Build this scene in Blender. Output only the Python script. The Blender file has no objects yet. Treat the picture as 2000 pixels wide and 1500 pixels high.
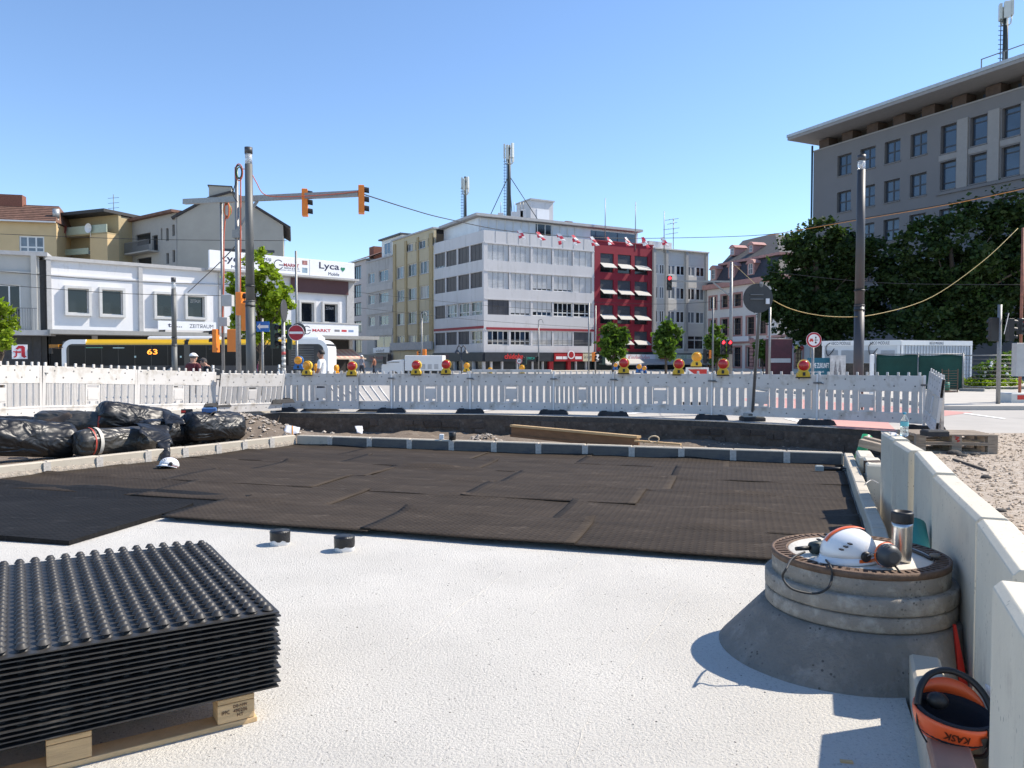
import bpy, bmesh, math, random
import numpy as np
from mathutils import Vector, Matrix, noise
from mathutils.geometry import tessellate_polygon
random.seed(7)
R = math.radians
SC = bpy.context.scene
COL = SC.collection
# ------------------------------------------------------------------ camera
EYE = 1.5; FPX = 1500.0; PITCH = math.atan(50/1500.0)
cam = bpy.data.cameras.new('camera'); cam.lens = 27.0; cam.sensor_width = 36.0
cam.clip_start = 0.05; cam.clip_end = 3000
camo = bpy.data.objects.new('camera', cam); COL.objects.link(camo)
camo.location = (0, 0, EYE); camo.rotation_euler = (math.pi/2 - PITCH, 0, 0)
SC.camera = camo
# ------------------------------------------------------------------ sky, sun, exposure
SUN_AZ, SUN_EL = 16.0, 46.5        # azimuth from +X towards +Y
w = bpy.data.worlds.new('World'); SC.world = w; w.use_nodes = True
nt = w.node_tree; nt.nodes.clear()
sky = nt.nodes.new('ShaderNodeTexSky'); sky.sky_type = 'NISHITA'; sky.sun_disc = False
sky.sun_elevation = R(SUN_EL); sky.sun_rotation = R(90 - SUN_AZ)
sky.air_density = 1.0; sky.dust_density = 0.0; sky.ozone_density = 4.0; sky.altitude = 0
bg = nt.nodes.new('ShaderNodeBackground'); bg.inputs['Strength'].default_value = 0.13
wo = nt.nodes.new('ShaderNodeOutputWorld')
tint = nt.nodes.new('ShaderNodeMix'); tint.data_type = 'RGBA'; tint.blend_type = 'MULTIPLY'; tint.inputs[0].default_value = 1.0
tint.inputs[7].default_value = (1.02, 1.05, 1.10, 1)
nt.links.new(sky.outputs[0], tint.inputs[6]); nt.links.new(tint.outputs[2], bg.inputs[0]); nt.links.new(bg.outputs[0], wo.inputs[0])
sl = bpy.data.lights.new('sun', 'SUN'); sl.energy = 4.6; sl.angle = R(0.53); sl.color = (1.0, 0.915, 0.79)
so = bpy.data.objects.new('sun', sl); COL.objects.link(so)
S = Vector((math.cos(R(SUN_EL))*math.cos(R(SUN_AZ)), math.cos(R(SUN_EL))*math.sin(R(SUN_AZ)), math.sin(R(SUN_EL))))
so.rotation_euler = S.to_track_quat('Z', 'Y').to_euler(); so.location = (30, 20, 60)
SC.view_settings.view_transform = 'Standard'; SC.view_settings.look = 'None'
SC.view_settings.gamma = 1.0; SC.view_settings.use_curve_mapping = False
SC.view_settings.exposure = 0.62
# ------------------------------------------------------------------ measuring helpers (photo pixel -> place)
def ray(px, py):
    dx = (px-1000)/FPX; dz = -(py-750)/FPX
    c, s = math.cos(PITCH), math.sin(PITCH)
    return Vector((dx, c + s*dz, -s + c*dz))
def P(px, py, Y):
    d = ray(px, py); t = Y/d.y
    return Vector((d.x*t, Y, EYE + d.z*t))
def G(px, py, z=0.0):
    d = ray(px, py); t = (z-EYE)/d.z
    return Vector((d.x*t, d.y*t, z))
# ------------------------------------------------------------------ materials
MATS = {}
def mat(name, col, rough=.7, metal=0.0, var=.10, vs=3.0, bump=0.0, bs=60.0, spec=.5, stain=None, sthr=.6, ss=2.0,
        rand=0.0, pits=None, isl=0.0, emit=0.0, trans=0.0, coat=0.0, stretch=(1, 1, 1)):
    if name in MATS: return MATS[name]
    m = bpy.data.materials.new(name); m.use_nodes = True; n = m.node_tree.nodes; l = m.node_tree.links
    b = n['Principled BSDF']; b.inputs['Roughness'].default_value = rough; b.inputs['Metallic'].default_value = metal
    b.inputs['Specular IOR Level'].default_value = spec
    if coat: b.inputs['Coat Weight'].default_value = coat
    if trans: b.inputs['Transmission Weight'].default_value = trans
    tc = n.new('ShaderNodeTexCoord'); mp = n.new('ShaderNodeMapping'); mp.inputs['Scale'].default_value = stretch
    l.new(tc.outputs['Object'], mp.inputs[0])
    def nz(scale, detail=5.0, r=.6):
        t = n.new('ShaderNodeTexNoise'); t.inputs['Scale'].default_value = scale
        t.inputs['Detail'].default_value = detail; t.inputs['Roughness'].default_value = r
        l.new(mp.outputs[0], t.inputs['Vector']); return t
    c1 = tuple(max(0, c*(1-var)) for c in col)+(1,); c2 = tuple(min(1, c*(1+var)) for c in col)+(1,)
    out = None
    if var > 0:
        t = nz(vs); rp = n.new('ShaderNodeValToRGB')
        rp.color_ramp.elements[0].position = .3; rp.color_ramp.elements[1].position = .7
        rp.color_ramp.elements[0].color = c1; rp.color_ramp.elements[1].color = c2
        l.new(t.outputs['Fac'], rp.inputs[0]); out = rp.outputs[0]
    else:
        rg = n.new('ShaderNodeRGB'); rg.outputs[0].default_value = tuple(col)+(1,); out = rg.outputs[0]
    if stain:
        t = nz(ss, 8.0, .7); rp = n.new('ShaderNodeValToRGB')
        rp.color_ramp.elements[0].position = sthr-.06; rp.color_ramp.elements[1].position = sthr+.08
        l.new(t.outputs['Fac'], rp.inputs[0])
        mx = n.new('ShaderNodeMix'); mx.data_type = 'RGBA'
        l.new(rp.outputs[0], mx.inputs[0]); l.new(out, mx.inputs[6]); mx.inputs[7].default_value = tuple(stain)+(1,)
        out = mx.outputs[2]
    if pits:
        vo = n.new('ShaderNodeTexVoronoi'); vo.inputs['Scale'].default_value = pits[0]; l.new(mp.outputs[0], vo.inputs['Vector'])
        rp = n.new('ShaderNodeValToRGB'); rp.color_ramp.elements[0].position = pits[1]; rp.color_ramp.elements[1].position = pits[1]+.04
        rp.color_ramp.elements[0].color = (1,1,1,1); rp.color_ramp.elements[1].color = (0,0,0,1); l.new(vo.outputs['Distance'], rp.inputs[0])
        t = nz(pits[0]*.18, 2.0); r2 = n.new('ShaderNodeValToRGB'); r2.color_ramp.elements[0].position = .5; r2.color_ramp.elements[1].position = .6; l.new(t.outputs['Fac'], r2.inputs[0])
        mu = n.new('ShaderNodeMath'); mu.operation = 'MULTIPLY'; l.new(rp.outputs[0], mu.inputs[0]); l.new(r2.outputs[0], mu.inputs[1])
        mx = n.new('ShaderNodeMix'); mx.data_type = 'RGBA'; l.new(mu.outputs[0], mx.inputs[0]); l.new(out, mx.inputs[6]); mx.inputs[7].default_value = tuple(c*.45 for c in col)+(1,); out = mx.outputs[2]
    if isl:
        ge = n.new('ShaderNodeNewGeometry'); mr = n.new('ShaderNodeMapRange'); mr.inputs['To Min'].default_value = 1-isl; mr.inputs['To Max'].default_value = 1+isl; l.new(ge.outputs['Random Per Island'], mr.inputs[0])
        hs = n.new('ShaderNodeHueSaturation'); l.new(mr.outputs[0], hs.inputs['Value']); l.new(out, hs.inputs['Color']); out = hs.outputs[0]
    if rand:
        oi = n.new('ShaderNodeObjectInfo'); mr = n.new('ShaderNodeMapRange')
        mr.inputs['To Min'].default_value = 1-rand; mr.inputs['To Max'].default_value = 1+rand
        l.new(oi.outputs['Random'], mr.inputs[0])
        hs = n.new('ShaderNodeHueSaturation'); l.new(mr.outputs[0], hs.inputs['Value']); l.new(out, hs.inputs['Color']); out = hs.outputs[0]
    l.new(out, b.inputs['Base Color'])
    if emit:
        b.inputs['Emission Color'].default_value = tuple(col)+(1,); b.inputs['Emission Strength'].default_value = emit
    if bump:
        t = nz(bs, 6.0, .65); bp = n.new('ShaderNodeBump'); bp.inputs['Strength'].default_value = bump
        bp.inputs['Distance'].default_value = .02
        l.new(t.outputs['Fac'], bp.inputs['Height']); l.new(bp.outputs[0], b.inputs['Normal'])
    MATS[name] = m
    return m
# ------------------------------------------------------------------ objects and tags
def tag(o, label=None, cat=None, group=None, kind=None):
    if label: o['label'] = label
    if cat: o['category'] = cat
    if group: o['group'] = group
    if kind: o['kind'] = kind
    return o
def empty(name, loc=(0, 0, 0), rz=0.0, label=None, cat=None, group=None):
    o = bpy.data.objects.new(name, None); COL.objects.link(o); o.location = loc; o.rotation_euler = (0, 0, rz)
    o.empty_display_size = .2
    return tag(o, label, cat, group)
def copy_tree(o, parent=None):
    c = o.copy(); COL.objects.link(c); c.parent = parent
    for ch in list(o.children):
        copy_tree(ch, c)
    return c
def inst(name, me, parent, loc=(0, 0, 0), rot=(0, 0, 0), scale=(1, 1, 1)):
    o = bpy.data.objects.new(name, me); COL.objects.link(o); o.parent = parent
    o.location = loc; o.rotation_euler = rot; o.scale = scale
    return o
class MB:
    def __init__(s): s.v = []; s.f = []; s.mi = []; s.sm = []
    def add(s, vs, fs, mi=0, smooth=False):
        k = len(s.v); s.v += [tuple(v) for v in vs]
        s.f += [tuple(i+k for i in f) for f in fs]; s.mi += [mi]*len(fs); s.sm += [smooth]*len(fs)
        return s
    def box(s, x0, x1, y0, y1, z0, z1, mi=0):
        v = [(x0,y0,z0),(x1,y0,z0),(x1,y1,z0),(x0,y1,z0),(x0,y0,z1),(x1,y0,z1),(x1,y1,z1),(x0,y1,z1)]
        return s.add(v, [(0,3,2,1),(4,5,6,7),(0,1,5,4),(1,2,6,5),(2,3,7,6),(3,0,4,7)], mi)
    def cbox(s, x0, x1, y0, y1, z0, z1, c=.01, mi=0):
        # box with the vertical and top edges chamfered
        v = [(x0,y0,z0),(x1,y0,z0),(x1,y1,z0),(x0,y1,z0),(x0,y0,z1-c),(x1,y0,z1-c),(x1,y1,z1-c),(x0,y1,z1-c),
             (x0+c,y0+c,z1),(x1-c,y0+c,z1),(x1-c,y1-c,z1),(x0+c,y1-c,z1)]
        return s.add(v, [(0,3,2,1),(0,1,5,4),(1,2,6,5),(2,3,7,6),(3,0,4,7),(4,5,9,8),(5,6,10,9),(6,7,11,10),(7,4,8,11),(8,9,10,11)], mi)
    def bar(s, a, b, w, h, mi=0, up=(0, 0, 1)):
        a = Vector(a); b = Vector(b); d = (b-a).normalized(); u = Vector(up)
        x = d.cross(u)
        if x.length < 1e-4: x = d.cross(Vector((1, 0, 0)))
        x.normalize(); y = x.cross(d).normalized()
        v = []
        for p in (a, b):
            for sx, sy in ((-1,-1),(1,-1),(1,1),(-1,1)): v.append(p + x*sx*w/2 + y*sy*h/2)
        return s.add(v, [(3,2,1,0),(4,5,6,7),(0,1,5,4),(1,2,6,5),(2,3,7,6),(3,0,4,7)], mi)
    def tube(s, pts, r, n=8, mi=0, cap=True, smooth=True):
        pts = [Vector(p) for p in pts]; rs = r if isinstance(r, (list, tuple)) else [r]*len(pts)
        k = len(s.v); t0 = (pts[1]-pts[0]).normalized()
        x = t0.cross(Vector((0, 0, 1)))
        if x.length < .05: x = t0.cross(Vector((1, 0, 0)))
        x.normalize()
        for i, p in enumerate(pts):
            t = (pts[min(i+1, len(pts)-1)] - pts[max(i-1, 0)]).normalized()
            x = (x - t*x.dot(t)).normalized(); y = t.cross(x)
            for j in range(n):
                a = 2*math.pi*j/n; s.v.append(tuple(p + (x*math.cos(a) + y*math.sin(a))*rs[i]))
        for i in range(len(pts)-1):
            for j in range(n):
                a = k+i*n+j; b2 = k+i*n+(j+1) % n
                s.f.append((a, b2, b2+n, a+n)); s.mi.append(mi); s.sm.append(smooth)
        if cap:
            s.f.append(tuple(k+j for j in reversed(range(n)))); s.f.append(tuple(k+(len(pts)-1)*n+j for j in range(n)))
            s.mi += [mi, mi]; s.sm += [False, False]
        return s
    def lathe(s, prof, n=24, c=(0, 0, 0), mi=0, axis='z', smooth=True, cap=True):
        k = len(s.v); c = Vector(c)
        for r, h in prof:
            for j in range(n):
                a = 2*math.pi*j/n; q = (r*math.cos(a), r*math.sin(a))
                v = {'z': (q[0], q[1], h), 'y': (q[0], h, q[1]), 'x': (h, q[0], q[1])}[axis]
                s.v.append(tuple(c+Vector(v)))
        for i in range(len(prof)-1):
            for j in range(n):
                a = k+i*n+j; b = k+i*n+(j+1) % n
                s.f.append((a, b, b+n, a+n)); s.mi.append(mi); s.sm.append(smooth)
        if cap:
            s.f.append(tuple(k+j for j in reversed(range(n)))); s.f.append(tuple(k+(len(prof)-1)*n+j for j in range(n)))
            s.mi += [mi, mi]; s.sm += [False, False]
        return s
    def ball(s, c, r, n=12, m=8, sc=(1, 1, 1), mi=0):
        prof = []
        c = Vector(c); k = len(s.v)
        for i in range(m+1):
            a = -math.pi/2 + math.pi*i/m
            for j in range(n):
                b = 2*math.pi*j/n
                s.v.append(tuple(c + Vector((math.cos(a)*math.cos(b)*r*sc[0], math.cos(a)*math.sin(b)*r*sc[1], math.sin(a)*r*sc[2]))))
        for i in range(m):
            for j in range(n):
                a = k+i*n+j; b = k+i*n+(j+1) % n
                s.f.append((a, b, b+n, a+n)); s.mi.append(mi); s.sm.append(True)
        return s
    def prism(s, poly, y0, y1, mi=0, plane='xz'):
        # polygon (CCW seen from -y) in x,z extruded from y0 to y1; plane 'xy' extrudes along z
        n = len(poly)
        if plane == 'xz': v = [(p[0], y0, p[1]) for p in poly] + [(p[0], y1, p[1]) for p in poly]
        elif plane == 'yz': v = [(y0, p[0], p[1]) for p in poly] + [(y1, p[0], p[1]) for p in poly]
        else: v = [(p[0], p[1], y0) for p in poly] + [(p[0], p[1], y1) for p in poly]
        f = [tuple(range(n)), tuple(reversed(range(n, 2*n)))]
        f += [(i, i+n, (i+1) % n+n, (i+1) % n) for i in range(n)]
        return s.add(v, f, mi)
    def mesh(s, name, mats, fix=True):
        me = bpy.data.meshes.new(name); me.from_pydata(s.v, [], s.f)
        if not isinstance(mats, (list, tuple)): mats = [mats]
        for m in mats: me.materials.append(m)
        me.polygons.foreach_set('material_index', s.mi); me.polygons.foreach_set('use_smooth', s.sm)
        if fix and len(s.f) < 60000:
            bm = bmesh.new(); bm.from_mesh(me); bmesh.ops.recalc_face_normals(bm, faces=bm.faces); bm.to_mesh(me); bm.free()
        me.update(); return me
    def build(s, name, mats, parent=None, bevel=0.0, loc=(0, 0, 0), rot=(0, 0, 0), fix=True):
        o = bpy.data.objects.new(name, s.mesh(name, mats, fix)); COL.objects.link(o)
        if parent: o.parent = parent
        o.location = loc; o.rotation_euler = rot
        if bevel:
            b = o.modifiers.new('bevel', 'BEVEL'); b.width = bevel; b.segments = 2; b.limit_method = 'ANGLE'; b.angle_limit = R(40)
        return o
def plate(mb, x0, x1, z0, z1, holes, y0, y1, mi=0, back=True):
    """a board in the xz plane with rectangular openings: front, back and reveals"""
    hs = [(max(a, x0), min(b, x1), max(c, z0), min(d, z1)) for a, b, c, d in holes]
    zs = sorted({z0, z1, *[h[2] for h in hs], *[h[3] for h in hs]})
    for za, zb in zip(zs, zs[1:]):
        if zb-za < 1e-5: continue
        cuts = sorted([(h[0], h[1]) for h in hs if h[2] < zb-1e-6 and h[3] > za+1e-6])
        x = x0
        runs = []
        for a, b in cuts:
            if a > x+1e-6: runs.append((x, a))
            x = max(x, b)
        if x < x1-1e-6: runs.append((x, x1))
        for a, b in runs:
            mb.add([(a,y0,za),(b,y0,za),(b,y0,zb),(a,y0,zb)], [(0,1,2,3)], mi)
            if back: mb.add([(a,y1,za),(b,y1,za),(b,y1,zb),(a,y1,zb)], [(3,2,1,0)], mi)
    for a, b, c, d in hs:
        for q in ([(a,y0,c),(a,y1,c),(b,y1,c),(b,y0,c)], [(a,y0,d),(b,y0,d),(b,y1,d),(a,y1,d)],
                  [(a,y0,c),(a,y0,d),(a,y1,d),(a,y1,c)], [(b,y0,c),(b,y1,c),(b,y1,d),(b,y0,d)]):
            mb.add(q, [(0,1,2,3)], mi)
    for q in ([(x0,y0,z0),(x0,y1,z0),(x1,y1,z0),(x1,y0,z0)], [(x0,y0,z1),(x1,y0,z1),(x1,y1,z1),(x0,y1,z1)],
              [(x0,y0,z0),(x0,y0,z1),(x0,y1,z1),(x0,y1,z0)], [(x1,y0,z0),(x1,y1,z0),(x1,y1,z1),(x1,y0,z1)]):
        mb.add(q, [(0,1,2,3)], mi)
def lettering(parent, s, x0, x1, z0, z1, y, m, ext=.004, mirror=False, flip=False, bold=0.0, shear=0.0, name='lettering', stretch=True):
    cu = bpy.data.curves.new('lettering', 'FONT'); cu.body = s; cu.extrude = .05; cu.resolution_u = 3
    cu.offset = bold; cu.shear = shear
    to = bpy.data.objects.new('tmp', cu); COL.objects.link(to)
    dg = bpy.context.evaluated_depsgraph_get(); me = bpy.data.meshes.new_from_object(to.evaluated_get(dg))
    bpy.data.objects.remove(to); bpy.data.curves.remove(cu)
    n = len(me.vertices)
    if n == 0: return None
    co = np.empty(n*3, 'f'); me.vertices.foreach_get('co', co); co = co.reshape(-1, 3)
    mn, mx = co.min(0), co.max(0); w, h = max(mx[0]-mn[0], 1e-3), max(mx[1]-mn[1], 1e-3)
    q = (co-mn)/np.array([w, h, 1.0])
    sx, sz = x1-x0, z1-z0
    if not stretch: sx = min(sx, sz*w/h)
    u = q[:, 0]; v = q[:, 1]
    if mirror: u = 1-u
    if flip: u = 1-u; v = 1-v
    out = np.stack([x0+u*sx, y - ext*(co[:, 2]-mn[2])/.1, z0+v*sz], 1).astype('f')
    me.vertices.foreach_set('co', out.ravel()); me.materials.clear(); me.materials.append(m); me.update()
    bm = bmesh.new(); bm.from_mesh(me); bmesh.ops.recalc_face_normals(bm, faces=bm.faces); bm.to_mesh(me); bm.free()
    o = bpy.data.objects.new(name, me); COL.objects.link(o); o.parent = parent
    return o
class Fac:
    """a vertical facade through two measured edges; local x runs along it, local y goes inward"""
    def __init__(s, pa, Ya, pb, Yb):
        a = P(pa, 700, Ya); b = P(pb, 700, Yb); s.a = Vector((a.x, a.y)); s.b = Vector((b.x, b.y))
        s.e = (s.b-s.a).normalized(); s.L = (s.b-s.a).length; s.n = Vector((-s.e.y, s.e.x)); s.rz = math.atan2(s.e.y, s.e.x)
    def uz(s, px, py, off=0.0):
        d = ray(px, py); o = s.a + s.n*off
        t = o.dot(s.n)/(d.x*s.n.x + d.y*s.n.y)
        p = Vector((d.x*t, d.y*t)); return (p-s.a).dot(s.e), EYE + d.z*t
    def u(s, px, off=0.0): return s.uz(px, 650, off)[0]
    def z(s, px, py, off=0.0): return s.uz(px, py, off)[1]
    def rect(s, p0, p1, y0, y1, off=0.0):
        pm = (p0+p1)/2
        return s.u(p0, off), s.u(p1, off), s.z(pm, y1, off), s.z(pm, y0, off)
    def root(s, name, label, cat, group=None, z=0.0): return empty(name, (s.a.x, s.a.y, z), s.rz, label, cat, group)
GLASS = None
def window(root, r, nx, ny, fm, gm, dep=.12, fw=.06, ft=.06, sill=None, split=None, blind=None, bfrac=1.0, name='window', panes=True):
    """frame at depth dep behind the wall face, with mullions; panes (and a blind) are its children"""
    u0, u1, z0, z1 = r; mb = MB(); y0, y1 = dep, dep+ft
    xs = [u0+(u1-u0)*i/nx for i in range(nx+1)]
    zs = [z0+(z1-z0)*f for f in ([0]+list(split)+[1])] if split else [z0+(z1-z0)*i/ny for i in range(ny+1)]
    hol = []
    for i in range(nx):
        for j in range(len(zs)-1):
            hol.append((xs[i]+fw*(1 if i == 0 else .5), xs[i+1]-fw*(1 if i == nx-1 else .5),
                        zs[j]+fw*(1 if j == 0 else .5), zs[j+1]-fw*(1 if j == len(zs)-2 else .5)))
    plate(mb, u0, u1, z0, z1, hol, y0, y1)
    o = mb.build(name, fm, root)
    for h in hol:
        g = MB().box(h[0]-.004, h[1]+.004, y0+ft*.5, y0+ft*.7, h[2]-.004, h[3]+.004)
        g.build('pane', gm if not isinstance(gm, list) else random.choice(gm), o)
    if blind is not None:
        zb = z1-(z1-z0)*bfrac
        g = MB(); n = max(3, int((z1-zb)/.16))
        for i in range(n):
            a = zb+(z1-zb)*i/n; b = zb+(z1-zb)*(i+1)/n
            g.add([(u0+.02,y0-.03,a),(u1-.02,y0-.03,a),(u1-.02,y0-.055,b-.01),(u0+.02,y0-.055,b-.01)], [(0,1,2,3)])
            g.add([(u0+.02,y0-.055,b-.01),(u1-.02,y0-.055,b-.01),(u1-.02,y0-.03,b),(u0+.02,y0-.03,b)], [(0,1,2,3)])
        for i in range(nx+1):
            x = u0+.03+(u1-u0-.06)*i/nx; g.box(x-.012, x+.012, y0-.075, y0-.062, zb, z1, 1)
        g.build('blind', [blind, MATS['frame_dark']], o)
    if sill is not None:
        MB().box(u0-.05, u1+.05, -.08, dep+.01, z0-.08, z0-.003).build('sill', sill, o)
    return o
# ================================================================== materials used everywhere
m_slab = mat('slab_concrete', (.575,.55,.50), .95, var=.10, vs=.8, bump=.75, bs=75, stain=(.36,.345,.32), sthr=.60, ss=55, pits=(42,.12))
m_road = mat('road_surface', (.40,.375,.34), .9, var=.08, vs=.8, bump=.15, bs=80, stain=(.33,.31,.285), sthr=.62, ss=.5)
m_asph = mat('asphalt_edge', (.085,.075,.065), .95, var=.3, vs=14, bump=.8, bs=30)
m_dirt = mat('dirt', (.17,.133,.10), 1, var=.25, vs=3, bump=1, bs=25, stain=(.26,.22,.175), sthr=.6, ss=5)
m_kerb = mat('kerb_concrete', (.50,.44,.35), .85, var=.06, vs=6, bump=.12, bs=90, stain=(.36,.32,.26), sthr=.62, ss=7, rand=.05, pits=(60,.16))
m_kerbr = mat('kerb_rough', (.42,.36,.29), .95, var=.2, vs=18, bump=1, bs=45)
m_wall = mat('wall_concrete', (.60,.55,.445), .8, var=.06, vs=4, bump=.12, bs=50, stain=(.43,.38,.31), sthr=.60, ss=3.2, rand=.05, pits=(45,.17), stretch=(1,1,.6))
m_rings = mat('ring_concrete', (.275,.25,.215), .9, var=.14, vs=9, bump=.7, bs=40, stain=(.40,.37,.32), sthr=.56, ss=11, pits=(42,.2))
m_cone = mat('cone_concrete', (.215,.195,.168), .92, var=.12, vs=7, bump=.8, bs=30, stain=(.30,.275,.24), sthr=.57, ss=6, pits=(36,.2))
m_rust = mat('rusted_iron', (.15,.098,.068), .75, .3, var=.3, vs=20, bump=.3, bs=60)
m_lid = mat('lid_concrete', (.62,.58,.50), .85, var=.1, vs=9, bump=.3, bs=50, stain=(.42,.36,.28), sthr=.62, ss=7)
m_wood = mat('pallet_wood', (.58,.40,.21), .75, var=.22, vs=3, bump=.25, bs=30, stretch=(1,1,9), rand=.10)
m_oldwood = mat('grey_wood', (.34,.27,.20), .85, var=.3, vs=4, bump=.4, bs=30, stretch=(1,1,6), rand=.12)
m_galv = mat('galvanised', (.27,.27,.265), .5, .5, var=.15, vs=15)
m_black = mat('black_plastic', (.014,.014,.015), .5, var=.2)
m_rubber = mat('black_rubber', (.03,.03,.032), .8, var=.3, vs=10, bump=.2)
m_white = mat('white_plastic', (.80,.79,.77), .5, var=.04, vs=5, stain=(.66,.63,.58), sthr=.68, ss=4, rand=.03)
m_orange = mat('orange_paint', (.80,.22,.02), .45, var=.06)
m_red = mat('red_plastic', (.55,.03,.02), .4, var=.05)
m_steel = mat('steel_paint', (.16,.165,.17), .5, .2, var=.1)
m_whitep = mat('white_paint', (.80,.80,.79), .55, var=.03)
m_tape = mat('pale_joint', (.50,.46,.41), .6, var=.25, vs=25, bump=.3)
# ================================================================== ground
cut = [G(548,806), G(760,808), G(960,810), G(1210,816), G(1417,824), G(1600,834), G(1720,841)]
cut = [Vector((p.x, p.y)) for p in cut]
pit = cut + [Vector((4.35,8.6)), Vector((3.8,7.2)), Vector((2.85,4.9)), Vector((2.3,3.5)), Vector((1.75,2.3)), Vector((1.3,1.2)), Vector((1.2,-5)),
             Vector((-12,-5)), Vector((-11,8)), Vector((-10.2,12)), Vector((-9.1,15)), Vector((-7.9,17.8))]
outer = [Vector((-500,-80)), Vector((500,-80)), Vector((500,1500)), Vector((-500,1500))]
mb = MB(); ring = [Vector((p.x, p.y, 0)) for p in outer]; hole = [Vector((p.x, p.y, 0)) for p in pit]
tri = tessellate_polygon([ring, hole]); allv = ring+hole
mb.add(allv, tri); tag(mb.build('road', m_road), kind='structure')
rc = MB(); n = len(pit)
for i in range(n):
    a, b = pit[i], pit[(i+1) % n]
    rc.add([(a.x,a.y,-.002),(b.x,b.y,-.002),(b.x,b.y,-.13),(a.x,a.y,-.13)], [(0,1,2,3)], 0)
    rc.add([(a.x,a.y,-.13),(b.x,b.y,-.13),(b.x,b.y,-1.1),(a.x,a.y,-1.1)], [(0,1,2,3)], 1)
m_subb = mat('sub_base', (.11,.085,.065), 1, var=.35, vs=6, bump=1, bs=20, stain=(.17,.145,.12), sthr=.6, ss=8)
roadcut = tag(rc.build('road_cut', [m_asph, m_subb], fix=False), kind='structure')
# rough lip and old masonry stones showing in the cut face
m_stone = mat('old_stone', (.105,.083,.066), .95, var=.25, vs=7, bump=.8, bs=25, rand=.35)
random.seed(11)
stones = []
for v in range(5):
    mb = MB(); mb.cbox(-.5,.5,-.5,.5,-.5,.5,.09)
    mb.v = [tuple(Vector(p)+Vector((random.uniform(-.06,.06), random.uniform(-.06,.06), random.uniform(-.07,.07)))) for p in mb.v]
    stones.append(mb.mesh('stone', m_stone))
pos = []
for i in range(len(cut)-1):
    a, b = cut[i], cut[i+1]; L = (b-a).length; d = (b-a)/L; rz = math.atan2(d.y, d.x); s = 0.0
    if i == 0: s = 1.2
    while s < L-.2:
        wdt = random.uniform(.16,.5); hh = random.uniform(.1,.2)
        if random.random() < .5:
            p = a+d*(s+wdt/2); o = inst('stone', random.choice(stones), roadcut, (p.x-d.y*.01, p.y+d.x*-.01, -.255+random.uniform(-.05,.05)), (0, random.uniform(-.05,.05), rz), (wdt*.93, .05, hh))
        if random.random() < .45:
            p = a+d*(s+wdt/2+.1); inst('stone', random.choice(stones), roadcut, (p.x, p.y-.01, -.43+random.uniform(-.02,.02)), (0, random.uniform(-.1,.1), rz), (wdt*.8, .05, hh*.8))
        s += wdt+.015
# excavated soil
A0 = G(578,871); B0 = G(1648,910)
def lcurb(y):   # X of the left kerb line at depth y
    F = G(0,940); t = (y-F.y)/(A0.y-F.y); return F.x+(A0.x-F.x)*t
def soil_h(x, y):
    n1 = noise.noise(Vector((x*.9, y*.9, 0)))*.10 + noise.noise(Vector((x*3, y*3, 5)))*.05 + noise.noise(Vector((x*9, y*9, 9)))*.025
    h = -.50 + n1
    k = lcurb(y)-x
    if y < 15.6 and k > -.2:
        t = min(1, max(0, (k+.2)/.5))*min(1, max(0, (15.6-y)/1.2)); h = h*(1-t) + t*(.05+n1*.6)
    def bump(cx, cy, a, s): return a*math.exp(-((x-cx)**2+(y-cy)**2)/(s*s))
    h += bump(-5.1,14.3,.42,.9) + bump(-6.0,13.6,.25,.7) + bump(-.55,14.6,.55,.75) + bump(-4.5,16.5,.2,.8) + bump(-2.8,15.5,.12,.9)+bump(1.2,14.2,.25,.8)
    return h
mb = MB(); nx, ny = 176, 150; x0, x1, y0, y1 = -12.0, 8.4, 6.5, 21.6
vs = []
for j in range(ny+1):
    for i in range(nx+1):
        x = x0+(x1-x0)*i/nx; y = y0+(y1-y0)*j/ny; vs.append((x, y, soil_h(x, y)))
fs = [(j*(nx+1)+i, j*(nx+1)+i+1, (j+1)*(nx+1)+i+1, (j+1)*(nx+1)+i) for j in range(ny) for i in range(nx)]
mb.add(vs, fs, 0, True)
tag(mb.build('soil', m_dirt, fix=False), kind='structure')
mb = MB().box(-12,2.2,-5,6.5,-.9,-.3); tag(mb.build('sub_ground', m_dirt), kind='structure')
def in_poly(p, poly):
    c = False; n = len(poly)
    for i in range(n):
        a, b = poly[i], poly[(i+1) % n]
        if (a[1] > p[1]) != (b[1] > p[1]) and p[0] < (b[0]-a[0])*(p[1]-a[1])/(b[1]-a[1])+a[0]: c = not c
    return c
def pebbles(name, m, spots, seed):
    """loose stones as one mass; spots = (x, y, z, size)"""
    rnd = random.Random(seed); V = []; F = []
    base = [(1,0,0),(-1,0,0),(0,1,0),(0,-1,0),(0,0,1),(0,0,-.6),(.65,.65,.3),(-.6,.65,.3),(.6,-.7,.3),(-.65,-.6,.3)]
    tf = [(4,0,6),(4,6,2),(4,2,7),(4,7,1),(4,1,9),(4,9,3),(4,3,8),(4,8,0),(5,6,0),(5,2,6),(5,7,2),(5,1,7),(5,9,1),(5,3,9),(5,8,3),(5,0,8)]
    for (x, y, z, s) in spots:
        k = len(V); a = rnd.uniform(0, 6.28); c, sn = math.cos(a), math.sin(a); sx, sy, sz = s*rnd.uniform(.7,1.3), s*rnd.uniform(.6,1.1), s*rnd.uniform(.45,.85)
        for (u, v, w_) in base:
            u *= sx*rnd.uniform(.8,1.15); v *= sy*rnd.uniform(.8,1.15); w_ *= sz
            V.append((x+u*c-v*sn, y+u*sn+v*c, z+w_))
        F += [tuple(i+k for i in f) for f in tf]
    mb = MB(); mb.add(V, F); o = mb.build(name, m, fix=False); return tag(o, kind='stuff')
m_peb = mat('pebble', (.36,.31,.255), .95, var=.3, vs=6, isl=.35)
rnd = random.Random(3); sp = []
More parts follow.
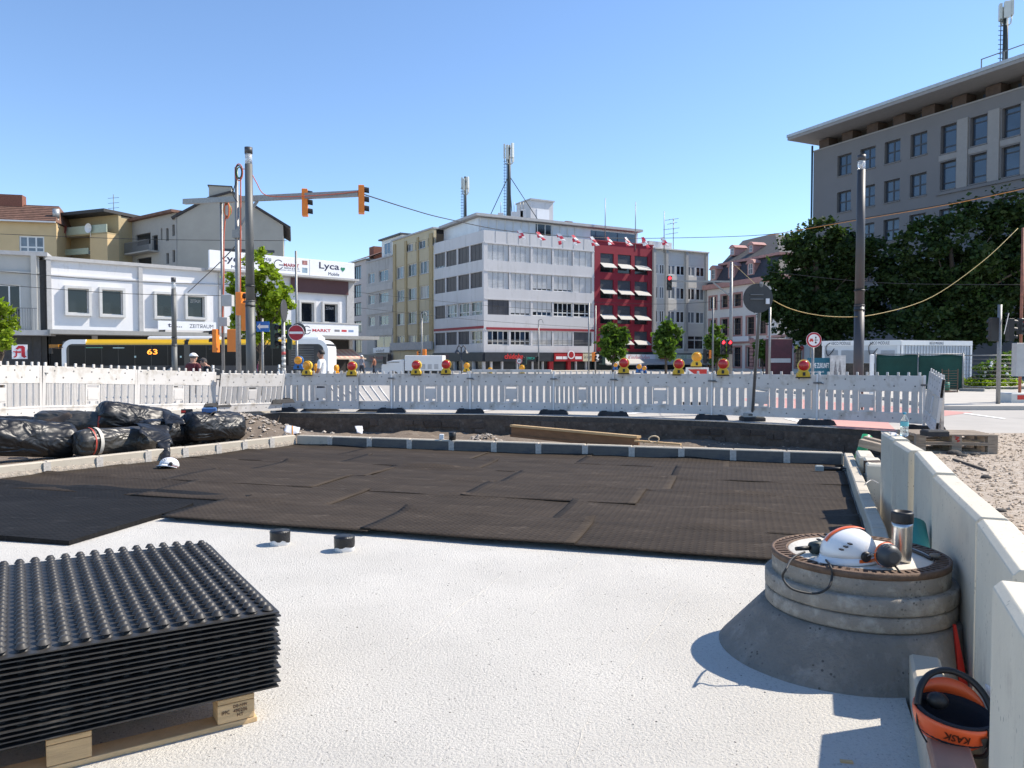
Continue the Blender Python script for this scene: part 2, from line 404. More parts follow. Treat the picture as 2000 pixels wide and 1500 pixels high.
for i in range(1500):
    x = rnd.uniform(-7.2,7); y = rnd.uniform(11.2,19)
    if y > 15.5 and rnd.random() < .5: continue
    sp.append((x, y, soil_h(x, y)+.005, rnd.choice([.012,.018,.025,.035])))
for cx, cy, s, k in ((-.55,14.6,.55,420), (-5.1,14.3,.7,420), (-6.0,13.6,.5,120), (-3.4,15.6,.6,120)):
    for i in range(k):
        x = rnd.gauss(cx, s); y = rnd.gauss(cy, s*.8); sp.append((x, y, soil_h(x, y)+.01, rnd.choice([.015,.025,.04,.055])))
sp = [q for q in sp if q[1] < 18.4]
tag(pebbles('rubble', m_peb, sp, 4), 'loose pale stones and soil crumbs in the trench', 'rubble')
# slab
m_slab_poly = [A0+Vector((-.05,.05,0)), B0+Vector((.05,.05,0)), Vector((2.55,5.2,0)), Vector((1.72,3.3,0)), Vector((1.25,2.0,0)), Vector((1.15,-5,0)), Vector((-12,-5,0)), Vector((-9.6,4.4,0)), G(0,940)+Vector((-.05,.03,0))]
mb = MB(); pl = [(p.x, p.y) for p in m_slab_poly]; nP = len(pl)
mb.add([(x, y, 0) for x, y in pl]+[(x, y, -.45) for x, y in pl], [tuple(range(nP))]+[(i, i+nP, (i+1) % nP+nP, (i+1) % nP) for i in range(nP)])
tag(mb.build('concrete_slab', m_slab), kind='structure')
slab_o = bpy.data.objects['concrete_slab']
for k, (a, b) in enumerate((((1160,1068),(1040,1200)), ((1330,1150),(1210,1330)), ((980,1125),(760,1290)), ((1150,1400),(1110,1500)))):
    A = G(*a); B = G(*b); pts_ = [A.lerp(B, t/10)+Vector((.03*noise.noise(Vector((t*.6,k,0))), .02*noise.noise(Vector((k,t*.7,3))), -.001)) for t in range(11)]
    MB().tube(pts_, [.0025+.002*abs(noise.noise(Vector((t*.9,k,8)))) for t in range(11)], 6).build('screed_ridge', m_slab, slab_o)
rnd = random.Random(8); sp = []
for i in range(1500):
    y = rnd.uniform(2.2,7.2); x = rnd.uniform(-.62*y, .34*y); sp.append((x, y, .001, rnd.choice([.0015,.002,.0025,.003,.0045])))
tag(pebbles('slab_grit', mat('grit', (.22,.20,.18), 1, var=.3, isl=.5), sp, 9), 'loose dark grit scattered over the white slab', 'grit')
# gravel yard outside the wall, pavement, cycle lane, lane lines
gp = [G(1838,846), Vector((26,15.0,0)), Vector((26,1,0)), Vector((1.45,1.2,0)), Vector((2.0,2.3,0)), Vector((2.5,3.4,0)), Vector((3.05,4.85,0)), Vector((4.05,7.2,0)), Vector((6.9,13.6,0))]
m_grav = mat('gravel_bed', (.38,.31,.24), 1, var=.22, vs=8, bump=1, bs=30, stain=(.52,.46,.39), sthr=.55, ss=9)
mb = MB(); nP = len(gp); mb.add([(p.x, p.y, .006) for p in gp], [tuple(range(nP))]); tag(mb.build('gravel_yard', m_grav, fix=False), kind='structure')
rnd = random.Random(5); sp = []; gpl = [(p.x, p.y) for p in gp]
while len(sp) < 12000:
    y = rnd.uniform(3.5,15.2); x = rnd.uniform(2.2, 3+y*.72)
    if in_poly((x, y), gpl): sp.append((x, y, .01, rnd.choice([.005,.006,.008,.008,.01,.01,.013,.018,.03])))
tag(pebbles('gravel', mat('gravel_stones', (.43,.34,.25), 1, var=.3, vs=5, isl=.4), sp, 6), 'pale brown gravel spread beyond the retaining wall', 'gravel')
m_pave = mat('paving', (.47,.44,.39), .9, var=.07, vs=1.2, bump=.1, bs=60, stain=(.40,.37,.33), sthr=.6, ss=.6)
def sheet(name, pts, z, m, kind='structure', th=0.0, parent=None):
    mb = MB(); k = len(pts)
    if th:
        mb.add([(p[0], p[1], z) for p in pts]+[(p[0], p[1], z-th) for p in pts], [tuple(range(k))]+[(i, i+k, (i+1) % k+k, (i+1) % k) for i in range(k)])
    else: mb.add([(p[0], p[1], z) for p in pts], [tuple(range(k))])
    o = mb.build(name, m, parent)
    if kind: tag(o, kind=kind)
    return o
sheet('plaza_pavement', [G(1730,782), G(1845,801), G(2010,801), Vector((60,26)), Vector((60,75)), Vector((26,75)), Vector((14,60)), Vector((11.5,34))], .12, m_pave, th=.14)
sheet('left_pavement', [Vector((-6.9,20.7)), Vector((-6.4,22.0)), Vector((-7.6,22.4)), Vector((-16,19)), Vector((-16,6)), Vector((-11.05,6)), Vector((-11.0,8)), Vector((-10.2,12)), Vector((-9.1,15)), Vector((-7.9,17.8))], .28, m_pave, th=.35)
sheet('building_pavement', [Vector((-60,52)), Vector((-38,57.0)), Vector((-17,73)), Vector((-13,90)), Vector((-60,120))], .12, m_pave, th=.14)
sheet('far_pavement', [Vector((-4.5,80)), Vector((30,98)), Vector((34,78)), Vector((60,70)), Vector((60,140)), Vector((-60,140)), Vector((-30,110))], .12, m_pave, th=.14)
m_pink = mat('cycle_lane_red', (.52,.27,.24), .9, var=.08, vs=2, bump=.1)
sheet('cycle_lane', [G(1600,818), G(1640,837), G(1752,843), G(1735,826), G(1900,806), G(1500,775), G(1440,779)], .004, m_pink)
m_line = mat('road_marking', (.78,.77,.74), .8, var=.08, vs=9)
for a in ([(1160,813),(1190,813),(1290,804),(1280,803)], [(1530,818),(1555,824),(1570,824),(1547,817)], [(930,803),(945,803),(1010,797),(1000,797)],
          [(1600,770),(1640,770),(1700,765),(1670,765)], [(1880,808),(1960,819),(1966,818),(1886,807)]):
    sheet('lane_line', [G(*q) for q in a], .009, m_line)
# ================================================================== kerbs round the slab
def on_line(a, b, px, py=870):
    d = ray(px, py); k = d.x/d.y; e = b-a
    t = (k*a.y-a.x)/(e.x-k*e.y); return a+e*t
def kerb(label, pts, h, th, side, rough=0.0, strips=True, coat=False):
    root = empty('concrete_kerb', (pts[0].x, pts[0].y, 0), 0, label, 'kerb')
    for i in range(len(pts)-1):
        a, b = pts[i], pts[i+1]; d = (b-a); L = d.length; rz = math.atan2(d.y, d.x); hh = h+random.uniform(-.004,.004)
        y0, y1 = (0, th) if side > 0 else (-th, 0)
        mb = MB(); mb.cbox(.003, L-.003, y0, y1, -.05, hh, .012)
        if rough:
            yy = -.012 if side > 0 else .0
            k = int(L/.05)+2; vs = []
            for q in range(k):
                x = .004+(L-.008)*q/(k-1)
                vs += [(x, yy-.004+random.uniform(-.006,.004), -.02), (x, yy+random.uniform(-.008,.006), rough*.5), (x, .001, rough+random.uniform(-.02,.015))]
            mb.add(vs, [(3*q+r, 3*q+3+r, 3*q+4+r, 3*q+1+r) for q in range(k-1) for r in (0, 1)], 1)
        mb.build('kerb_block', [m_kerb, m_kerbr], root, loc=(a.x-pts[0].x, a.y-pts[0].y, 0), rot=(random.uniform(-.006,.006), 0, rz+random.uniform(-.003,.003)))
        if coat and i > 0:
            MB().box(.03, L-.03, -.006, -.0015, -.02, hh-.02).build('shade_coat', mat('shade_grey', (.13,.12,.108), .8, var=.12, vs=7, stain=(.085,.085,.09), sthr=.55, ss=3, stretch=(1,1,3)), root, loc=(a.x-pts[0].x, a.y-pts[0].y, 0), rot=(0, 0, rz))  # dark sheet paints in the face's shade and the blocks' own darker tone
        if strips and i > 0:
            ya = -.018 if side > 0 else .002
            s = MB(); s.box(-.045, .045, ya-.002, ya+.012, -.02, hh-.012); s.build('joint_strip', m_tape, root, loc=(a.x-pts[0].x, a.y-pts[0].y, 0), rot=(0, 0, rz))
    return root
A2 = Vector((A0.x, A0.y)); B2 = Vector((B0.x, B0.y)); F2 = Vector((G(0,940).x, G(0,940).y))
def v3(v, z=0): return Vector((v.x, v.y, z))
bp = [v3(on_line(A2, B2, px)) for px in (580,645,722,800,882,965,1052,1143,1234,1331,1432,1537,1648)]
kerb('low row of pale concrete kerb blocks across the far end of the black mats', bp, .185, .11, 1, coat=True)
lp = [v3(on_line(F2, A2, px, 900)) for px in (-190,-60,91,194,289,362,427,478,531,578)]
kerb('sunlit row of concrete kerb blocks below the black wrapped rolls', lp, .185, .11, 1, rough=.10)
C2 = Vector((2.80,5.95)); D2 = Vector((2.25,4.62))
rp = [v3(B2+(C2-B2)*t) for t in (0,.09,.2,.31,.42,.53,.64,.76,.88,1)]+[v3(D2)]
kerb('row of concrete kerb blocks along the shaded right side of the mats', rp, .185, .11, 1, strips=False)
np_ = [v3(Vector((1.78,3.40))), v3(Vector((1.40,2.55))), v3(Vector((1.0,1.7)))]
kerb('near concrete kerb block beside the manhole under the orange helmet', np_, .185, .12, 1, strips=False)
# ================================================================== retaining wall of concrete elements
def wall_elems():
    Hh = .77; pts = [((1721,845),(1744,858)), ((1744,861),(1774,879)), ((1786,881),(1822,923)), ((1822,926),(1906,1008)), ((1908,1014),(1978,1114)), ((1938,1134),(2004,1240)), ((2010,1250),(2260,1700))]
    p0 = G(*pts[0][0], Hh); root = empty('retaining_wall', (p0.x, p0.y, 0), 0, 'curving retaining wall of pale concrete elements along the right side', 'wall')
    for i, (a, b) in enumerate(pts):
        Hh = (.77,.77,.77,.80,.82,.86,.86)[i]; A = G(*a, Hh); B = G(*b, Hh); d = A-B; L = d.length; rz = math.atan2(d.y, d.x)     # local x runs away from the camera, outward is local -y
        mb = MB(); c = .022; th = .14
        prof = [(0,-.45),(0,Hh-c),(-c,Hh),(-th+c,Hh),(-th,Hh-c),(-th,-.45)]
        # lower foot slightly thicker
        mb.add([(.003,y,z) for y,z in prof]+[(L-.003,y,z) for y,z in prof], [tuple(range(6)), tuple(reversed(range(6,12)))]+[(k,(k+1) % 6,(k+1) % 6+6,k+6) for k in range(6)])
        o = mb.build('wall_element', m_wall, root, loc=(B.x-p0.x, B.y-p0.y, random.uniform(-.006,.006)), rot=(0, 0, rz), bevel=.004)
    return root
wall_elems()
# ================================================================== manhole
def manhole():
    cx, cy = 1.79, 3.94
    root = empty('manhole_shaft', (cx, cy, 0), 0, 'round concrete manhole shaft with rusty iron rim beside the wall', 'manhole')
    n = 56; mb = MB(); k = 9; vs = []
    for i in range(k):
        t = i/(k-1); r = .61+(.475-.61)*t; ox = -.115*(1-t); z = -.03+.255*t
        for j in range(n):
            a = 2*math.pi*j/n; rr = r+noise.noise(Vector((math.cos(a)*3, math.sin(a)*3, z*6)))*.004
            if i == 0: rr += noise.noise(Vector((math.cos(a)*7, math.sin(a)*7, 1)))*.02
            vs.append((ox+rr*math.cos(a), rr*math.sin(a), z))
    mb.add(vs, [(i*n+j, i*n+(j+1) % n, (i+1)*n+(j+1) % n, (i+1)*n+j) for i in range(k-1) for j in range(n)]+[tuple(range((k-1)*n, k*n))], 0, True)
    mb.build('cone', m_cone, root)
    def ring(name, r, z0, z1, ri, m, c=.008):
        mb = MB(); mb.lathe([(ri,z0),(r-c,z0),(r,z0+c),(r,z1-c),(r-c,z1),(ri,z1)], n, cap=False)
        mb.build(name, m, root)
    ring('spacer_ring', .455, .229, .303, .30, m_rings); ring('spacer_ring', .457, .309, .392, .30, m_rings)
    ring('collar', .422, .385, .488, .33, m_rings, .004)
    mb = MB(); mb.lathe([(.405,.470),(.424,.470),(.426,.500),(.412,.504),(.408,.494),(.357,.494),(.355,.502),(.347,.502),(.347,.47)], n, cap=False)
    for j in range(64):
        a = 2*math.pi*j/64; c, s = math.cos(a), math.sin(a)
        mb.bar((c*.356,s*.356,.497), (c*.410,s*.410,.497), .017, .010)
    fr = mb.build('iron_frame', m_rust, root)
    mb = MB(); mb.lathe([(.0001,.47),(.344,.47),(.344,.494),(.336,.499),(.0001,.500)], n, cap=False); mb.build('cover', m_lid, root)
    return root
manhole()
# ================================================================== studded membrane mats on the slab
def mat_membrane(name, col, sc=.06, dist=.006, rough=.72):
    m = mat(name, col, rough, var=.25, vs=1.3, spec=.10, stain=tuple(c*1.9+.012 for c in col), sthr=.64, ss=4, rand=.12, stretch=(1,2.5,1))
    n = m.node_tree.nodes; l = m.node_tree.links; b = n['Principled BSDF']
    tc = n.new('ShaderNodeTexCoord'); sx = n.new('ShaderNodeSeparateXYZ'); l.new(tc.outputs['Object'], sx.inputs[0])
    def cosn(o):
        a = n.new('ShaderNodeMath'); a.operation = 'MULTIPLY'; a.inputs[1].default_value = 2*math.pi/sc; l.new(o, a.inputs[0])
        c = n.new('ShaderNodeMath'); c.operation = 'COSINE'; l.new(a.outputs[0], c.inputs[0])
        d = n.new('ShaderNodeMath'); d.operation = 'MULTIPLY_ADD'; d.inputs[1].default_value = .5; d.inputs[2].default_value = .5; l.new(c.outputs[0], d.inputs[0]); return d
    p = n.new('ShaderNodeMath'); p.operation = 'MULTIPLY'; l.new(cosn(sx.outputs[0]).outputs[0], p.inputs[0]); l.new(cosn(sx.outputs[1]).outputs[0], p.inputs[1])
    q = n.new('ShaderNodeMath'); q.operation = 'POWER'; q.inputs[1].default_value = 2.0; l.new(p.outputs[0], q.inputs[0])
    bp = n.new('ShaderNodeBump'); bp.inputs['Distance'].default_value = dist; bp.inputs['Strength'].default_value = .8
    l.new(q.outputs[0], bp.inputs['Height']); l.new(bp.outputs[0], b.inputs['Normal'])
    return m
m_mem = mat_membrane('membrane_brown', (.046,.0355,.0265))
m_memk = mat_membrane('membrane_black', (.014,.0135,.0135))
eb = (B2-A2).normalized(); nb = Vector((eb.y, -eb.x))          # along the far kerb / towards the camera
def uleft(t):
    cv = F2-A2; return cv.dot(eb)/cv.dot(nb)*t+.02
def uright(t):
    cv = Vector((2.80,5.95))-B2; return (B2-A2).length + cv.dot(eb)/cv.dot(nb)*t-.02
def mat_sheet(u0, u1, t0, t1, zb, seed, m, lift=.042, clipL=False, clipR=False, lab='', grp='membrane mats on the slab'):
    rnd = random.Random(seed); nx = max(8, int((u1-u0)/.09)); ny = 11; mb = MB(); vs = []
    c = A2+eb*((u0+u1)/2)+nb*((t0+t1)/2)
    for j in range(ny+1):
        t = t0+(t1-t0)*j/ny
        ua = uleft(t) if clipL else u0; ub = uright(t) if clipR else u1
        for i in range(nx+1):
            f = i/nx; u = ua+(ub-ua)*f; g = j/ny
            z = zb + .008*(1+noise.noise(Vector((u*1.1, t*1.4, seed*3.1))))*.5
            eg = max(0, 1-g*7)     # far edge lies on the next mat and curls
            z += lift*eg*max(0, noise.noise(Vector((u*1.3, seed*7.7, 0)))+.25)*1.4
            eg2 = max(0, g*8-7)*.5
            z += lift*.5*eg2*max(0, noise.noise(Vector((u*.9, seed*5.1, 3)))+.1)
            es = max(max(0, 1-f*nx/1.6), max(0, 1-(1-f)*nx/1.6))
            z += lift*.4*es*max(0, noise.noise(Vector((t*2, seed*2.2, 6)))+.1)
            jt = rnd.uniform(-.004,.004) if j in (0, ny) else 0
            p = A2+eb*u+nb*(t+jt+(noise.noise(Vector((u*.6, seed, 2)))*.04 if j in (0, ny) else 0)) - c
            vs.append((p.x*eb.x+p.y*eb.y, p.x*nb.x*-1+p.y*nb.y*-1, max(z, zb)))
    k = len(vs); W = nx+1
    fs = [(j*W+i, j*W+i+1, (j+1)*W+i+1, (j+1)*W+i) for j in range(ny) for i in range(nx)]
    mb.add(vs, fs, 0, True)
    bot = [(x, y, z-.007) for x, y, z in vs]
    per = [i for i in range(W)]+[j*W+nx for j in range(1, ny+1)]+[ny*W+i for i in range(nx-1, -1, -1)]+[j*W for j in range(ny-1, 0, -1)]
    q = len(mb.v); mb.v += [bot[i] for i in per]
    for a in range(len(per)):
        b = (a+1) % len(per); mb.f.append((per[a], per[b], q+b, q+a)); mb.mi.append(0); mb.sm.append(False)
    o = mb.build('membrane_mat', m, loc=(c.x, c.y, 0), rot=(0, 0, math.atan2(eb.y, eb.x)))
    tag(o, lab, 'mat', grp); return o
rows = [(-.02,1.02), (.95,2.0), (1.93,2.97), (2.9,3.92), (3.84,4.86), (4.78,5.72)]
names = ['farthest row', 'second row from the back kerb', 'third row from the back kerb', 'fourth row from the back kerb', 'fifth row from the back kerb', 'front row next to the white slab']
sd = 1
for ri, (t0, t1) in enumerate(rows):
    ul, ur = uleft((t0+t1)/2), uright((t0+t1)/2)
    if ri == 5: ul = 2.15
    k = 4 if ri in (1, 4) else (3 if ri == 5 else 5); offs = [(i+random.uniform(-.16,.16)*(0 < i < k))/k for i in range(k+1)]
    for i in range(k):
        a = ul+(ur-ul)*offs[i]-(.04 if i else 0); b = ul+(ur-ul)*offs[i+1]+(.04 if i < k-1 else 0)
        pos = ['leftmost', 'second from the left', 'third from the left', 'fourth from the left', 'fifth'][i] if i < k-1 else 'rightmost'
        mat_sheet(a, b, t0, t1, .012+.0085*(i % 2)+.012*ri*.4+.006*(ri % 2), sd, m_mem, clipL=(i == 0 and ri < 5), clipR=(i == k-1),
                  lab='%s brown studded mat of the %s' % (pos, names[ri]))
        sd += 1
# the loose black mat at the left, lying across the row
q = [G(-60,972), G(378,993), G(135,1066), G(-60,1052)]
mb = MB(); nx, ny = 40, 14; vs = []
for j in range(ny+1):
    for i in range(nx+1):
        f, g = i/nx, j/ny
        p = (q[0]*(1-f)+q[1]*f)*(1-g)+(q[3]*(1-f)+q[2]*f)*g
        z = .045+.012*noise.noise(Vector((p.x, p.y, 4)))+.05*max(0, .12-g)/.12*max(0, noise.noise(Vector((p.x*1.5, 2, 2)))+.3)
        vs.append((p.x-q[1].x, p.y-q[1].y, z))
W = nx+1; mb.add(vs, [(j*W+i, j*W+i+1, (j+1)*W+i+1, (j+1)*W+i) for j in range(ny) for i in range(nx)], 0, True)
for i in range(nx): mb.add([vs[ny*W+i], vs[ny*W+i+1], (vs[ny*W+i+1][0], vs[ny*W+i+1][1], .004), (vs[ny*W+i][0], vs[ny*W+i][1], .004)], [(0,1,2,3)])
for j in range(ny): mb.add([vs[j*W+nx], vs[(j+1)*W+nx], (vs[(j+1)*W+nx][0], vs[(j+1)*W+nx][1], .004), (vs[j*W+nx][0], vs[j*W+nx][1], .004)], [(0,1,2,3)])
tag(mb.build('membrane_mat', m_memk, loc=(q[1].x, q[1].y, 0)), 'loose blackish studded mat with a ribbed edge beside the pallet stack', 'mat')
mat_sheet(-1.75,2.3,4.55,5.6,.03,77, m_memk, lab='black studded mat half under the loose mat at left front')
# ================================================================== pallet with the stack of studded sheets
ST = Vector((-1.025,3.12,0)); stz = math.atan2(.54,.84)        # near right corner; local x runs right along the near edge, y goes away
WX, LY = 2.3, 1.42
pal = empty('wooden_pallet', ST, stz, 'pale new wooden pallet under the stack of black sheets', 'pallet')
def pbox(nm, *a, m=m_wood, bev=.003): return MB().box(*a).build(nm, m, pal, bevel=bev)
for y0, y1 in ((.02,.12), (.62,.765), (1.28,1.40)):
    pbox('bottom_board', -WX+.05, -.02, y0, y1, .0, .022)
    for x1 in (-.03, -.62, -1.21, -1.80): pbox('block', x1-.145, x1, y0+.001, y1-.001, .024, .100)
for x1 in (-.03, -.62, -1.21, -1.80): pbox('stringer_board', x1-.145, x1, .02, 1.40, .102, .122)
for i in range(9): pbox('deck_board', -WX+.05, -.02, .02+i*.155, .02+i*.155+.12, .124, .144)
mi = mat('wood_stamp', (.16,.09,.05), .8)
blk = [c for c in pal.children if c.name.startswith('block')][0]
for s, a, b, c, d in (('DE-NW', -.115,-.06,.080,.092), ('490206', -.115,-.06,.060,.074), ('HT', -.10,-.075,.042,.055), ('IPPC', -.16,-.13,.06,.075)):
    lettering(blk, s, a, b, c, d, .0195, mi, .002)
m_sheet = mat('sheet_black', (.034,.032,.030), .48, var=.2, vs=6, spec=.45, stain=(.085,.078,.068), sthr=.62, ss=3)
def stud_sheet(full):
    mb = MB(); sx, sy = .066, .061; nx, ny = int(WX/sx), int(LY/sy)
    mb.box(-WX, 0, 0, LY, 0, .005)
    for i in range(nx):
        for j in range(ny):
            if not full and not (j == 0 or i == 0): continue
            x = -.035-i*sx; y = .045+j*sy; k = 10
            mb.lathe([(.025,.0049),(.022,.0065),(.014,.020),(.011,.0225),(.005,.0235)], k, (x, y, 0))
    return mb.mesh('stud_sheet', m_sheet)
low = stud_sheet(False); top = stud_sheet(True)
ORD = 'first second third fourth fifth sixth seventh eighth ninth tenth eleventh twelfth thirteenth fourteenth fifteenth sixteenth seventeenth'.split()
random.seed(21); NSH = 17; dz = .0205
for i in range(NSH):
    o = bpy.data.objects.new('studded_sheet', top if i == NSH-1 else low.copy()); COL.objects.link(o)
    jx, jy = (random.uniform(-.007,.007), random.uniform(-.005,.005)) if i < NSH-1 else (0, 0)
    me = o.data; a = random.uniform(.3,1); b = random.uniform(0,6)
    co = np.empty(len(me.vertices)*3, 'f'); me.vertices.foreach_get('co', co); co = co.reshape(-1,3)
    co[:,2] += .0035*a*np.sin(co[:,0]*5+b) - .02*np.clip((co[:,0]+.35)/.35, 0, 1)**2*(i/NSH) + .012*np.clip(-co[:,0]-.6, 0, 2)*0
    me.vertices.foreach_set('co', co.ravel()); me.update()
    c, s = math.cos(stz), math.sin(stz); ox, oy = .06+jx, -.035+jy
    o.location = (ST.x+ox*c-oy*s, ST.y+ox*s+oy*c, .147+i*dz); o.rotation_euler = (0, 0, stz+random.uniform(-.006,.006))
    if i == NSH-1: tag(o, 'topmost black studded sheet of the stack on the pallet', 'sheet', 'studded sheets stacked on the pallet')
    else: tag(o, '%s black studded sheet from the top of the pallet stack' % ORD[NSH-1-i], 'sheet', 'studded sheets stacked on the pallet')
# ================================================================== buildings
g_dark = mat('window_glass_dark', (.012,.016,.022), .06, var=.25, vs=.4, spec=.6)
g_blue = mat('window_glass_blue', (.035,.06,.10), .05, var=.3, vs=.5, spec=.8)
g_pale = mat('window_glass_pale', (.16,.19,.22), .08, var=.4, vs=.6, spec=.6)
g_curt = mat('window_curtained', (.34,.34,.33), .35, var=.3, vs=1.5, stretch=(6,1,.3))
f_white = mat('frame_white', (.72,.72,.70), .5, var=.04)
f_dark = mat('frame_dark', (.05,.05,.055), .5, var=.1)
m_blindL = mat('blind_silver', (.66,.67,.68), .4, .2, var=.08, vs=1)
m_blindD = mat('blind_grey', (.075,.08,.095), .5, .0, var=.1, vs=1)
def wallp(name, m, root, L, z0, z1, holes, t=.35, u0=0.0, y=0.0):
    mb = MB(); plate(mb, u0, L, z0, z1, holes, y, y+t, back=False); return mb.build(name, m, root)
def core(root, u0, u1, d, z0, z1, m, y0=.36):
    return MB().box(u0, u1, y0, d, z0, z1).build('building_core', m, root)
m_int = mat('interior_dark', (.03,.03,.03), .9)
# ---------------------------------------------------------------- low white building with the billboard
def Ylow(px): return 60.0/(1-.00039*(px-99))
F = Fac(99, 60.0, 690, Ylow(690))
low = F.root('corner_shop_building', 'low white two storey building with framed windows behind the bus', 'building')
m_lw = mat('white_render', (.70,.70,.71), .85, var=.06, vs=.5, bump=.08, bs=6, stain=(.56,.555,.54), sthr=.63, ss=1.0, stretch=(1,1,.3))
m_gr = mat('grey_trim', (.42,.42,.42), .8, var=.1)
ztop = F.z(99, 508); zled = F.z(101, 645); zmould = F.z(101, 534)
m_srd = mat('surround_grey', (.56,.56,.55), .8, var=.06)
wins = [(132,173,564,612), (199,239,567,615), (305,340,575,619), (365,398,579,620), (470,500,585,624), (520,548,588,626), (586,611,591,630), (631,657,594,630)]
hol = [F.rect(*q) for q in wins]
wallp('wall', m_lw, low, F.L, zled, ztop, hol)
core(low, .1, F.L-.1, 14, 0.1, ztop-.1, m_int, .37)
MB().box(-.3, F.L+.25, -.25, 14.2, ztop, ztop+.28).build('roof_edge', m_gr, low)
MB().box(-.02, F.L, -.12, -.003, zmould-.14, zmould).build('moulding', m_lw, low)
for p0, p1 in ((92,101), (271,279), (427,433), (676,690)):
    MB().box(F.u(p0), F.u(p1), -.22, -.004, zled, ztop-.02).build('pilaster', m_gr if p0 > 100 else m_gr, low)
for i, (h, wq) in enumerate(zip(hol, wins)):
    u0, u1, z0, z1 = h
    s = MB(); k = .2; d = .34
    for b in ((u0-k,u1+k,z1,z1+k), (u0-k,u1+k,z0-k,z0), (u0-k,u0,z0,z1), (u1,u1+k,z0,z1)): s.box(b[0],b[1],-d,-.003,b[2],b[3])
    wo_ = window(low, h, 1, 1, m_srd, g_dark, .05, .07)
    s.build('window_surround', m_srd, wo_)
    if i in (3, 7): lettering(wo_, 'ZEITЯAUM', u0+.35, u1-.25, z1-.55, z1-.25, .075, mat('sign_white', (.5,.5,.5), .6), .004)
MB().box(-.6, F.L+1.2, -3.0, .3, zled-.35, zled-.02).build('canopy', mat('canopy_grey', (.30,.30,.29), .8), low)
MB().box(0, F.L, .6, .9, .12, zled-.36).build('shopfront', mat('shop_dark', (.035,.032,.03), .4, var=.4, vs=.4), low)
for u in (3, 7.5, 12, 17, 22, 26.5): MB().box(u, u+.4, .2, .59, .12, zled-.36).build('shop_pier', m_gr, low)
# signs and billboard on it
m_sgnw = mat('sign_board_white', (.78,.79,.81), .5, var=.02); m_ink = mat('sign_ink', (.012,.014,.05), .5); m_inkr = mat('sign_ink_red', (.30,.03,.04), .5)
u0, u1, z0, z1 = F.rect(308, 421, 628, 645, -1.2)
sg = F.root('shop_sign', 'long white sign board below the windows of the low building', 'sign')
MB().box(u0, u1, -1.35, -1.2, z0, z1).build('board', m_sgnw, sg)
for uu in (u0+.5, u1-.6): MB().box(uu, uu+.08, -1.3, -.0, z0-.3, z0+.0).build('bracket', f_dark, sg)
lettering(sg, 'tb...', u0+(u1-u0)*.16, u0+(u1-u0)*.40, z0+.22, z1-.15, -1.352, m_ink, bold=.02)
lettering(sg, 'ZEITЯAUM', u0+(u1-u0)*.53, u1-.25, z0+.2, z1-.2, -1.352, mat('sign_ink_grey', (.05,.06,.09), .5))
def bill(px): return F.u(px, -.4)
bb = F.root('roof_billboard', 'long white lettered billboard on the roof edge of the low building', 'sign')
ub0, ub1 = bill(409), bill(692); zb0 = F.z(409, 523, -.4); zb1 = F.z(409, 488, -.4)
edges = [ub0, bill(470), bill(604), ub1]
for a, b in zip(edges, edges[1:]): MB().box(a+.02, b-.02, -.55, -.3, zb0, zb1).build('panel', m_sgnw, bb, bevel=.02)
MB().box(ub0-.2, ub1+.3, -.9, -.2, zb0-.22, zb0-.03).build('ledge', m_gr, bb)
for u in np.linspace(ub0+1, ub1-1, 6): MB().bar((u,-.3,zb1-.3), (u,1.4,zb0), .08, .08).build('strut', m_steel, bb)
hB = zb1-zb0
def btext(s, p0, p1, f0, f1, m, **k): return lettering(bb, s, bill(p0), bill(p1), zb0+hB*f0, zb0+hB*f1, -.552, m, .01, **k)
btext('Lyca', 432, 478, .30, .80, m_ink, bold=.012); btext('Mobile', 452, 484, .06, .24, m_ink)
btext('MARKT', 554, 584, .42, .62, m_inkr, bold=.02); btext('MODA & KITO', 555, 584, .28, .38, m_ink); btext('GEMÜSE', 510, 530, .66, .86, m_ink)
btext('obst gemüse  brot fisch fleisch', 540, 586, .17, .23, m_ink)
btext('Lyca', 623, 662, .36, .88, m_ink, bold=.012); btext('Mobile', 641, 662, .10, .30, m_ink)
def ring_logo(root, uc, zc, r, y, m):
    g = MB(); k = 28
    for i in range(k-5):
        a, b = R(40+i*360/k), R(40+(i+1)*360/k)
        g.add([(uc+math.cos(a)*r, y, zc+math.sin(a)*r),(uc+math.cos(b)*r, y, zc+math.sin(b)*r),(uc+math.cos(b)*r*.82, y, zc+math.sin(b)*r*.82),(uc+math.cos(a)*r*.82, y, zc+math.sin(a)*r*.82)], [(0,1,2,3)])
    g.box(uc+r*.1, uc+r*1.0, y-.004, y, zc-r*.12, zc+r*.06); g.build('emblem', m, root)
ring_logo(bb, bill(544), zb0+hB*.5, hB*.30, -.556, m_ink)
g = MB(); hx, hz, hr = bill(669), zb0+hB*.55, hB*.15; pts = []
for i in range(24):
    t = 2*math.pi*i/24; pts.append((hx+hr*1.0*math.sin(t)**3, hz+hr*(13*math.cos(t)-5*math.cos(2*t)-2*math.cos(3*t)-math.cos(4*t))/15))
g.prism(pts, -.575, -.552); g.build('emblem', mat('emblem_green', (.01,.20,.11), .5), bb)
MB().box(bill(590), bill(600), -.56, -.552, zb0+hB*.62, zb0+hB*.88).build('picture', mat('pict_a', (.35,.16,.15), .6, var=.6, vs=3), bb)
MB().box(bill(590), bill(600), -.56, -.552, zb0+hB*.14, zb0+hB*.44).build('picture', mat('pict_b', (.25,.36,.45), .6, var=.5, vs=3), bb)
u0, u1, z0, z1 = F.rect(569, 681, 546, 573, -.25)
MB().box(u0, u1, -.28, -.23, z0, z1).build('fascia', mat('brown_fascia', (.10,.045,.045), .6, var=.08), low)
u0, u1, z0, z1 = F.rect(586, 697, 633, 659, -2.6)
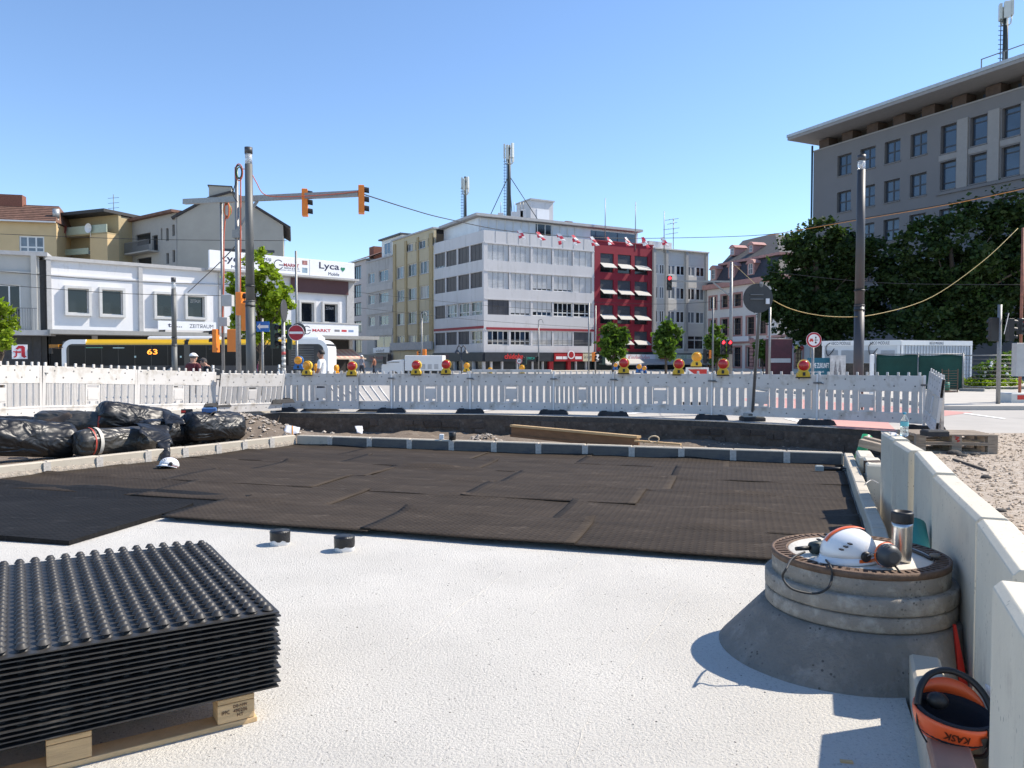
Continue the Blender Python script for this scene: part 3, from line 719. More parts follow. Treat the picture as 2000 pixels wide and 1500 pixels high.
ms = F.root('market_sign', 'white market sign box above the canopy corner', 'sign')
MB().box(u0, u1, -2.9, -2.6, z0, z1).build('board', m_sgnw, ms); MB().box(u0, u1+.3, -2.95, -2.5, z1+.02, z1+.14).build('frame', m_gr, ms)
lettering(ms, 'MARKT', u0+1.1, u0+3.0, z0+.5, z1-.5, -2.902, mat('sign_red', (.45,.03,.05), .5), .01, bold=.02)
ring_logo(ms, u0+.55, (z0+z1)/2, .4, -2.906, m_ink)
for k, c in enumerate(((.2,.2,.22), (.5,.05,.06), (.2,.3,.5))):
    MB().box(u0+3.4+k*.75, u0+3.95+k*.75, -2.91, -2.902, z0+.55, z0+.75).build('small_logo', mat('logo_%d' % k, c, .5), ms)
# striped awning of the corner shop
aw = F.root('striped_awning', 'pale striped awning over the corner shop behind the bus', 'awning')
u0 = F.u(630, -1.0); u1 = F.u(690, -1.0); za = F.z(665, 682, -1.0); zb = F.z(665, 699, -2.6)
m_aw1 = mat('awning_cream', (.62,.48,.36), .8); m_aw2 = mat('awning_pink', (.55,.30,.25), .8); k = 12
for i in range(k):
    a, b = u0+(u1-u0)*i/k, u0+(u1-u0)*(i+1)/k
    MB().add([(a,-.9,za),(b,-.9,za),(b+.25,-2.7,zb),(a+.25,-2.7,zb),(a,-.9,za-.03),(b,-.9,za-.03),(b+.25,-2.7,zb-.03),(a+.25,-2.7,zb-.03)], [(0,1,2,3),(7,6,5,4),(0,3,7,4),(2,1,5,6),(3,2,6,7)]).build('awning_strip', m_aw1 if i % 2 else m_aw2, aw)
MB().box(u0+.2, u1+.4, -2.75, -2.7, zb-.14, zb-.01).build('front_rail', m_aw1, aw)
# ---------------------------------------------------------------- grey annex at the far left
FA = Fac(-80, 57.5, 80, 59.6)
ax = FA.root('grey_annex', 'grey two storey shop building with tall balcony door at far left', 'building')
m_ga = mat('grey_render', (.44,.44,.42), .85, var=.08, vs=.6)
zt = FA.z(0, 497); zl = FA.z(0, 645); hd = [FA.rect(-4, 42, 556, 640)]
wallp('wall', m_ga, ax, FA.L, zl, zt, hd); core(ax, .1, FA.L-.1, 12, .1, zt-.1, m_int)
for h in hd: window(ax, h, 2, 1, f_white, g_dark, .1, .1, sill=None, name='balcony_door')
for p0, p1 in ((64,75),): MB().box(FA.u(p0), FA.u(p1), -.3, -.004, zl, zt).build('pilaster', m_ga, ax)
MB().box(-.3, FA.L+.6, -.3, 12, zt, zt+.3).build('roof_edge', m_gr, ax); MB().box(0, FA.L, -.2, -.004, FA.z(0,529)-.12, FA.z(0,529)).build('moulding', m_ga, ax)
MB().box(-.3, FA.L+1, -2.2, .3, zl-.4, zl-.02).build('canopy', m_gr, ax); MB().box(0, FA.L, .1, .5, .12, zl-.42).build('shopfront', mat('shop_dark2', (.05,.05,.055), .5, var=.3), ax)
rl = MB(); z0r = FA.z(30, 642); z1r = FA.z(30, 603)
for u in np.arange(FA.u(-30), FA.u(80), .16): rl.box(u, u+.025, -1.6, -1.57, zl, z1r)
rl.box(FA.u(-30), FA.u(80), -1.62, -1.55, z1r-.05, z1r); rl.build('railing', m_steel, ax)
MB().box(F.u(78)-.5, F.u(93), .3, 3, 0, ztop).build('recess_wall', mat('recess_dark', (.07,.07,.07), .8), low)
sA = FA.root('pharmacy_sign', 'white square sign with a red gothic letter at far left', 'sign')
u0, u1, z0, z1 = FA.rect(23, 53, 673, 701, -2.2); MB().box(u0, u1, -2.35, -2.2, z0, z1).build('board', m_sgnw, sA)
def lin(pts, sx, sz): return [(u0+(u1-u0)*a, z0+(z1-z0)*b) for a, b in pts]
m_ph = mat('pharmacy_red', (.50,.012,.03), .5)
g = MB(); g.prism(lin([(.20,.08),(.34,.20),(.34,.60),(.22,.52),(.10,.56),(.10,.48),(.24,.44),(.24,.22),(.08,.14)], 1, 1), -2.362, -2.352)
g.prism(lin([(.34,.42),(.60,.42),(.60,.54),(.34,.54)], 1, 1), -2.3625, -2.352); g.prism(lin([(.24,.70),(.44,.92),(.74,.92),(.86,.80),(.86,.24),(.96,.16),(.80,.06),(.62,.18),(.62,.72),(.46,.72),(.40,.64)], 1, 1), -2.363, -2.352)
g.build('gothic_letter', m_ph, sA)
# ---------------------------------------------------------------- yellow house at left behind
m_tile = mat('roof_tiles_brown', (.16,.085,.06), .85, var=.3, vs=2, bump=.8, bs=14, stretch=(1,1,1))
m_yel = mat('yellow_render', (.60,.45,.25), .85, var=.06, vs=.5)
FY = Fac(-60, 84, 115, 86); yh = FY.root('yellow_house', 'yellow house with brown tiled roof behind the annex', 'house')
ze = FY.z(60, 430); hw = [FY.rect(41, 90, 461, 493)]
wallp('wall', m_yel, yh, FY.L, 0, ze, hw); window(yh, hw[0], 3, 2, f_white, g_pale, .1, .16, split=[.32])
core(yh, .1, FY.L-.1, 8, 0, ze-.2, m_yel)
zr = ze+2.3
rf = MB(); rf.add([(-.5,-.5,ze-.15),(FY.L+.1,-.5,ze-.15),(FY.L-.8,3.6,zr),(-.5,3.6,zr),(-.5,8,ze),(FY.L+.1,8,ze)], [(0,1,2,3),(3,2,5,4),(1,5,2),(0,3,4),(0,4,5,1)]); ro = rf.build('roof', m_tile, yh)
for i in range(9):
    t = (i+.5)/9; MB().box(-.5, FY.L+.1-t*.9, -.5+4.1*t-.03, -.5+4.1*t+.03, ze-.15+(zr-ze+.15)*t-.02, ze-.15+(zr-ze+.15)*t+.06).build('tile_course', m_tile, ro)
MB().box(-.5, FY.L+.1, -.62, -.5, ze-.28, ze-.13).build('gutter', f_white, yh)
cu = FY.u(28); MB().box(cu-4, cu, 3, 4.2, zr-.4, zr+1.0).build('chimney', mat('chimney_brick', (.22,.09,.06), .9, var=.3, vs=8), ro)
ch = MB(); cx = FY.u(108); ch.tube([(cx,1,ze-.6),(cx,1,ze+.5)], .28, 12); ch.tube([(cx,1,ze+.5),(cx,1,ze+1.5)], .36, 12); ch.build('flue_pipe', mat('flue_zinc', (.45,.46,.46), .5, .6), yh)
# second yellow block with balconies
FB = Fac(110, 92, 236, 88); yb = FB.root('balcony_house', 'khaki yellow block with green balconies and satellite dishes', 'house')
m_kh = mat('khaki_render', (.42,.34,.20), .85, var=.06); m_gb = mat('balcony_green', (.42,.47,.36), .7, var=.06)
zt = FB.z(170, 425)
up = [FB.rect(116,121,438,449), FB.rect(133,144,441,453), FB.rect(157,167,444,455), FB.rect(180,190,448,458)]
lo = [FB.rect(117,124,483,492), FB.rect(131,141,484,493), FB.rect(159,168,487,496), FB.rect(175,184,488,497)]
wallp('wall', m_kh, yb, FB.L, 0, zt, up+lo); core(yb, .1, FB.L-.1, 8, 0, zt-.1, m_kh)
for h in up+lo: window(yb, h, 1, 1, f_white, g_dark, .1, .1)
zb1_ = FB.z(116, 452); zb0_ = FB.z(116, 467)
MB().box(0, FB.L, -1.6, -1.5, zb0_, zb1_).build('balcony_parapet', m_gb, yb); MB().box(0, FB.L, -1.5, -.003, zb0_-.15, zb0_-.001).build('balcony_slab', m_kh, yb)
MB().box(0, FB.L*.72, -1.6, -1.5, FB.z(150,499)-.2, FB.z(150,491)).build('balcony_parapet', m_gb, yb)
MB().box(FB.L*.74, FB.L-.01, -1.5, -.003, 0, zb0_-.16).build('bay_wall', m_yel, yb)
MB().box(-.8, FB.L+.1, -2.0, 8.3, zt, zt+.35).build('roof', mat('eave_dark', (.05,.05,.05), .8), yb)
for px, py, m_ in ((127,447,mat('dish_red', (.35,.09,.08), .6)), (175,446,f_white)):
    u, z = FB.uz(px, py, -1.7); d = MB(); d.lathe([(.02,.12),(.3,.04),(.55,-.1)], 16, (u,-1.8,z), axis='y', cap=False); d.bar((u,-1.7,z), (u,-1.55,z-.9), .06, .06); d.build('satellite_dish', m_, yb)
ant = MB(); u = FB.u(183); ant.tube([(u,3,zt),(u,3,zt+3.2)], .04, 6)
for q in (1.6,2.2,2.8): ant.bar((u-.9,3,zt+q), (u+.9,3,zt+q*.99), .04, .04)
ant.build('roof_antenna', m_steel, yb)
# grey gable house
m_gg = mat('gable_render', (.38,.355,.305), .9, var=.07, vs=.5, bump=.1, bs=5)
FG = Fac(347, 84, 553, 87); gh = FG.root('gable_house', 'tall grey house with plain gable wall above the billboard', 'house')
def gp_(px, py): u, z = FG.uz(px, py); return (u, z)
pk = gp_(452, 377); le = gp_(346, 424); re = gp_(553, 440); kn = gp_(411, 388)
poly = [(0,0), (FG.L,0), re, pk, kn, le]
MB().prism([(a, b) for a, b in poly], 0, 10).build('wall', m_gg, gh)
def roofslab(a, b):
    d = Vector((b[0]-a[0], b[1]-a[1])).normalized(); nn = Vector((-d.y, d.x))
    p = [Vector(a), Vector(b), Vector(b)+nn*.22, Vector(a)+nn*.22]; return [(q.x, q.y) for q in p]
rr = MB(); rr.prism(roofslab(pk, (re[0]+.7, re[1]-.35)), -.3, 10.2); rr.prism(roofslab((le[0]-.5, le[1]-.25), kn), -.3, 10.2); rr.prism(roofslab(kn, pk), -.3, 10.2); rr.build('roof', mat('slate_dark', (.05,.045,.045), .8, var=.3), gh)
cc = gp_(408, 388); cd = gp_(452, 388); MB().box(cc[0], cd[0], .02, 2.2, cc[1]-1, gp_(430,364)[1]).build('chimney', m_gg, gh)
MB().box(cc[0]-.12, cd[0]+.1, -.1, 2.35, gp_(430,364)[1], gp_(430,364)[1]+.1).build('chimney_cap', f_dark, gh)
MB().box(gp_(378,400)[0], gp_(390,400)[0], 1, 2, kn[1]-1, kn[1]+.1).build('small_chimney', mat('chimney_brick', (1,1,1)), gh)
MB().box(gp_(438,489)[0], gp_(536,489)[0], -.03, -.003, gp_(480,492)[1], gp_(480,487)[1]).build('wall_frame', f_dark, gh)
# side wing of the gable house, running back
FW = Fac(233, 92, 347, 84); wg = FW.root('side_wing', 'shaded grey wing with balconies beside the gable house', 'house')
zt = FW.z(290, 427); hh = [FW.rect(268,297,456,478), FW.rect(300,311,459,492), FW.rect(270,298,503,520), FW.rect(317,320,445,468), FW.rect(327,332,445,470), FW.rect(339,344,438,460), FW.rect(327,332,494,515), FW.rect(339,344,488,512)]
m_gs = mat('wing_render', (.36,.345,.315), .9, var=.06)
wallp('wall', m_gs, wg, FW.L, 0, zt, hh); core(wg, .1, FW.L-.1, 9, 0, zt-.1, m_gs)
for h in hh: window(wg, h, 1, 1, f_dark, g_dark, .2, .08)
MB().box(-.2, FW.L+.2, -.6, 9.2, zt, zt+.3).build('roof', m_tile, wg)
for zz in (FW.z(285,494), FW.z(285,478)-6.4):
    MB().box(FW.u(266), FW.u(313), -1.2, -.003, zz-.15, zz).build('balcony_slab', m_gs, wg)
    b = MB()
    for u in np.arange(FW.u(266), FW.u(313), .18): b.box(u, u+.04, -1.2, -1.16, zz, zz+1.1)
    b.box(FW.u(266), FW.u(313), -1.22, -1.14, zz+1.1, zz+1.18); b.build('balcony_rail', m_steel, wg)
MB().box(0, FW.u(257), -1.8, -.003, 0, zt+.5).build('stair_wall', m_gg, wg)
# ---------------------------------------------------------------- street row left of the corner block
def Yst(px): return 95.0/(1-.00124*(848-px))
def row(name, label, pa, pb, ytop_px, m, wins, frame, glass, nx=2, extra=None, depth=10, sillm=None, split=None, zbase=0.0, fw=.09):
    f = Fac(pa, Yst(pa), pb, Yst(pb)); r = f.root(name, label, 'building'); zt = f.z(*ytop_px); hs = [f.rect(*q) for q in wins]
    wallp('wall', m, r, f.L, zbase, zt, hs); core(r, .1, f.L-.1, depth, 0, zt-.1, m_int)
    for h in hs: window(r, h, nx if h[1]-h[0] > 1.3 else 1, 1, frame, glass, .14, fw, sill=sillm, split=split)
    MB().box(-.1, f.L+.05, -.15, depth, zt, zt+.2).build('roof_edge', m_gr, r)
    return f, r, zt
m_pinkw = mat('pale_render', (.52,.48,.46), .85, var=.05)
fr_, rt_, zt_ = row('narrow_house', 'narrow pale house with dark grid windows beside the low building', 683, 717, (700,512), m_pinkw,
    [(692,706,519,546), (692,706,556,581), (692,706,591,617), (692,706,627,650), (692,706,660,690)], f_dark, g_blue, 3, fw=.12)
rfm = MB(); rfm.add([(-3,-.4,zt_+.2),(fr_.L+1.5,-.4,zt_+.2),(fr_.L+1.5,5,zt_+2.4),(-3,5,zt_+2.0)], [(0,1,2,3)]); rfm.add([(-3,-.4,zt_+.05),(fr_.L+1.5,-.4,zt_+.05),(fr_.L+1.5,5,zt_+2.2),(-3,5,zt_+1.8)], [(3,2,1,0)]); rfm.build('roof', m_tile, rt_)
MB().box(.8, 2.6, 3, 4.5, zt_+.8, zt_+2.8).build('chimney', MATS['chimney_brick'], rt_)
m_gbl = mat('grey_clad', (.46,.45,.43), .85, var=.08, vs=.5, stain=(.34,.33,.31), sthr=.57, ss=1.2, stretch=(1,1,.3))
fr_, rt_, zt_ = row('grey_apartment_house', 'grey apartment house with five storeys left of the yellow one', 717, 768, (742,507), m_gbl,
    [(720,732,533,553), (741,759,527,549), (720,732,576,594), (741,759,571,591), (720,732,619,637), (741,759,616,635), (732,764,657,679)], f_white, [g_blue,g_pale], 2)
for yy in (556, 600, 643): MB().box(0, fr_.L, -.12, -.003, fr_.z(742,yy)-.9, fr_.z(742,yy)).build('spandrel_band', mat('concrete_band', (.50,.49,.47), .85, var=.1, vs=1), rt_)
MB().box(fr_.u(733), fr_.u(765), -.35, -.2, fr_.z(748,689), fr_.z(748,679)).build('name_board', m_sgnw, rt_)
lettering(rt_, 'wolsdorff', fr_.u(738), fr_.u(755), fr_.z(748,688), fr_.z(748,682), -.352, m_ink)
MB().box(.2, fr_.L, -.8, -.3, fr_.z(742,706), fr_.z(742,692)).build('shop_fascia', mat('shop_fascia_dark', (.09,.075,.075), .5), rt_)
lettering(rt_, 'TABAKWAREN', fr_.u(730), fr_.u(760), fr_.z(745,702), fr_.z(745,696), -.802, mat('dull_red', (.25,.05,.05), .6))
up_ = MB().box(fr_.u(734), fr_.L+.8, 1.0, 6, zt_+.2, zt_+2.9).build('penthouse', f_white, rt_)
for p0, p1 in ((740,752), (762,777)): window(rt_, (fr_.u(p0), fr_.u(p1), zt_+.7, zt_+2.4), 2, 1, f_white, g_blue, .9, .1)
MB().box(fr_.u(732), fr_.L+1.2, .6, 6.4, zt_+2.9, zt_+3.1).build('penthouse_roof', f_dark, rt_)
m_yc = mat('yellow_panels', (.54,.47,.32), .8, var=.07, vs=.7, stain=(.40,.35,.25), sthr=.60, ss=1.4, stretch=(1,1,.2)); yw = []
def lerpc(px, a, b): return a+(b-a)*(px-783)/(829.5-783)
for c0, c1 in ((775,791), (797,815), (820,839)):
    pm = (c0+c1)/2
    for (a0, b0), (a1, b1) in (((520,544),(509,534)), ((566,589),(557.5,582.5)), ((611,635),(606,630)), ((656,684),(654,677))):
        yw.append((c0, c1, lerpc(pm,a0,a1), lerpc(pm,b0,b1)))
top3 = [(775+17,791+16,476,491), (812,831,470,486), (836,848,464,480)]
fy, ry, zty = row('yellow_apartment_house', 'yellow panelled apartment house next to the corner office block', 768, 848, (782,467), m_yc, yw+top3, f_white, [g_dark,g_pale,g_curt], 3, sillm=m_gr)
for c0, c1 in ((770,774.5), (792,796), (816,819), (840,846)): MB().box(fy.u(c0), fy.u(c1), -.14, -.003, 3.6, zty-.5).build('pilaster', mat('ochre_strip', (.42,.33,.18), .8, var=.08), ry)
MB().box(-.1, fy.L, -.45, -.2, 2.6, 3.6).build('shop_fascia', m_gr, ry)
# ---------------------------------------------------------------- corner office block
FL = Fac(848, 95, 945, 85); FR = Fac(945, 85, 1160, 92.2)
m_of = mat('office_panels', (.60,.59,.595), .55, var=.06, vs=.5, stain=(.50,.49,.48), sthr=.60, ss=1.2, stretch=(1,1,.2)); m_sh = mat('shop_charcoal', (.022,.028,.038), .5, var=.2)
cb = FR.root('corner_office_block', 'white five storey corner office block with ribbon windows and blinds', 'building')
zpar = FR.z(945, 449); zgr = FR.z(945, 688); zb2 = FR.z(945, 706)
def lr(px, a, b, pa, pb): return a+(b-a)*(px-pa)/(pb-pa)
rw = []; colsR = [(952,995),(997,1037),(1040,1079),(1081,1119),(1120,1156)]
rowsR = [((475.5,507.5),(491,520.5)), ((530,562.5),(541,571)), ((585,614),(592.5,621)), ((645,674),(650,676))]
for ri, ((a0, b0), (a1, b1)) in enumerate(rowsR):
    zt_ = FR.z(952, a0); zb_ = FR.z(952, b0)
    for ci, (c0, c1) in enumerate(colsR): rw.append((ri, ci, (FR.u(c0)+.04, FR.u(c1)-.04, zb_, zt_)))
wallp('right_wall', m_of, cb, FR.L, zgr, zpar, [q[2] for q in rw], .4)
random.seed(5)
for ri, ci, h in rw:
    bl, bf = m_blindL, 1.0
    if ri == 1 and ci in (2, 3): bf = .88
    if ri == 2: bl, bf = [(m_blindD, 1.0), (m_blindL, .85), (m_blindL, .72), (None, 0), (None, 0)][ci]
    if ri == 3: bl, bf = [(None, 0), (None, 0), (m_blindL, 1), (m_blindL, 1), (m_blindD, 1)][ci]
    window(cb, h, 4 if ci < 4 else 3, 1, f_white, [g_dark,g_dark,g_blue], .18, .1, .08, blind=bl, bfrac=bf, split=[.28] if bl is None else None)
    if ri == 3:
        gr = MB()
        for q in (.25,.42,.59): gr.box(h[0], h[1], -.02, .02, h[2]+q, h[2]+q+.04)
        gr.build('guard_rail', m_galv, cb)
# the left face is built in its own frame and hung on the same block
lf = FL.root('left_face', None, None); 
lw = []; colsL = [(849,870),(871,892.5),(894,917),(918,944)]
for ri, (y4) in enumerate(((477,509),(532,562),(589,616),(646,672))):
    zt_ = FL.z(931, y4[0]); zb_ = FL.z(931, y4[1])
    for ci, (c0, c1) in enumerate(colsL): lw.append((ri, ci, (FL.u(c0)+.06, FL.u(c1)-.06, zb_, zt_)))
Mloc = cb.matrix_basis.inverted() @ Matrix.Translation((FL.a.x, FL.a.y, 0)) @ Matrix.Rotation(FL.rz, 4, 'Z')
bpy.data.objects.remove(lf)
def into(o, M): o.data.transform(M); return o
class Sub:   # collects meshes of the second face and moves them into the block's frame
    def __init__(s, par, M): s.par = par; s.M = M; s.k0 = set(par.children_recursive)
    def done(s):
        for o in s.par.children_recursive:
            if o not in s.k0 and o.type == 'MESH': o.data.transform(s.M)
sub = Sub(cb, Mloc)
wallp('left_wall', m_of, cb, FL.L-.003, zgr, zpar, [q[2] for q in lw], .4)
for ri, ci, h in lw:
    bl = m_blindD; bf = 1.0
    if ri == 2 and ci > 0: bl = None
    if ri == 3 and ci == 3: bl = None
    if ri == 0 and ci == 0: bf = .85
    window(cb, h, 3, 1, f_white, [g_dark,g_pale], .18, .08, .08, blind=bl, bfrac=bf, split=[.3] if bl is None else None)
for zz in (FL.z(931,642),): MB().box(0, FL.L, -.06, -.003, zz, zz+.28).build('red_strip', mat('red_strip', (.30,.03,.04), .6), cb)
MB().box(-.0, FL.L+.1, -.25, 0.0, zb2, zgr-.02).build('shop_fascia', m_sh, cb)
lettering(cb, 'chidoba', FL.u(863), FL.u(880), FL.z(870,700), FL.z(870,691), -.252, mat('neon_red_dim', (.25,.02,.03), .5))
MB().box(0, FL.L, .3, .6, .12, zb2).build('shopfront', mat('shop_glass', (.03,.032,.035), .15, var=.6, vs=.4), cb)
for u in np.linspace(.5, FL.L-.4, 6): MB().box(u, u+.3, .0, .29, .12, zb2-.02).build('shop_pier', m_of, cb)
for ri in range(4):
    h = lw[ri*4][2]; MB().box(0, FL.L, -.05, -.003, h[3]+.02, h[3]+.16).build('blind_box', m_of, cb)
sub.done()
zz = FR.z(952,641)-.1; MB().box(.3, FR.L, -.06, -.003, zz-.05, zz+.22).build('red_strip', MATS['red_strip'], cb)
for ri in range(4):
    h = rw[ri*5][2]; MB().box(.1, FR.L, -.05, -.003, h[3]+.03, h[3]+.16).build('blind_box', m_of, cb)
for u in np.linspace(0, FR.L, 11)[1:-1]: MB().box(u-.02, u+.02, -.025, -.002, zpar-1.4, zpar).build('panel_joint', m_gr, cb)
MB().box(.5, FR.L-.2, .5, 14, .1, zpar-.3).build('building_core', m_int, cb)
MB().box(-.0, FR.u(1079), -.25, 0.0, zb2, zgr-.02).build('shop_fascia', m_sh, cb)
m_neon = mat('neon_red', (.62,.04,.04), .5); m_teal = mat('sign_teal', (.04,.42,.33), .5)
lettering(cb, 'chidoba', FR.u(983), FR.u(1020), FR.z(1000,701), FR.z(1000,691), -.255, m_neon, .05, bold=.02)
lettering(cb, 'MEXICAN', FR.u(1022), FR.u(1046), FR.z(1032,702), FR.z(1032,697.5), -.255, m_teal, .05)
m_kred = mat('shop_red', (.36,.012,.02), .5)
MB().box(FR.u(1080), FR.u(1135), -.35, 0.0, zb2, zgr-.1).build('shop_sign', m_kred, cb)
for p0, p1 in ((1083,1095),(1096,1105),(1120,1133)): MB().box(FR.u(p0), FR.u(p1), -.37, -.352, zb2+.25, zgr-.45).build('sign_panel', m_sgnw, cb)
cl = MB(); cl.lathe([(.5,-.42),(.5,-.38)], 20, (FR.u(1112), 0, zgr-.25), axis='y'); cl.build('round_logo', m_sgnw, cb)
cl = MB(); cl.lathe([(.36,-.43),(.36,-.421)], 20, (FR.u(1112), 0, zgr-.25), axis='y'); cl.build('round_logo', m_kred, cb)
MB().box(FR.u(1136), FR.L, -.3, 0.0, zb2, zgr-.1).build('shop_sign', mat('sign_cream', (.60,.55,.38), .5), cb)
lettering(cb, 'La Leggenda', FR.u(1138), FR.u(1158), FR.z(1148,702), FR.z(1148,693), -.302, m_ink, shear=.2)
MB().box(0, FR.L, .3, .6, .12, zb2).build('shopfront', MATS['shop_glass'], cb)
MB().box(FR.u(1072), FR.u(1080), -.1, .29, .12, zb2-.02).build('shop_pier', m_kred, cb); MB().box(FR.u(1108), FR.u(1114), -.1, .29, .12, zb2-.02).build('shop_pier', m_kred, cb)
for c0, c1 in ((958,962),(980,983),(1010,1012),(1040,1042),(1060,1062),(1125,1127),(1145,1147)): MB().box(FR.u(c0), FR.u(c1), .0, .29, .12, zb2-.02).build('shop_pier', m_of, cb)
# penthouse and roof
zp0 = zpar-.35; zph = FR.z(1151, 441, 2.2)
ph = MB(); MB().box(.3, FR.L+8, 1.9, 11.4, zp0, zph-.35).build('penthouse_wall', m_blindL, cb)
for i in range(13):
    u = .5+i*(FR.L-1)/13; MB().box(u, u+.09, 1.82, 1.895, zp0, zph-.36).build('penthouse_mullion', f_white, cb)
MB().box(FR.u(1046,1.9), FR.u(1075,1.9), 1.85, 1.895, zp0+.2, zph-.5).build('penthouse_window', g_dark, cb)
MB().box(FR.u(1153,1.9), FR.u(1240,1.9), 1.85, 1.895, zp0+.6, zph-.6).build('penthouse_window', g_blue, cb)
MB().box(-.3, FR.L+8.3, 1.2, 11.6, zph-.3, zph).build('penthouse_roof', m_gr, cb)
u0, u1 = FR.u(1036,6), FR.u(1080,6); MB().box(u0, u1, 6, 9.5, zph, FR.z(1057,393,6)).build('lift_housing', m_of, cb)
MB().box(u0+.9, u1-.6, 5.96, 5.999, zph+.1, zph+2.2).build('lift_door', m_sgnw, cb)
MB().box(u0-.1, u1+.1, 5.8, 9.6, FR.z(1057,393,6), FR.z(1057,390,6)).build('housing_roof', m_gr, cb)
MB().box(FR.u(1105,5), FR.u(1118,5), 5, 6, zph, zph+.9).build('chimney', MATS['chimney_brick'], cb)
def antenna(label, X, Y, z0, z1, pz0, pz1, n, rm, rp_, struts=True, wdt=.32):
    r = empty('antenna_mast', (X, Y, z0), 0, label, 'antenna'); h = z1-z0
    m_am = mat('mast_dark', (.035,.045,.045), .6); m_ap = mat('antenna_panel', (.55,.58,.55), .5, var=.05)
    MB().tube([(0,0,0),(0,0,h)], [rm, rm*.75], 10).build('mast', m_am, r)
    ld = MB(); ld.bar((-rm-.22,-.1,0), (-rm-.22,-.1,h*.82), .05, .05); ld.bar((-rm-.02,-.1,0), (-rm-.02,-.1,h*.82), .05, .05)
    for q in np.arange(.4, h*.8, .35): ld.bar((-rm-.4,-.1,q), (-rm,-.1,q), .04, .04)
    ld.build('ladder', m_am, r)
    for i in range(n):
        a = R(-110+360*i/n); c, s = math.cos(a), math.sin(a)
        b = MB(); dz = (0,.25,-.15)[i % 3]; b.cbox(-wdt/2, wdt/2, -.1, .1, pz0-z0+dz, pz1-z0+dz, .04); b.bar((0,.1,pz0-z0+.3), (0,rp_-.05,pz0-z0+.3), .06, .06); b.bar((0,.1,pz1-z0-.3), (0,rp_-.05,pz1-z0-.3), .06, .06)
        b.tube([(0,.0,pz0-z0+dz),(0,.05,pz0-z0-.35),(0,rp_*.7,pz0-z0-.5)], .05, 6)
        b.build('panel_antenna', m_ap, r, loc=(c*rp_, s*rp_, 0), rot=(0, 0, a+math.pi/2))
    if struts:
        for dx, dy in ((-2.6,-.5), (3.6,-.8), (.5,2.5)): MB().tube([(0,0,h*.62),(dx,dy,.1)], .05, 6).build('strut', m_am, r)
    return r
p = P(994, 420, 93); antenna('tall rooftop phone mast with pale panels on the corner block', p.x, p.y, zph, P(994,284,93).z, P(994,313,93).z, P(994,285,93).z, 5, .28, .55)
p = P(909, 430, 97); antenna('smaller rooftop phone mast left of the tall one', p.x, p.y, zph-.6, P(909,345,97).z, P(909,373,97).z, P(909,350,97).z, 5, .2, .42, False, .26)
for i, px in enumerate((978,1004,1016,1022)):
    p = P(px, 417, 90); hq = .75+.12*i; r_ = empty('radio_box', (p.x, p.y, zph), 0, ['leftmost','second','third','rightmost'][i]+' pale radio box at the foot of the tall roof mast', 'equipment', 'radio boxes on the corner block')
    MB().cbox(-.33, .33, 0, .4, 0, hq, .03).build('case', m_of, r_); MB().tube([(0,.2,hq),(0,.2,2)], .04, 6).build('whip_antenna', m_galv, r_)
for i, (px, y0, y1) in enumerate(((1182,465,387), (1241,470,394), (1297,475,412))):
    p = P(px, y0, 94+i*1.2); o = MB().tube([(0,0,-1.2),(0,0,P(px,y1,p.y).z-p.z)], [.07,.04], 8).build('flag_pole', m_galv, loc=p)
    tag(o, ['thin bare flagpole above the left edge of the red house', 'thin bare flagpole above the red house right edge', 'thin bare flagpole on the pale grey house roof'][i], 'pole', 'roof flagpoles')
p = P(1315, 475, 99); a = MB(); a.tube([(0,0,-1.5),(0,0,3.2)], .05, 6)
for q, wq in ((3.0,1.1),(2.5,.8),(1.8,1.3),(1.2,1.0)): a.bar((-wq,0,q-.1), (wq*.6,0,q+.15), .05, .05); a.bar((-wq*.5,-.3,q), (-wq*.5,.3,q), .04, .04)
tag(a.build('television_aerial', m_galv, loc=p), 'spiky television aerial on the pale grey house', 'aerial')
# ---------------------------------------------------------------- red house, pale house
def Yrow(px): return 1/(1/85+(1/92.2-1/85)*(px-945)/(1160-945))
FRd = Fac(1160.5, Yrow(1160.5), 1274, Yrow(1274)); rd = FRd.root('red_house', 'dark red house front with twelve windows and white drop awnings', 'building')
m_rd = mat('red_render', (.27,.016,.032), .7, var=.05, vs=.5); m_gl = mat('louvre_grey', (.075,.08,.095), .5, var=.1); m_awn = mat('awning_white', (.45,.44,.41), .7, var=.03)
zt = FRd.z(1161, 470); zb = FRd.z(1161, 687); hs = []
for c0, c1 in ((1172,1198),(1206,1232),(1239,1265)):
    for y0, y1 in ((495,532),(546,583),(596,632),(646,681)):
        zz0 = FRd.z(1185, y1); zz1 = FRd.z(1185, y0); hs.append((FRd.u(c0), FRd.u(c1), zz0, zz1))
wallp('wall', m_rd, rd, FRd.L, zb, zt, hs); core(rd, .1, FRd.L-.1, 12, 0, zt-.1, m_int)
for h in hs:
    wn = window(rd, h, 1, 1, f_dark, g_dark, .2, .08, split=[.33])
    zm = h[2]+(h[3]-h[2])*.50
    s = MB()
    for q in range(10): s.box(h[0]+.05, h[1]-.05, .12, .15, zm+(h[3]-zm)*q/10, zm+(h[3]-zm)*(q+.85)/10)
    s.build('roller_blind', m_gl, wn)
    zl_ = h[2]+(h[3]-h[2])*.22
    a = MB(); a.add([(h[0]+.03,.1,zm),(h[1]-.03,.1,zm),(h[1]+.10,-.62,zl_+.06),(h[0]+.10,-.62,zl_+.06),(h[0]+.03,.1,zm-.05),(h[1]-.03,.1,zm-.05),(h[1]+.10,-.62,zl_),(h[0]+.10,-.62,zl_)], [(0,3,2,1),(4,5,6,7),(3,7,6,2),(0,4,7,3),(1,2,6,5)])
    a.build('drop_awning', m_awn, wn)
MB().box(-.05, FRd.L+.05, -.1, 12, zt, zt+.12).build('roof_edge', m_rd, rd)
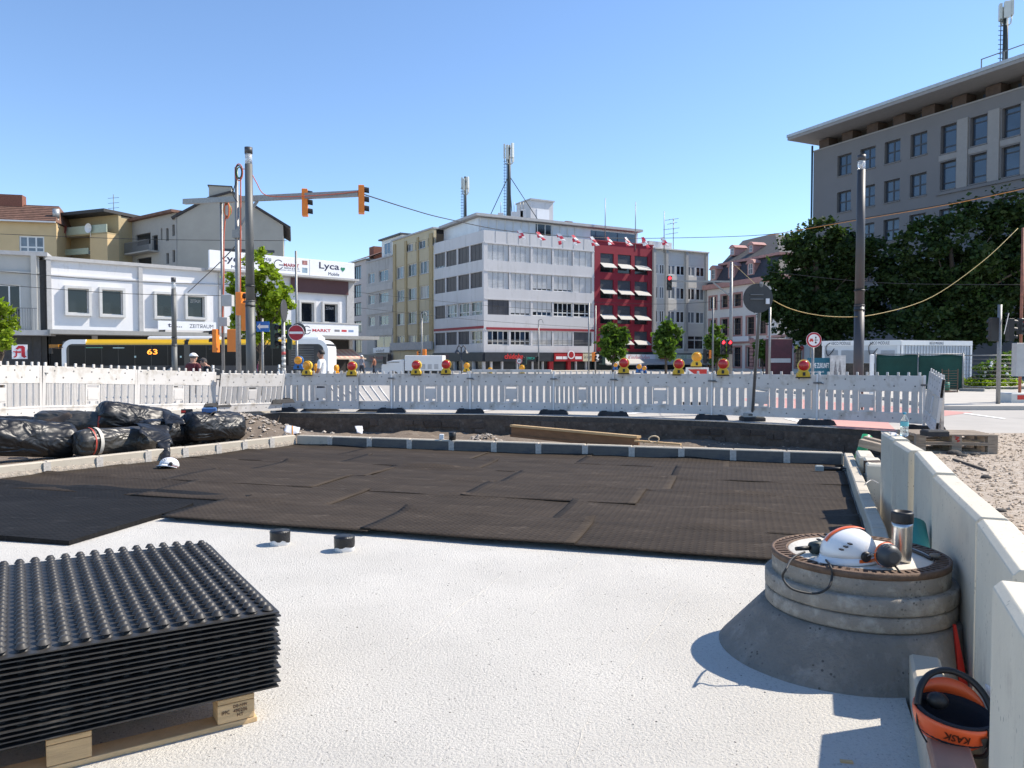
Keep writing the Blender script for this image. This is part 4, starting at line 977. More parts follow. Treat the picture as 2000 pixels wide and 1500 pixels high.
MB().box(0, FRd.L, -.15, .2, .12, zb).build('shopfront', mat('shop_green_dark', (.03,.05,.05), .3, var=.6, vs=.5), rd)
FP = Fac(1275, Yrow(1275), 1379, Yrow(1379)); pl_ = FP.root('pale_grey_house', 'pale grey tiled office house with paired white windows', 'building')
m_pg = mat('pale_tiles', (.64,.62,.575), .8, var=.06, vs=1, bump=.2, bs=9, stretch=(.4,1,3)); m_pil = mat('pilaster_grey', (.38,.37,.35), .8)
zt = FP.z(1275, 486); zb = FP.z(1275, 690); hs = []
for c0, c1 in ((1276.5,1285.5),(1287,1297),(1301.5,1318.5),(1319.5,1336.5),(1340.5,1357),(1358,1375)):
    for y0, y1 in ((514,535),(558,583),(605,630)): hs.append((FP.u(c0), FP.u(c1), FP.z(1275,y1), FP.z(1275,y0)))
hb = [(FP.u(c0), FP.u(c1), FP.z(1275,682), FP.z(1275,654)) for c0, c1 in ((1277,1297),(1303,1336),(1341,1374))]
wallp('wall', m_pg, pl_, FP.L, zb, zt, hs+hb); core(pl_, .1, FP.L-.1, 12, 0, zt-.1, m_int)
for h in hs: window(pl_, h, 2, 1, f_white, [g_dark,g_pale,g_dark], .03, .15)
for h in hb: window(pl_, h, 2, 2, f_white, g_dark, .1, .1, split=[.68])
for px in (1275.5, 1299.5, 1338.5, 1377): MB().box(FP.u(px)-.2, FP.u(px)+.2, -.3, -.003, zb+.3, zt).build('pilaster', m_pil, pl_)
MB().box(-.05, FP.L+.1, -.4, 12, zt, zt+.15).build('roof_edge', m_pg, pl_); MB().box(.3, FP.L*.45, 1.2, 8, zt+.15, zt+1.2).build('roof_house', m_of, pl_)
MB().box(0, FP.L, -.1, .2, .12, zb).build('shopfront', MATS['shop_green_dark'], pl_)
# shop awning and sign strip under both
us, ue = FRd.u(1160.5), FRd.u(1390)
sg = FRd.root('shop_awning', 'long white shop awning and sign strip below red and pale houses', 'awning')
zs0, zs1 = FRd.z(1160,706), FRd.z(1160,692)
MB().box(us, FRd.u(1275), -.5, -.2, zs0, zs1).build('sign_strip', m_sgnw, sg); MB().box(FRd.u(1275), ue, -.5, -.2, zs0, zs1).build('sign_strip', mat('sign_pale_green', (.62,.68,.58), .6), sg)
a = MB(); a.add([(us,-.5,zs0+.3),(ue,-.5,zs0+.3),(ue,-2.6,zs0-.25),(us,-2.6,zs0-.25),(us,-.5,zs0+.2),(ue,-.5,zs0+.2),(ue,-2.6,zs0-.42),(us,-2.6,zs0-.42)], [(0,1,2,3),(7,6,5,4),(3,2,6,7),(0,3,7,4),(1,5,6,2)]); a.build('awning_cloth', m_awn, sg)
lettering(sg, 'Kinderladen', FRd.u(1222), FRd.u(1264), zs0+.15, zs1-.05, -.502, mat('script_pink', (.65,.20,.22), .6), shear=.25)
lettering(sg, 'STORE – PRIMA', FRd.u(1310), FRd.u(1372), zs0+.3, zs1-.1, -.502, mat('sign_green_letters', (.35,.50,.28), .6))
ps = MB(); u = FRd.u(1282); ps.box(u-.6, u+.6, -1.6, -1.45, zs1-.6, zs1+.6); tag(ps.build('hanging_sign', m_kred, loc=(FRd.a.x, FRd.a.y, 0), rot=(0, 0, FRd.rz)), 'small tilted red and yellow shop sign between the red and pale houses', 'sign')
# ---------------------------------------------------------------- palace with mansard roof
def Ypal(px): return 100/(1+.00108*(px-1380))
FQ = Fac(1380, Ypal(1380), 1517, Ypal(1517)); pa = FQ.root('baroque_palace', 'white baroque palace with pink trim and steep slate mansard roof', 'building')
m_pw = mat('palace_white', (.74,.72,.68), .85, var=.04); m_pk = mat('pink_sandstone', (.48,.27,.24), .85, var=.1, vs=2); m_sl = mat('slate', (.055,.055,.065), .7, var=.25, vs=3, bump=.4, bs=12); m_sl2 = mat('slate_upper', (.075,.073,.072), .8, var=.25, vs=3, bump=.4, bs=12)
ze = FQ.z(1380, 567); zm1 = FQ.z(1380, 521); hs = []
for c0, c1 in ((1386,1399),(1409,1422),(1433,1448),(1459,1474),(1483,1497)):
    hs.append((FQ.u(c0), FQ.u(c1), FQ.z(1440,598), FQ.z(1440,574))); hs.append((FQ.u(c0), FQ.u(c1), FQ.z(1440,654), FQ.z(1440,621)))
    hs.append((FQ.u(c0), FQ.u(c1), FQ.z(1440,716), FQ.z(1440,678)))
wallp('wall', m_pw, pa, FQ.L, 0, ze, hs); core(pa, .1, FQ.L-.1, 16, 0, ze, m_pw)
for h in hs:
    wn = window(pa, h, 2, 3, mat('frame_brown', (.10,.07,.05), .6), g_dark, .15, .07)
    s = MB(); k = .2
    for b in ((h[0]-k,h[1]+k,h[3],h[3]+k), (h[0]-k,h[1]+k,h[2]-k,h[2]), (h[0]-k,h[0],h[2],h[3]), (h[1],h[1]+k,h[2],h[3])): s.box(b[0],b[1],-.1,-.003,b[2],b[3])
    s.build('stone_surround', m_pk, wn)
MB().box(-.3, FQ.L+.3, -.55, 16, ze, ze+.6).build('cornice', m_pk, pa); MB().box(0, FQ.L, -.25, -.003, FQ.z(1440,671), FQ.z(1440,664)).build('string_course', m_pk, pa)
MB().box(FQ.u(1434), FQ.u(1467), -.45, -.26, FQ.z(1450,667), FQ.z(1450,657)).build('name_board', m_sgnw, pa)
for i in range(9): MB().box(FQ.u(1466), FQ.u(1472), -.12, -.003, .2+i*.42, .56+i*.42).build('quoin', m_pk, pa)
r1 = MB(); D = 16; i1 = 1.3; L = FQ.L
r1.add([(0,-.2,ze+.6),(L,-.2,ze+.6),(L,D,ze+.6),(0,D,ze+.6),(i1,i1,zm1),(L-i1,i1,zm1),(L-i1,D-i1,zm1),(i1,D-i1,zm1)], [(0,1,5,4),(1,2,6,5),(2,3,7,6),(3,0,4,7)]); r1.build('mansard', m_sl, pa)
MB().box(i1-.35, L-i1+.35, i1-.35, D-i1+.35, zm1, zm1+.3).build('roof_cornice', m_pk, pa)
zr = FQ.z(1511, 457, 7)+.3; rb = FQ.u(1511, 7); ra = FQ.u(1437,7)
r2 = MB(); r2.add([(i1,i1,zm1+.3),(L-i1,i1,zm1+.3),(L-i1,D-i1,zm1+.3),(i1,D-i1,zm1+.3),(ra,8,zr),(rb-1.2,8,zr)], [(0,1,5,4),(1,2,5),(2,3,4,5),(3,0,4)]); r2.build('upper_roof', m_sl2, pa)
def dormer(u, z, w_, h, y):
    d = MB(); d.box(u-w_/2, u+w_/2, y, y+1.8, z, z+h); k = 7
    d.prism([(u-w_/2-.2, z+h)]+[(u+(w_/2+.2)*-math.cos(R(180*i/k)), z+h+math.sin(R(180*i/k))*w_*.4) for i in range(k+1)][::-1][0:0]+[(u+w_/2+.2, z+h), (u+w_*.35, z+h+w_*.32), (u, z+h+w_*.42), (u-w_*.35, z+h+w_*.32)], y-.15, y+1.8)
    o = d.build('dormer', m_pk, pa); window(o, (u-w_*.28, u+w_*.28, z+.15, z+h), 2, 2, f_white, g_pale, y-.06, .05) 
for px, py in ((1396,539), (1431,534), (1469,529)):
    u, z = FQ.uz(px, py+9, .3); dormer(u, z, 1.3, 1.4, .1)
for px, py in ((1436,491), (1472,486)):
    u, z = FQ.uz(px, py+9, 3.0); dormer(u, z, 1.0, 1.0, 2.6)
# garden wing of the palace seen under the trees
FV = Fac(1535, 70, 1582, 70); gv = FV.root('garden_pavilion', 'small white pavilion with pink framed windows under the dark trees', 'building')
zt = FV.z(1550, 657); hs = [FV.rect(1536,1543,681,718), FV.rect(1554,1567,682,717)]
wallp('wall', m_pw, gv, FV.L, 0, zt, hs); core(gv, .1, FV.L-.1, 5, 0, zt-.1, m_pw)
for h in hs:
    wn = window(gv, h, 2, 4, MATS['frame_brown'], g_dark, .15, .07); s = MB(); k = .16
    for b in ((h[0]-k,h[1]+k,h[3],h[3]+k), (h[0]-k,h[1]+k,h[2]-k,h[2]), (h[0]-k,h[0],h[2],h[3]), (h[1],h[1]+k,h[2],h[3])): s.box(b[0],b[1],-.06,-.003,b[2],b[3])
    s.build('stone_surround', m_pk, wn)
MB().box(-.15, FV.L+.15, -.3, 5, zt, zt+.2).build('cornice', m_pk, gv)
# ---------------------------------------------------------------- big grey office building at right
def Ybig(px): return 74/(1+.364*(px-1540)/460)
FO = Fac(1584, Ybig(1584), 2200, Ybig(2200)); ob = FO.root('grey_office_building', 'large shaded grey office building with flat overhanging roof at right', 'building')
m_ob = mat('grey_plaster', (.165,.166,.174), .9, var=.05, vs=.4, bump=.1, bs=4); m_obl = mat('grey_stone_pale', (.26,.257,.255), .85, var=.05); f_ob = mat('frame_charcoal', (.035,.04,.05), .5)
zw = FO.z(1590, 297); hs = []; tall = []
def zrow(px, y): return FO.z(px, y)
r1a, r1b = zrow(1737,276), zrow(1737,319); r2a, r2b = zrow(1737,353), zrow(1737,395); r3a, r3b = zrow(1737,435), zrow(1737,472)
stp = r1b-r2b
sml = [(1631,1658),(1675,1704.5),(1722,1752.5),(1772,1804)]
for c0, c1 in sml:
    for k in range(5): hs.append((FO.u(c0), FO.u(c1), r1b-stp*k, r1a-stp*k))
ta, tb = zrow(1845,245), zrow(1845,300); tc_, td = zrow(1845,316), zrow(1845,371)
tl = [(1830,1860.5),(1887,1918),(1945,1980)]
pitch = FO.u(1887)-FO.u(1830); u = FO.u(1830)
tall = [(u+pitch*i, u+pitch*i+(FO.u(1860.5)-u), a, b) for i in range(6) for a, b in ((tb,ta),(td,tc_))]
for i in range(6):
    for k in range(2,5): hs.append((u+pitch*i, u+pitch*i+(FO.u(1860.5)-u), r1b-stp*k, r1a-stp*k))
wallp('wall', m_ob, ob, FO.L, 0, zw, hs+tall, .5); core(ob, .2, FO.L-.2, 18, 0, zw-.2, m_int, .55)
for h in hs: window(ob, h, 2, 2, f_ob, g_blue, .25, .12, sill=m_ob)
for h in tall: window(ob, h, 1, 3, f_ob, g_blue, .3, .10, split=[.25,.8], sill=m_ob)
for i in range(-1, 6): 
    ua = u+pitch*i+(FO.u(1860.5)-u)+.12; ub = u+pitch*(i+1)-.12
    if i == -1: continue
    MB().box(ua, ub, -.12, -.003, td-.1, ta+.1).build('pale_pier', m_obl, ob)
for h in tall[::2]: MB().box(h[0]-.1, h[1]+.1, -.05, -.003, tc_+.1, tb-.1).build('pale_panel', m_obl, ob)
MB().box(FO.u(1828)-.15, FO.L, -.14, -.003, td-.35, td-.12).build('ledge', m_ob, ob)
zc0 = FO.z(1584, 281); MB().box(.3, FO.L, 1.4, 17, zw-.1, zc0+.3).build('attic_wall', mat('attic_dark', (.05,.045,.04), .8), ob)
MB().box(-.06, FO.L, -.06, .6, zw, zw+.12).build('parapet_cap', m_obl, ob)
m_pier = mat('brick_pier', (.075,.054,.045), .85, var=.15)
for i in range(14):
    ua = .4+i*(FO.u(1660)-FO.u(1630))*1.55; MB().box(ua, ua+1.1, .25, 1.39, zw+.12, zc0+.12).build('attic_pier', m_pier, ob)
    MB().box(ua+1.7, ua+2.6, 1.3, 1.39, zw+.25, zc0).build('attic_window', g_blue, ob)
zcb = zc0+.1; zct = FO.z(1541, 271)+.0
ov = 2.2
MB().box(-1.05, FO.L, -ov, 18.5, zcb+.12, zcb+.36).build('flat_roof', m_obl, ob); MB().box(-1.11, FO.L, -ov-.06, 18.5, zcb+.37, zcb+.62).build('roof_rim', mat('zinc_rim', (.40,.43,.45), .5, .4), ob)
rl = MB(); ur = FO.u(1905, -1.5)
for i in range(14): rl.box(ur+i*1.6, ur+i*1.6+.06, -1.5, -1.44, zcb+.62, zcb+1.5)
rl.box(ur, FO.L, -1.5, -1.45, zcb+1.48, zcb+1.54); rl.build('roof_railing', m_steel, ob)
MB().tube([(-.12,-.05,0),(-.12,-.05,zw+.6)], .09, 8).build('downpipe', mat('pipe_teal', (.06,.10,.11), .5), ob)
p = P(1963, 118, 60); antenna('tall phone mast with pale panels on the grey office roof', p.x, p.y, zcb+.62, P(1963,6,60).z, P(1963,38,60).z, P(1963,6,60).z, 4, .22, .38, False, .42)
for i, (px, wq) in enumerate(((1938,.45), (1970,.5), (1980,.5))):
    p = P(px, 126, 59); r_ = empty('radio_box', (p.x, p.y, zcb+.62), 0, ['leftmost','middle','rightmost'][i]+' pale radio box on the rim of the grey office roof', 'equipment', 'radio boxes on the office roof')
    MB().cbox(-wq/2, wq/2, 0, .4, .2, 1.4, .05).build('case', MATS['antenna_panel'], r_); MB().box(-.08, .08, .1, .25, 0, .2).build('bracket', m_steel, r_)
# ================================================================== barrier panels
m_rivet = mat('rivet_hole', (.16,.155,.15), .8)
m_panel = mat('barrier_white', (.64,.61,.575), .5, var=.06, vs=2, stain=(.46,.42,.365), sthr=.575, ss=3, rand=.05)
BL = 2.0
def panel_parts():
    d = {}
    tb = MB(); tb.cbox(0, BL, -.022, .022, .60, .90, .006)
    for i in range(11):
        x = .06+i*(BL-.12)/10-.018; y = -.02 if i % 2 else .0
        tb.cbox(x, x+.04, y-.012, y+.014, .897, .965, .006)
    for i in range(5):
        for r_, z in ((0,.82), (1,.70)):
            x = .22+i*.37+r_*.17
            if x < BL-.08: tb.lathe([(.016,-.0245),(.016,-.021)], 8, (x, 0, z), 1, 'y')
    d['top_board'] = tb.mesh('top_board', [m_panel, m_rivet])
    bb_ = MB(); bb_.cbox(0, BL, -.022, .022, .0, .20, .006); bb_.box(0, BL, -.028, -.0225, .165, .185)
    for i in range(6): bb_.lathe([(.014,-.0245),(.014,-.021)], 8, (.2+i*.32, 0, .09), 1, 'y')
    d['bottom_board'] = bb_.mesh('bottom_board', [m_panel, m_rivet])
    sl = MB(); sl.box(-.057, .057, -.012, .016, .2, .6)
    for x in (-.042, -.014, .014, .042): sl.box(x-.005, x+.005, -.020, -.0125, .2, .6)
    d['slat'] = sl.mesh('slat', m_panel)
    cp = MB(); plate(cp, -.15, .15, .2, .6, [(-.12,.12,.53,.575), (-.12,-.05,.22,.27), (.05,.12,.22,.27)], -.014, .016); cp.box(-.11, .11, -.022, -.0145, .30, .50)
    d['centre_plate'] = cp.mesh('centre_plate', m_panel)
    ep = MB(); ep.box(-.03, .03, -.025, .025, .005, .90); d['end_post'] = ep.mesh('end_post', m_panel)
    return d
PP = panel_parts()
sl2 = MB(); sl2.bar((-.16,0,.58), (.16,0,.22), .03, .09, up=(0,1,0)); PP['diagonal_slat'] = sl2.mesh('diagonal_slat', m_panel)
def barrier(a, b, za, zb, label, tilt=0.0, diag=False, flat=False, lean=0.0):
    """panel from point a to b (xy), bottom edge at za / zb"""
    a = Vector((a[0], a[1], za)); b = Vector((b[0], b[1], zb)); d = b-a; L = d.length
    r = empty('site_barrier', a, 0, label, 'barrier', 'white site barrier panels'); r.rotation_euler = (lean, -math.asin(d.z/L), math.atan2(d.y, d.x)); r.scale = (L/BL, 1, 1.11)
    inst('top_board', PP['top_board'], r); inst('bottom_board', PP['bottom_board'], r)
    inst('end_post', PP['end_post'], r, (.03,0,0)); inst('end_post', PP['end_post'], r, (BL-.03,0,0))
    if diag:
        for i in range(7): inst('slat', PP['diagonal_slat'], r, (.25+i*.25, 0, 0))
    else:
        for x in (.14,.30,.46,.62,.78,1.22,1.38,1.54,1.70,1.86): inst('slat', PP['slat'], r, (x,0,0))
        inst('centre_plate', PP['centre_plate'], r, (1.0,0,0))
    if flat: MB().box(.05, BL-.05, -.05, .05, .93, 1.0).build('flat_cap', m_panel, r)
    return r
def XY(px, Y): p = P(px, 760, Y); return Vector((p.x, p.y))
BF = [(553,21.7),(765,21.4),(918,21.1),(1081,20.7),(1197,20.1),(1389,18.9),(1594,17.4),(1803,15.9)]
def zof(px, y, Y): return P(px, y, Y).z
pts = [XY(*q) for q in BF]
bot = [.14,.13,.13,.13,.15,.17,.18,.20]
q = pts[0]+(pts[1]-pts[0])*.70; q0 = pts[0]+(pts[1]-pts[0])*.40
barrier(pts[0], q, .08, .08, 'white barrier panel with the amber lamp left of the walking man')
barrier(q0+Vector((0,.10)), pts[1]+Vector((0,.03)), .08, .08, 'white barrier panel with slanting slots behind its neighbour', diag=True)
barrier(pts[1], pts[2], .08, .08, 'white barrier panel in front of the white truck')
barrier(pts[2], pts[3], .09, .09, 'older flat topped barrier panel with rusty edges in the middle', flat=True)
barrier(pts[3], pts[4], .08, .10, 'short barrier panel just left of the first red lamp by the tree')
barrier(pts[4], pts[5], .10, .12, 'barrier panel carrying two red lamps and the amber beacon behind')
barrier(pts[5], pts[6], .12, .13, 'barrier panel behind the leaning pole of the round sign back')
barrier(pts[6], pts[7], .13, .14, 'rightmost long barrier panel above the red cycle lane')
LFp = [(-95,13.0),(79,14.9),(265,17.2),(419,19.2)]; lpts = [XY(*q) for q in LFp]; lb = [.40,.36,.25,.16]
barrier(lpts[0], lpts[1], lb[0], lb[1], 'sunlit barrier panel cut off by the left picture edge')
barrier(lpts[1], lpts[2], lb[1], lb[2], 'sunlit barrier panel behind the left black rolls')
barrier(lpts[2], lpts[3], lb[2], lb[3], 'sunlit barrier panel in front of the man in maroon')
barrier(lpts[3]+Vector((.05,0)), XY(548,20.9), .14, .09, 'skewed dirty barrier panel leaning at the fence corner', lean=.14)
e0 = XY(1806,15.7); e1 = XY(1830,13.6)
barrier(e0, e1, .24, .14, 'barrier panel seen end on at the right fence end', lean=-.1)
barrier(XY(1832,15.9), XY(1842,14.4), .12, .12, 'second barrier panel seen end on beside the pallet')
# posts with rubber feet
def foot(p, rz, label, z0=0.0, hpost=1.15):
    r = empty('barrier_stand', (p.x, p.y, z0), rz, label, 'barrier foot', 'rubber barrier feet with posts')
    mb = MB(); mb.add([(-.4,-.19,0),(.4,-.19,0),(.4,.19,0),(-.4,.19,0),(-.34,-.15,.11),(.34,-.15,.11),(.34,.15,.11),(-.34,.15,.11)], [(0,3,2,1),(4,5,6,7),(0,1,5,4),(1,2,6,5),(2,3,7,6),(3,0,4,7)])
    mb.box(-.3, -.16, -.1, .1, .111, .13); mb.box(.16, .3, -.1, .1, .111, .13); mb.build('foot_plate', m_rubber, r, bevel=.01)
    MB().box(-.02, .02, -.02, .02, .11, hpost).build('post', m_white, r)
    cl = MB(); cl.box(-.09, .09, -.045, -.035, .93, .97); cl.tube([(.0,-.05,.95),(.12,-.09,.93)], .012, 6); cl.build('clamp', m_steel, r)
    return r
fl = ['rubber foot at the dark corner of the fence', 'rubber foot under the joint below the white truck', 'rubber foot left of the flat topped barrier', 'rubber foot right of the flat topped barrier', 'rubber foot below the first red lamp by the tree', 'rubber foot left of the sign base', 'rubber foot on the edge of the red cycle lane', 'rubber foot at the right end of the fence']
for i, (p, l) in enumerate(zip(pts, fl)): foot(p+Vector((0,-.05)), random.uniform(-.15,.15)-.1*i*.3, l)
for p, l in zip(lpts[1:]+[XY(548,20.9)], ['rubber foot behind the leftmost black roll', 'rubber foot behind the middle black rolls', 'rubber foot behind the right black roll', 'rubber foot at the skewed barrier corner']): foot(p+Vector((-.05,.06)), 1.0, l, .28, 1.05)
# spare transport feet lying at the corner
for i, (px, Y, rz) in enumerate(((625,21.9,.2), (735,21.75,-.1))):
    p = XY(px, Y); r = empty('barrier_stand', (p.x, p.y, 0), rz, ['loose rubber foot left on the road edge near the corner', 'loose rubber foot under the slanted slot barrier'][i], 'barrier foot')
    MB().add([(-.55,-.2,0),(.55,-.2,0),(.55,.2,0),(-.55,.2,0),(-.35,-.15,.13),(.35,-.15,.13),(.35,.15,.13),(-.35,.15,.13)], [(0,3,2,1),(4,5,6,7),(0,1,5,4),(1,2,6,5),(2,3,7,6),(3,0,4,7)]).build('foot_plate', m_rubber, r)
# ================================================================== warning lamps on the barriers
m_ly = mat('lamp_yellow', (.68,.42,.02), .45, var=.05); m_lr = mat('lens_red', (.50,.008,.010), .25, var=.12, vs=20, spec=.6, coat=.3); m_la = mat('lens_amber', (.75,.30,.01), .25, var=.12, vs=20, coat=.3); m_lb = mat('lamp_blue', (.02,.12,.34), .45)
def lamp(px, pyc, Y, label, lens=m_lr, house=m_ly, s=1.0, rz=0.0):
    c = P(px, pyc, Y); ctr = c; r = empty('warning_lamp', (c.x, c.y, c.z-.21*s), rz, label, 'warning lamp', 'warning lamps on the barriers'); r.scale = (s, s, s)
    h = MB(); h.add([(-.14,-.06,-.05),(.14,-.06,-.05),(.14,.07,-.05),(-.14,.07,-.05),(-.135,-.06,.03),(.135,-.06,.03),(.135,.07,.03),(-.135,.07,.03),(-.075,-.05,.12),(.075,-.05,.12),(.075,.06,.12),(-.075,.06,.12)],
        [(0,3,2,1),(0,1,5,4),(1,2,6,5),(2,3,7,6),(3,0,4,7),(4,5,9,8),(5,6,10,9),(6,7,11,10),(7,4,8,11),(8,9,10,11)]); h.build('battery_case', house, r, bevel=.008)
    k = MB(); k.lathe([(.128,-.045),(.135,-.04),(.135,.05),(.125,.055)], 28, (.012,.0,.21), axis='y'); k.build('lens_ring', house, r)
    l = MB(); l.lathe([(.001,-.085),(.06,-.082),(.10,-.07),(.118,-.05),(.118,-.04)], 28, (0,0,.21), axis='y', cap=False); l.build('lens', lens, r)
    MB().box(-.03, .03, -.068, -.061, -.02, .06).build('clip', m_black, r); MB().box(-.15, .15, -.07, .08, -.075, -.051).build('base_strip', m_black, r)
    return r
L0 = [(687,715,21.5,'red warning lamp nearest the awning at the left'), (813,713,21.3,'red warning lamp left of the pair in front of the truck'), (871,712,21.2,'red warning lamp right of the pair beside the truck'),
      (1218,709,19.9,'red warning lamp in front of the leftmost street tree'), (1325,711,19.3,'red warning lamp left of the amber beacon'), (1412,711,18.7,'red warning lamp under the double red traffic light'), (1569,714,17.5,'red warning lamp beside the teal banner')]
for a in L0: lamp(*a, rz=random.uniform(-.25,.1))
lamp(600,714,21.6,'amber warning lamp beside the walking man in white', m_la, rz=-.2)
lamp(583,704,22.6,'amber lamp in a blue case under the no entry sign', m_la, m_lb)
lamp(1360,697,24,'raised amber beacon on a red and white board', m_la, s=1.15)
lamp(911,714,30,'small amber lamp seen behind the truck lamp', m_la, s=.9)
lamp(1019,718,32,'small amber lamp under the thirty sign', m_la, s=.9); lamp(957,722,34,'low amber lamp behind the flat topped barrier', m_la, s=.8)
lamp(1202,713,26,'small amber lamp on a blue case by the street tree', m_la, m_lb, s=.6); lamp(1248,716,34,'left small amber lamp under the long shop awning', m_la, m_lb, s=1.0); lamp(1258,719,36,'right small amber lamp under the long shop awning', m_la, m_lb, s=.9)
lamp(618,717,26,'narrow amber lamp seen edge on left of the man in white', m_la, m_la, s=.9, rz=1.3); lamp(657,719,27,'narrow amber lamp seen edge on right of the man in white', m_la, m_la, s=.9, rz=1.3)
def stand(px, Y, z1, label, w_=.5):
    p = P(px, 730, Y); r = empty('beacon_stand', (p.x, p.y, 0), 0, label, 'sign'); MB().box(-.03,.03,-.03,.03,0,z1).build('post', m_galv, r); return r, p
r, p = stand(1361, 24.2, 1.1, 'small red and white warning board below the raised amber beacon')
MB().box(-.36,.36,-.06,-.035,.65,1.22).build('board', m_whitep, r); MB().prism([(-.30,1.16),(.30,.72),(.30,1.16)], -.066, -.0605).build('red_triangle', m_red, r); MB().box(-.4,.4,-.2,.2,0,.12).build('foot_plate', m_rubber, r)
# ================================================================== poles, signals, signs
m_pole = mat('lamp_post_grey', (.125,.128,.125), .55, .3, var=.08, vs=2); m_poledark = mat('lamp_post_dark', (.07,.07,.075), .5, .3, var=.08, vs=2)
m_lampglass = mat('lamp_glass', (.75,.78,.80), .15, trans=.6, var=0)
def lamp_post(px, Y, ytop, yglass, label, rad, mp, z0=0.0):
    p = P(px, 700, Y); r = empty('lamp_post', (p.x, p.y, z0), 0, label, 'lamp post'); zt = P(px, ytop, Y).z-z0; zg = P(px, yglass, Y).z-z0; k = (zt-zg)
    t = MB(); t.tube([(0,0,0),(0,0,zg*.44)], rad*1.08, 20); t.tube([(0,0,zg*.44),(0,0,zg*.445)], rad*1.13, 20); t.tube([(0,0,zg*.445),(0,0,zg)], [rad, rad*.86], 20); t.build('column', mp, r)
    for zz in (zg*.42, zg*.5): b = MB(); b.tube([(0,0,zz),(0,0,zz+.05)], rad*1.16, 20); b.build('band', m_black, r)
    g = MB(); g.tube([(0,0,zg+.002),(0,0,zg+k*.62)], rad*.80, 20); g.build('glass_cylinder', m_lampglass, r)
    g = MB(); g.tube([(0,0,zg+.01),(0,0,zg+k*.6)], rad*.25, 10); g.build('lamp_core', m_whitep, r)
    c = MB(); c.tube([(0,0,zg+k*.63),(0,0,zt)], rad*.90, 20); c.build('cap', m_poledark, r)
    return r
lamp_post(490, 23.0, 288, 321, 'tall grey lamp post beside the left traffic signals', .128, m_pole)
lamp_post(1677, 21.5, 303, 332, 'tall dark lamp post in front of the big dark trees', .125, m_poledark)
lamp_post(341, 40, 542, 565, 'short grey lamp post in front of the low white building', .13, m_pole)
m_lens = mat('signal_lens_dark', (.02,.02,.02), .2); m_lit = mat('signal_red_lit', (1.0,.02,.03), .3, var=0, emit=4.0)
def signal(px, py0, py1, Y, rz, label, m_case, n=3, lit=None, wdt=None, cam_back=True):
    """signal head: front looks along local -y"""
    a = P(px, py0, Y); b = P(px, py1, Y); H = a.z-b.z; W_ = wdt or H*.36
    r = empty('traffic_light', (b.x, b.y, b.z), rz, label, 'traffic light')
    MB().cbox(-W_/2, W_/2, -W_*.28, W_*.28, 0, H, .015).build('housing', m_case, r)
    for i in range(n):
        zc = H*(i+.5)/n; ro = H/n*.40
        l = MB(); l.lathe([(ro*.85,-W_*.30),(ro*.85,-W_*.27)], 16, (0,0,zc), axis='y'); l.build('lens', m_lit if lit == i else m_lens, r)
        v = MB(); k = 12; vs = []
        for j in range(k+1):
            t = math.pi*(-.1+1.2*j/k); vs += [(ro*math.cos(t), -W_*.28, zc+ro*math.sin(t)), (ro*math.cos(t), -W_*.28-ro*1.3, zc+ro*math.sin(t)-.02)]
        v.add(vs, [(2*j, 2*j+2, 2*j+3, 2*j+1) for j in range(k)]); o = v.build('visor', m_black, r)
        sm = o.modifiers.new('thick', 'SOLIDIFY'); sm.thickness = .008
    return r
# left mast with the long arm
Ym = 24.6; pm_ = P(466, 700, Ym); ms_ = empty('signal_mast', (pm_.x, pm_.y, 0), 0, 'galvanised signal mast with long horizontal arm and cables at left', 'mast')
zt = P(466,327,Ym).z; MB().tube([(0,0,0),(0,0,zt*.42),(0,0,zt)], [.085,.08,.055], 12).build('mast', m_galv, ms_)
aL = P(360,394,26.3)-pm_; aR = P(700,378,22.6)-pm_; aL.z += EYE-EYE; 
off = Vector((pm_.x, pm_.y, 0)); aL = P(360,394,26.3)-off; aR = P(702,378,22.6)-off
MB().bar(aL, aR, .14, .17).build('arm', m_galv, ms_)
MB().bar(Vector((.02,-.08,P(466,452,Ym).z)), (aL+(aR-aL)*.455)+Vector((0,0,-.08)), .08, .08).build('brace', m_galv, ms_)
MB().box(-.12,.12,-.12,.12, P(466,456,Ym).z-.15, P(466,456,Ym).z+.1).build('bracket', m_galv, ms_)
m_cabr = mat('cable_red', (.55,.12,.06), .6); m_cabk = mat('cable_black', (.02,.02,.02), .6); m_caby = mat('cable_yellow', (.40,.29,.09), .6); m_cabg = mat('cable_green', (.10,.28,.10), .6)
def cable(name, pts, r, m, parent=None, n=6, label=None, cat='cable', group=None):
    # smooth the points with a Catmull-Rom run
    p = [Vector(q) for q in pts]; out = []
    for i in range(len(p)-1):
        p0, p1, p2, p3 = p[max(i-1,0)], p[i], p[i+1], p[min(i+2,len(p)-1)]
        for k in range(6):
            t = k/6; out.append(.5*((2*p1)+(p2-p0)*t+(2*p0-5*p1+4*p2-p3)*t*t+(3*p1-p0-3*p2+p3)*t**3))
    out.append(p[-1]); o = MB().tube(out, r, n).build(name, m, parent)
    if label: tag(o, label, cat, group)
    return o
def loc(px, py, Y): return P(px, py, Y)-off
for i, (m_, rr_) in enumerate(((m_cabk,.16), (m_cabr,.20), (m_cabg,.13))):
    c = loc(466,336,Ym-.15); cable('cable_coil', [c+Vector((rr_*math.cos(a)*.6, .03*i, rr_*1.3*math.sin(a))) for a in np.linspace(0, 6.28, 12)], .018, m_, ms_)
cable('mast_cable', [loc(470,330,24.5), loc(487,333,24.3), loc(500,355,24), loc(517,380,24), loc(560,384,23.7), loc(640,380,23), loc(700,374,22.5)], .014, m_cabr, ms_)
cable('mast_cable', [loc(470,345,24.5), loc(470,450,24.5), loc(469,600,24.5)], .02, m_cabr, ms_)
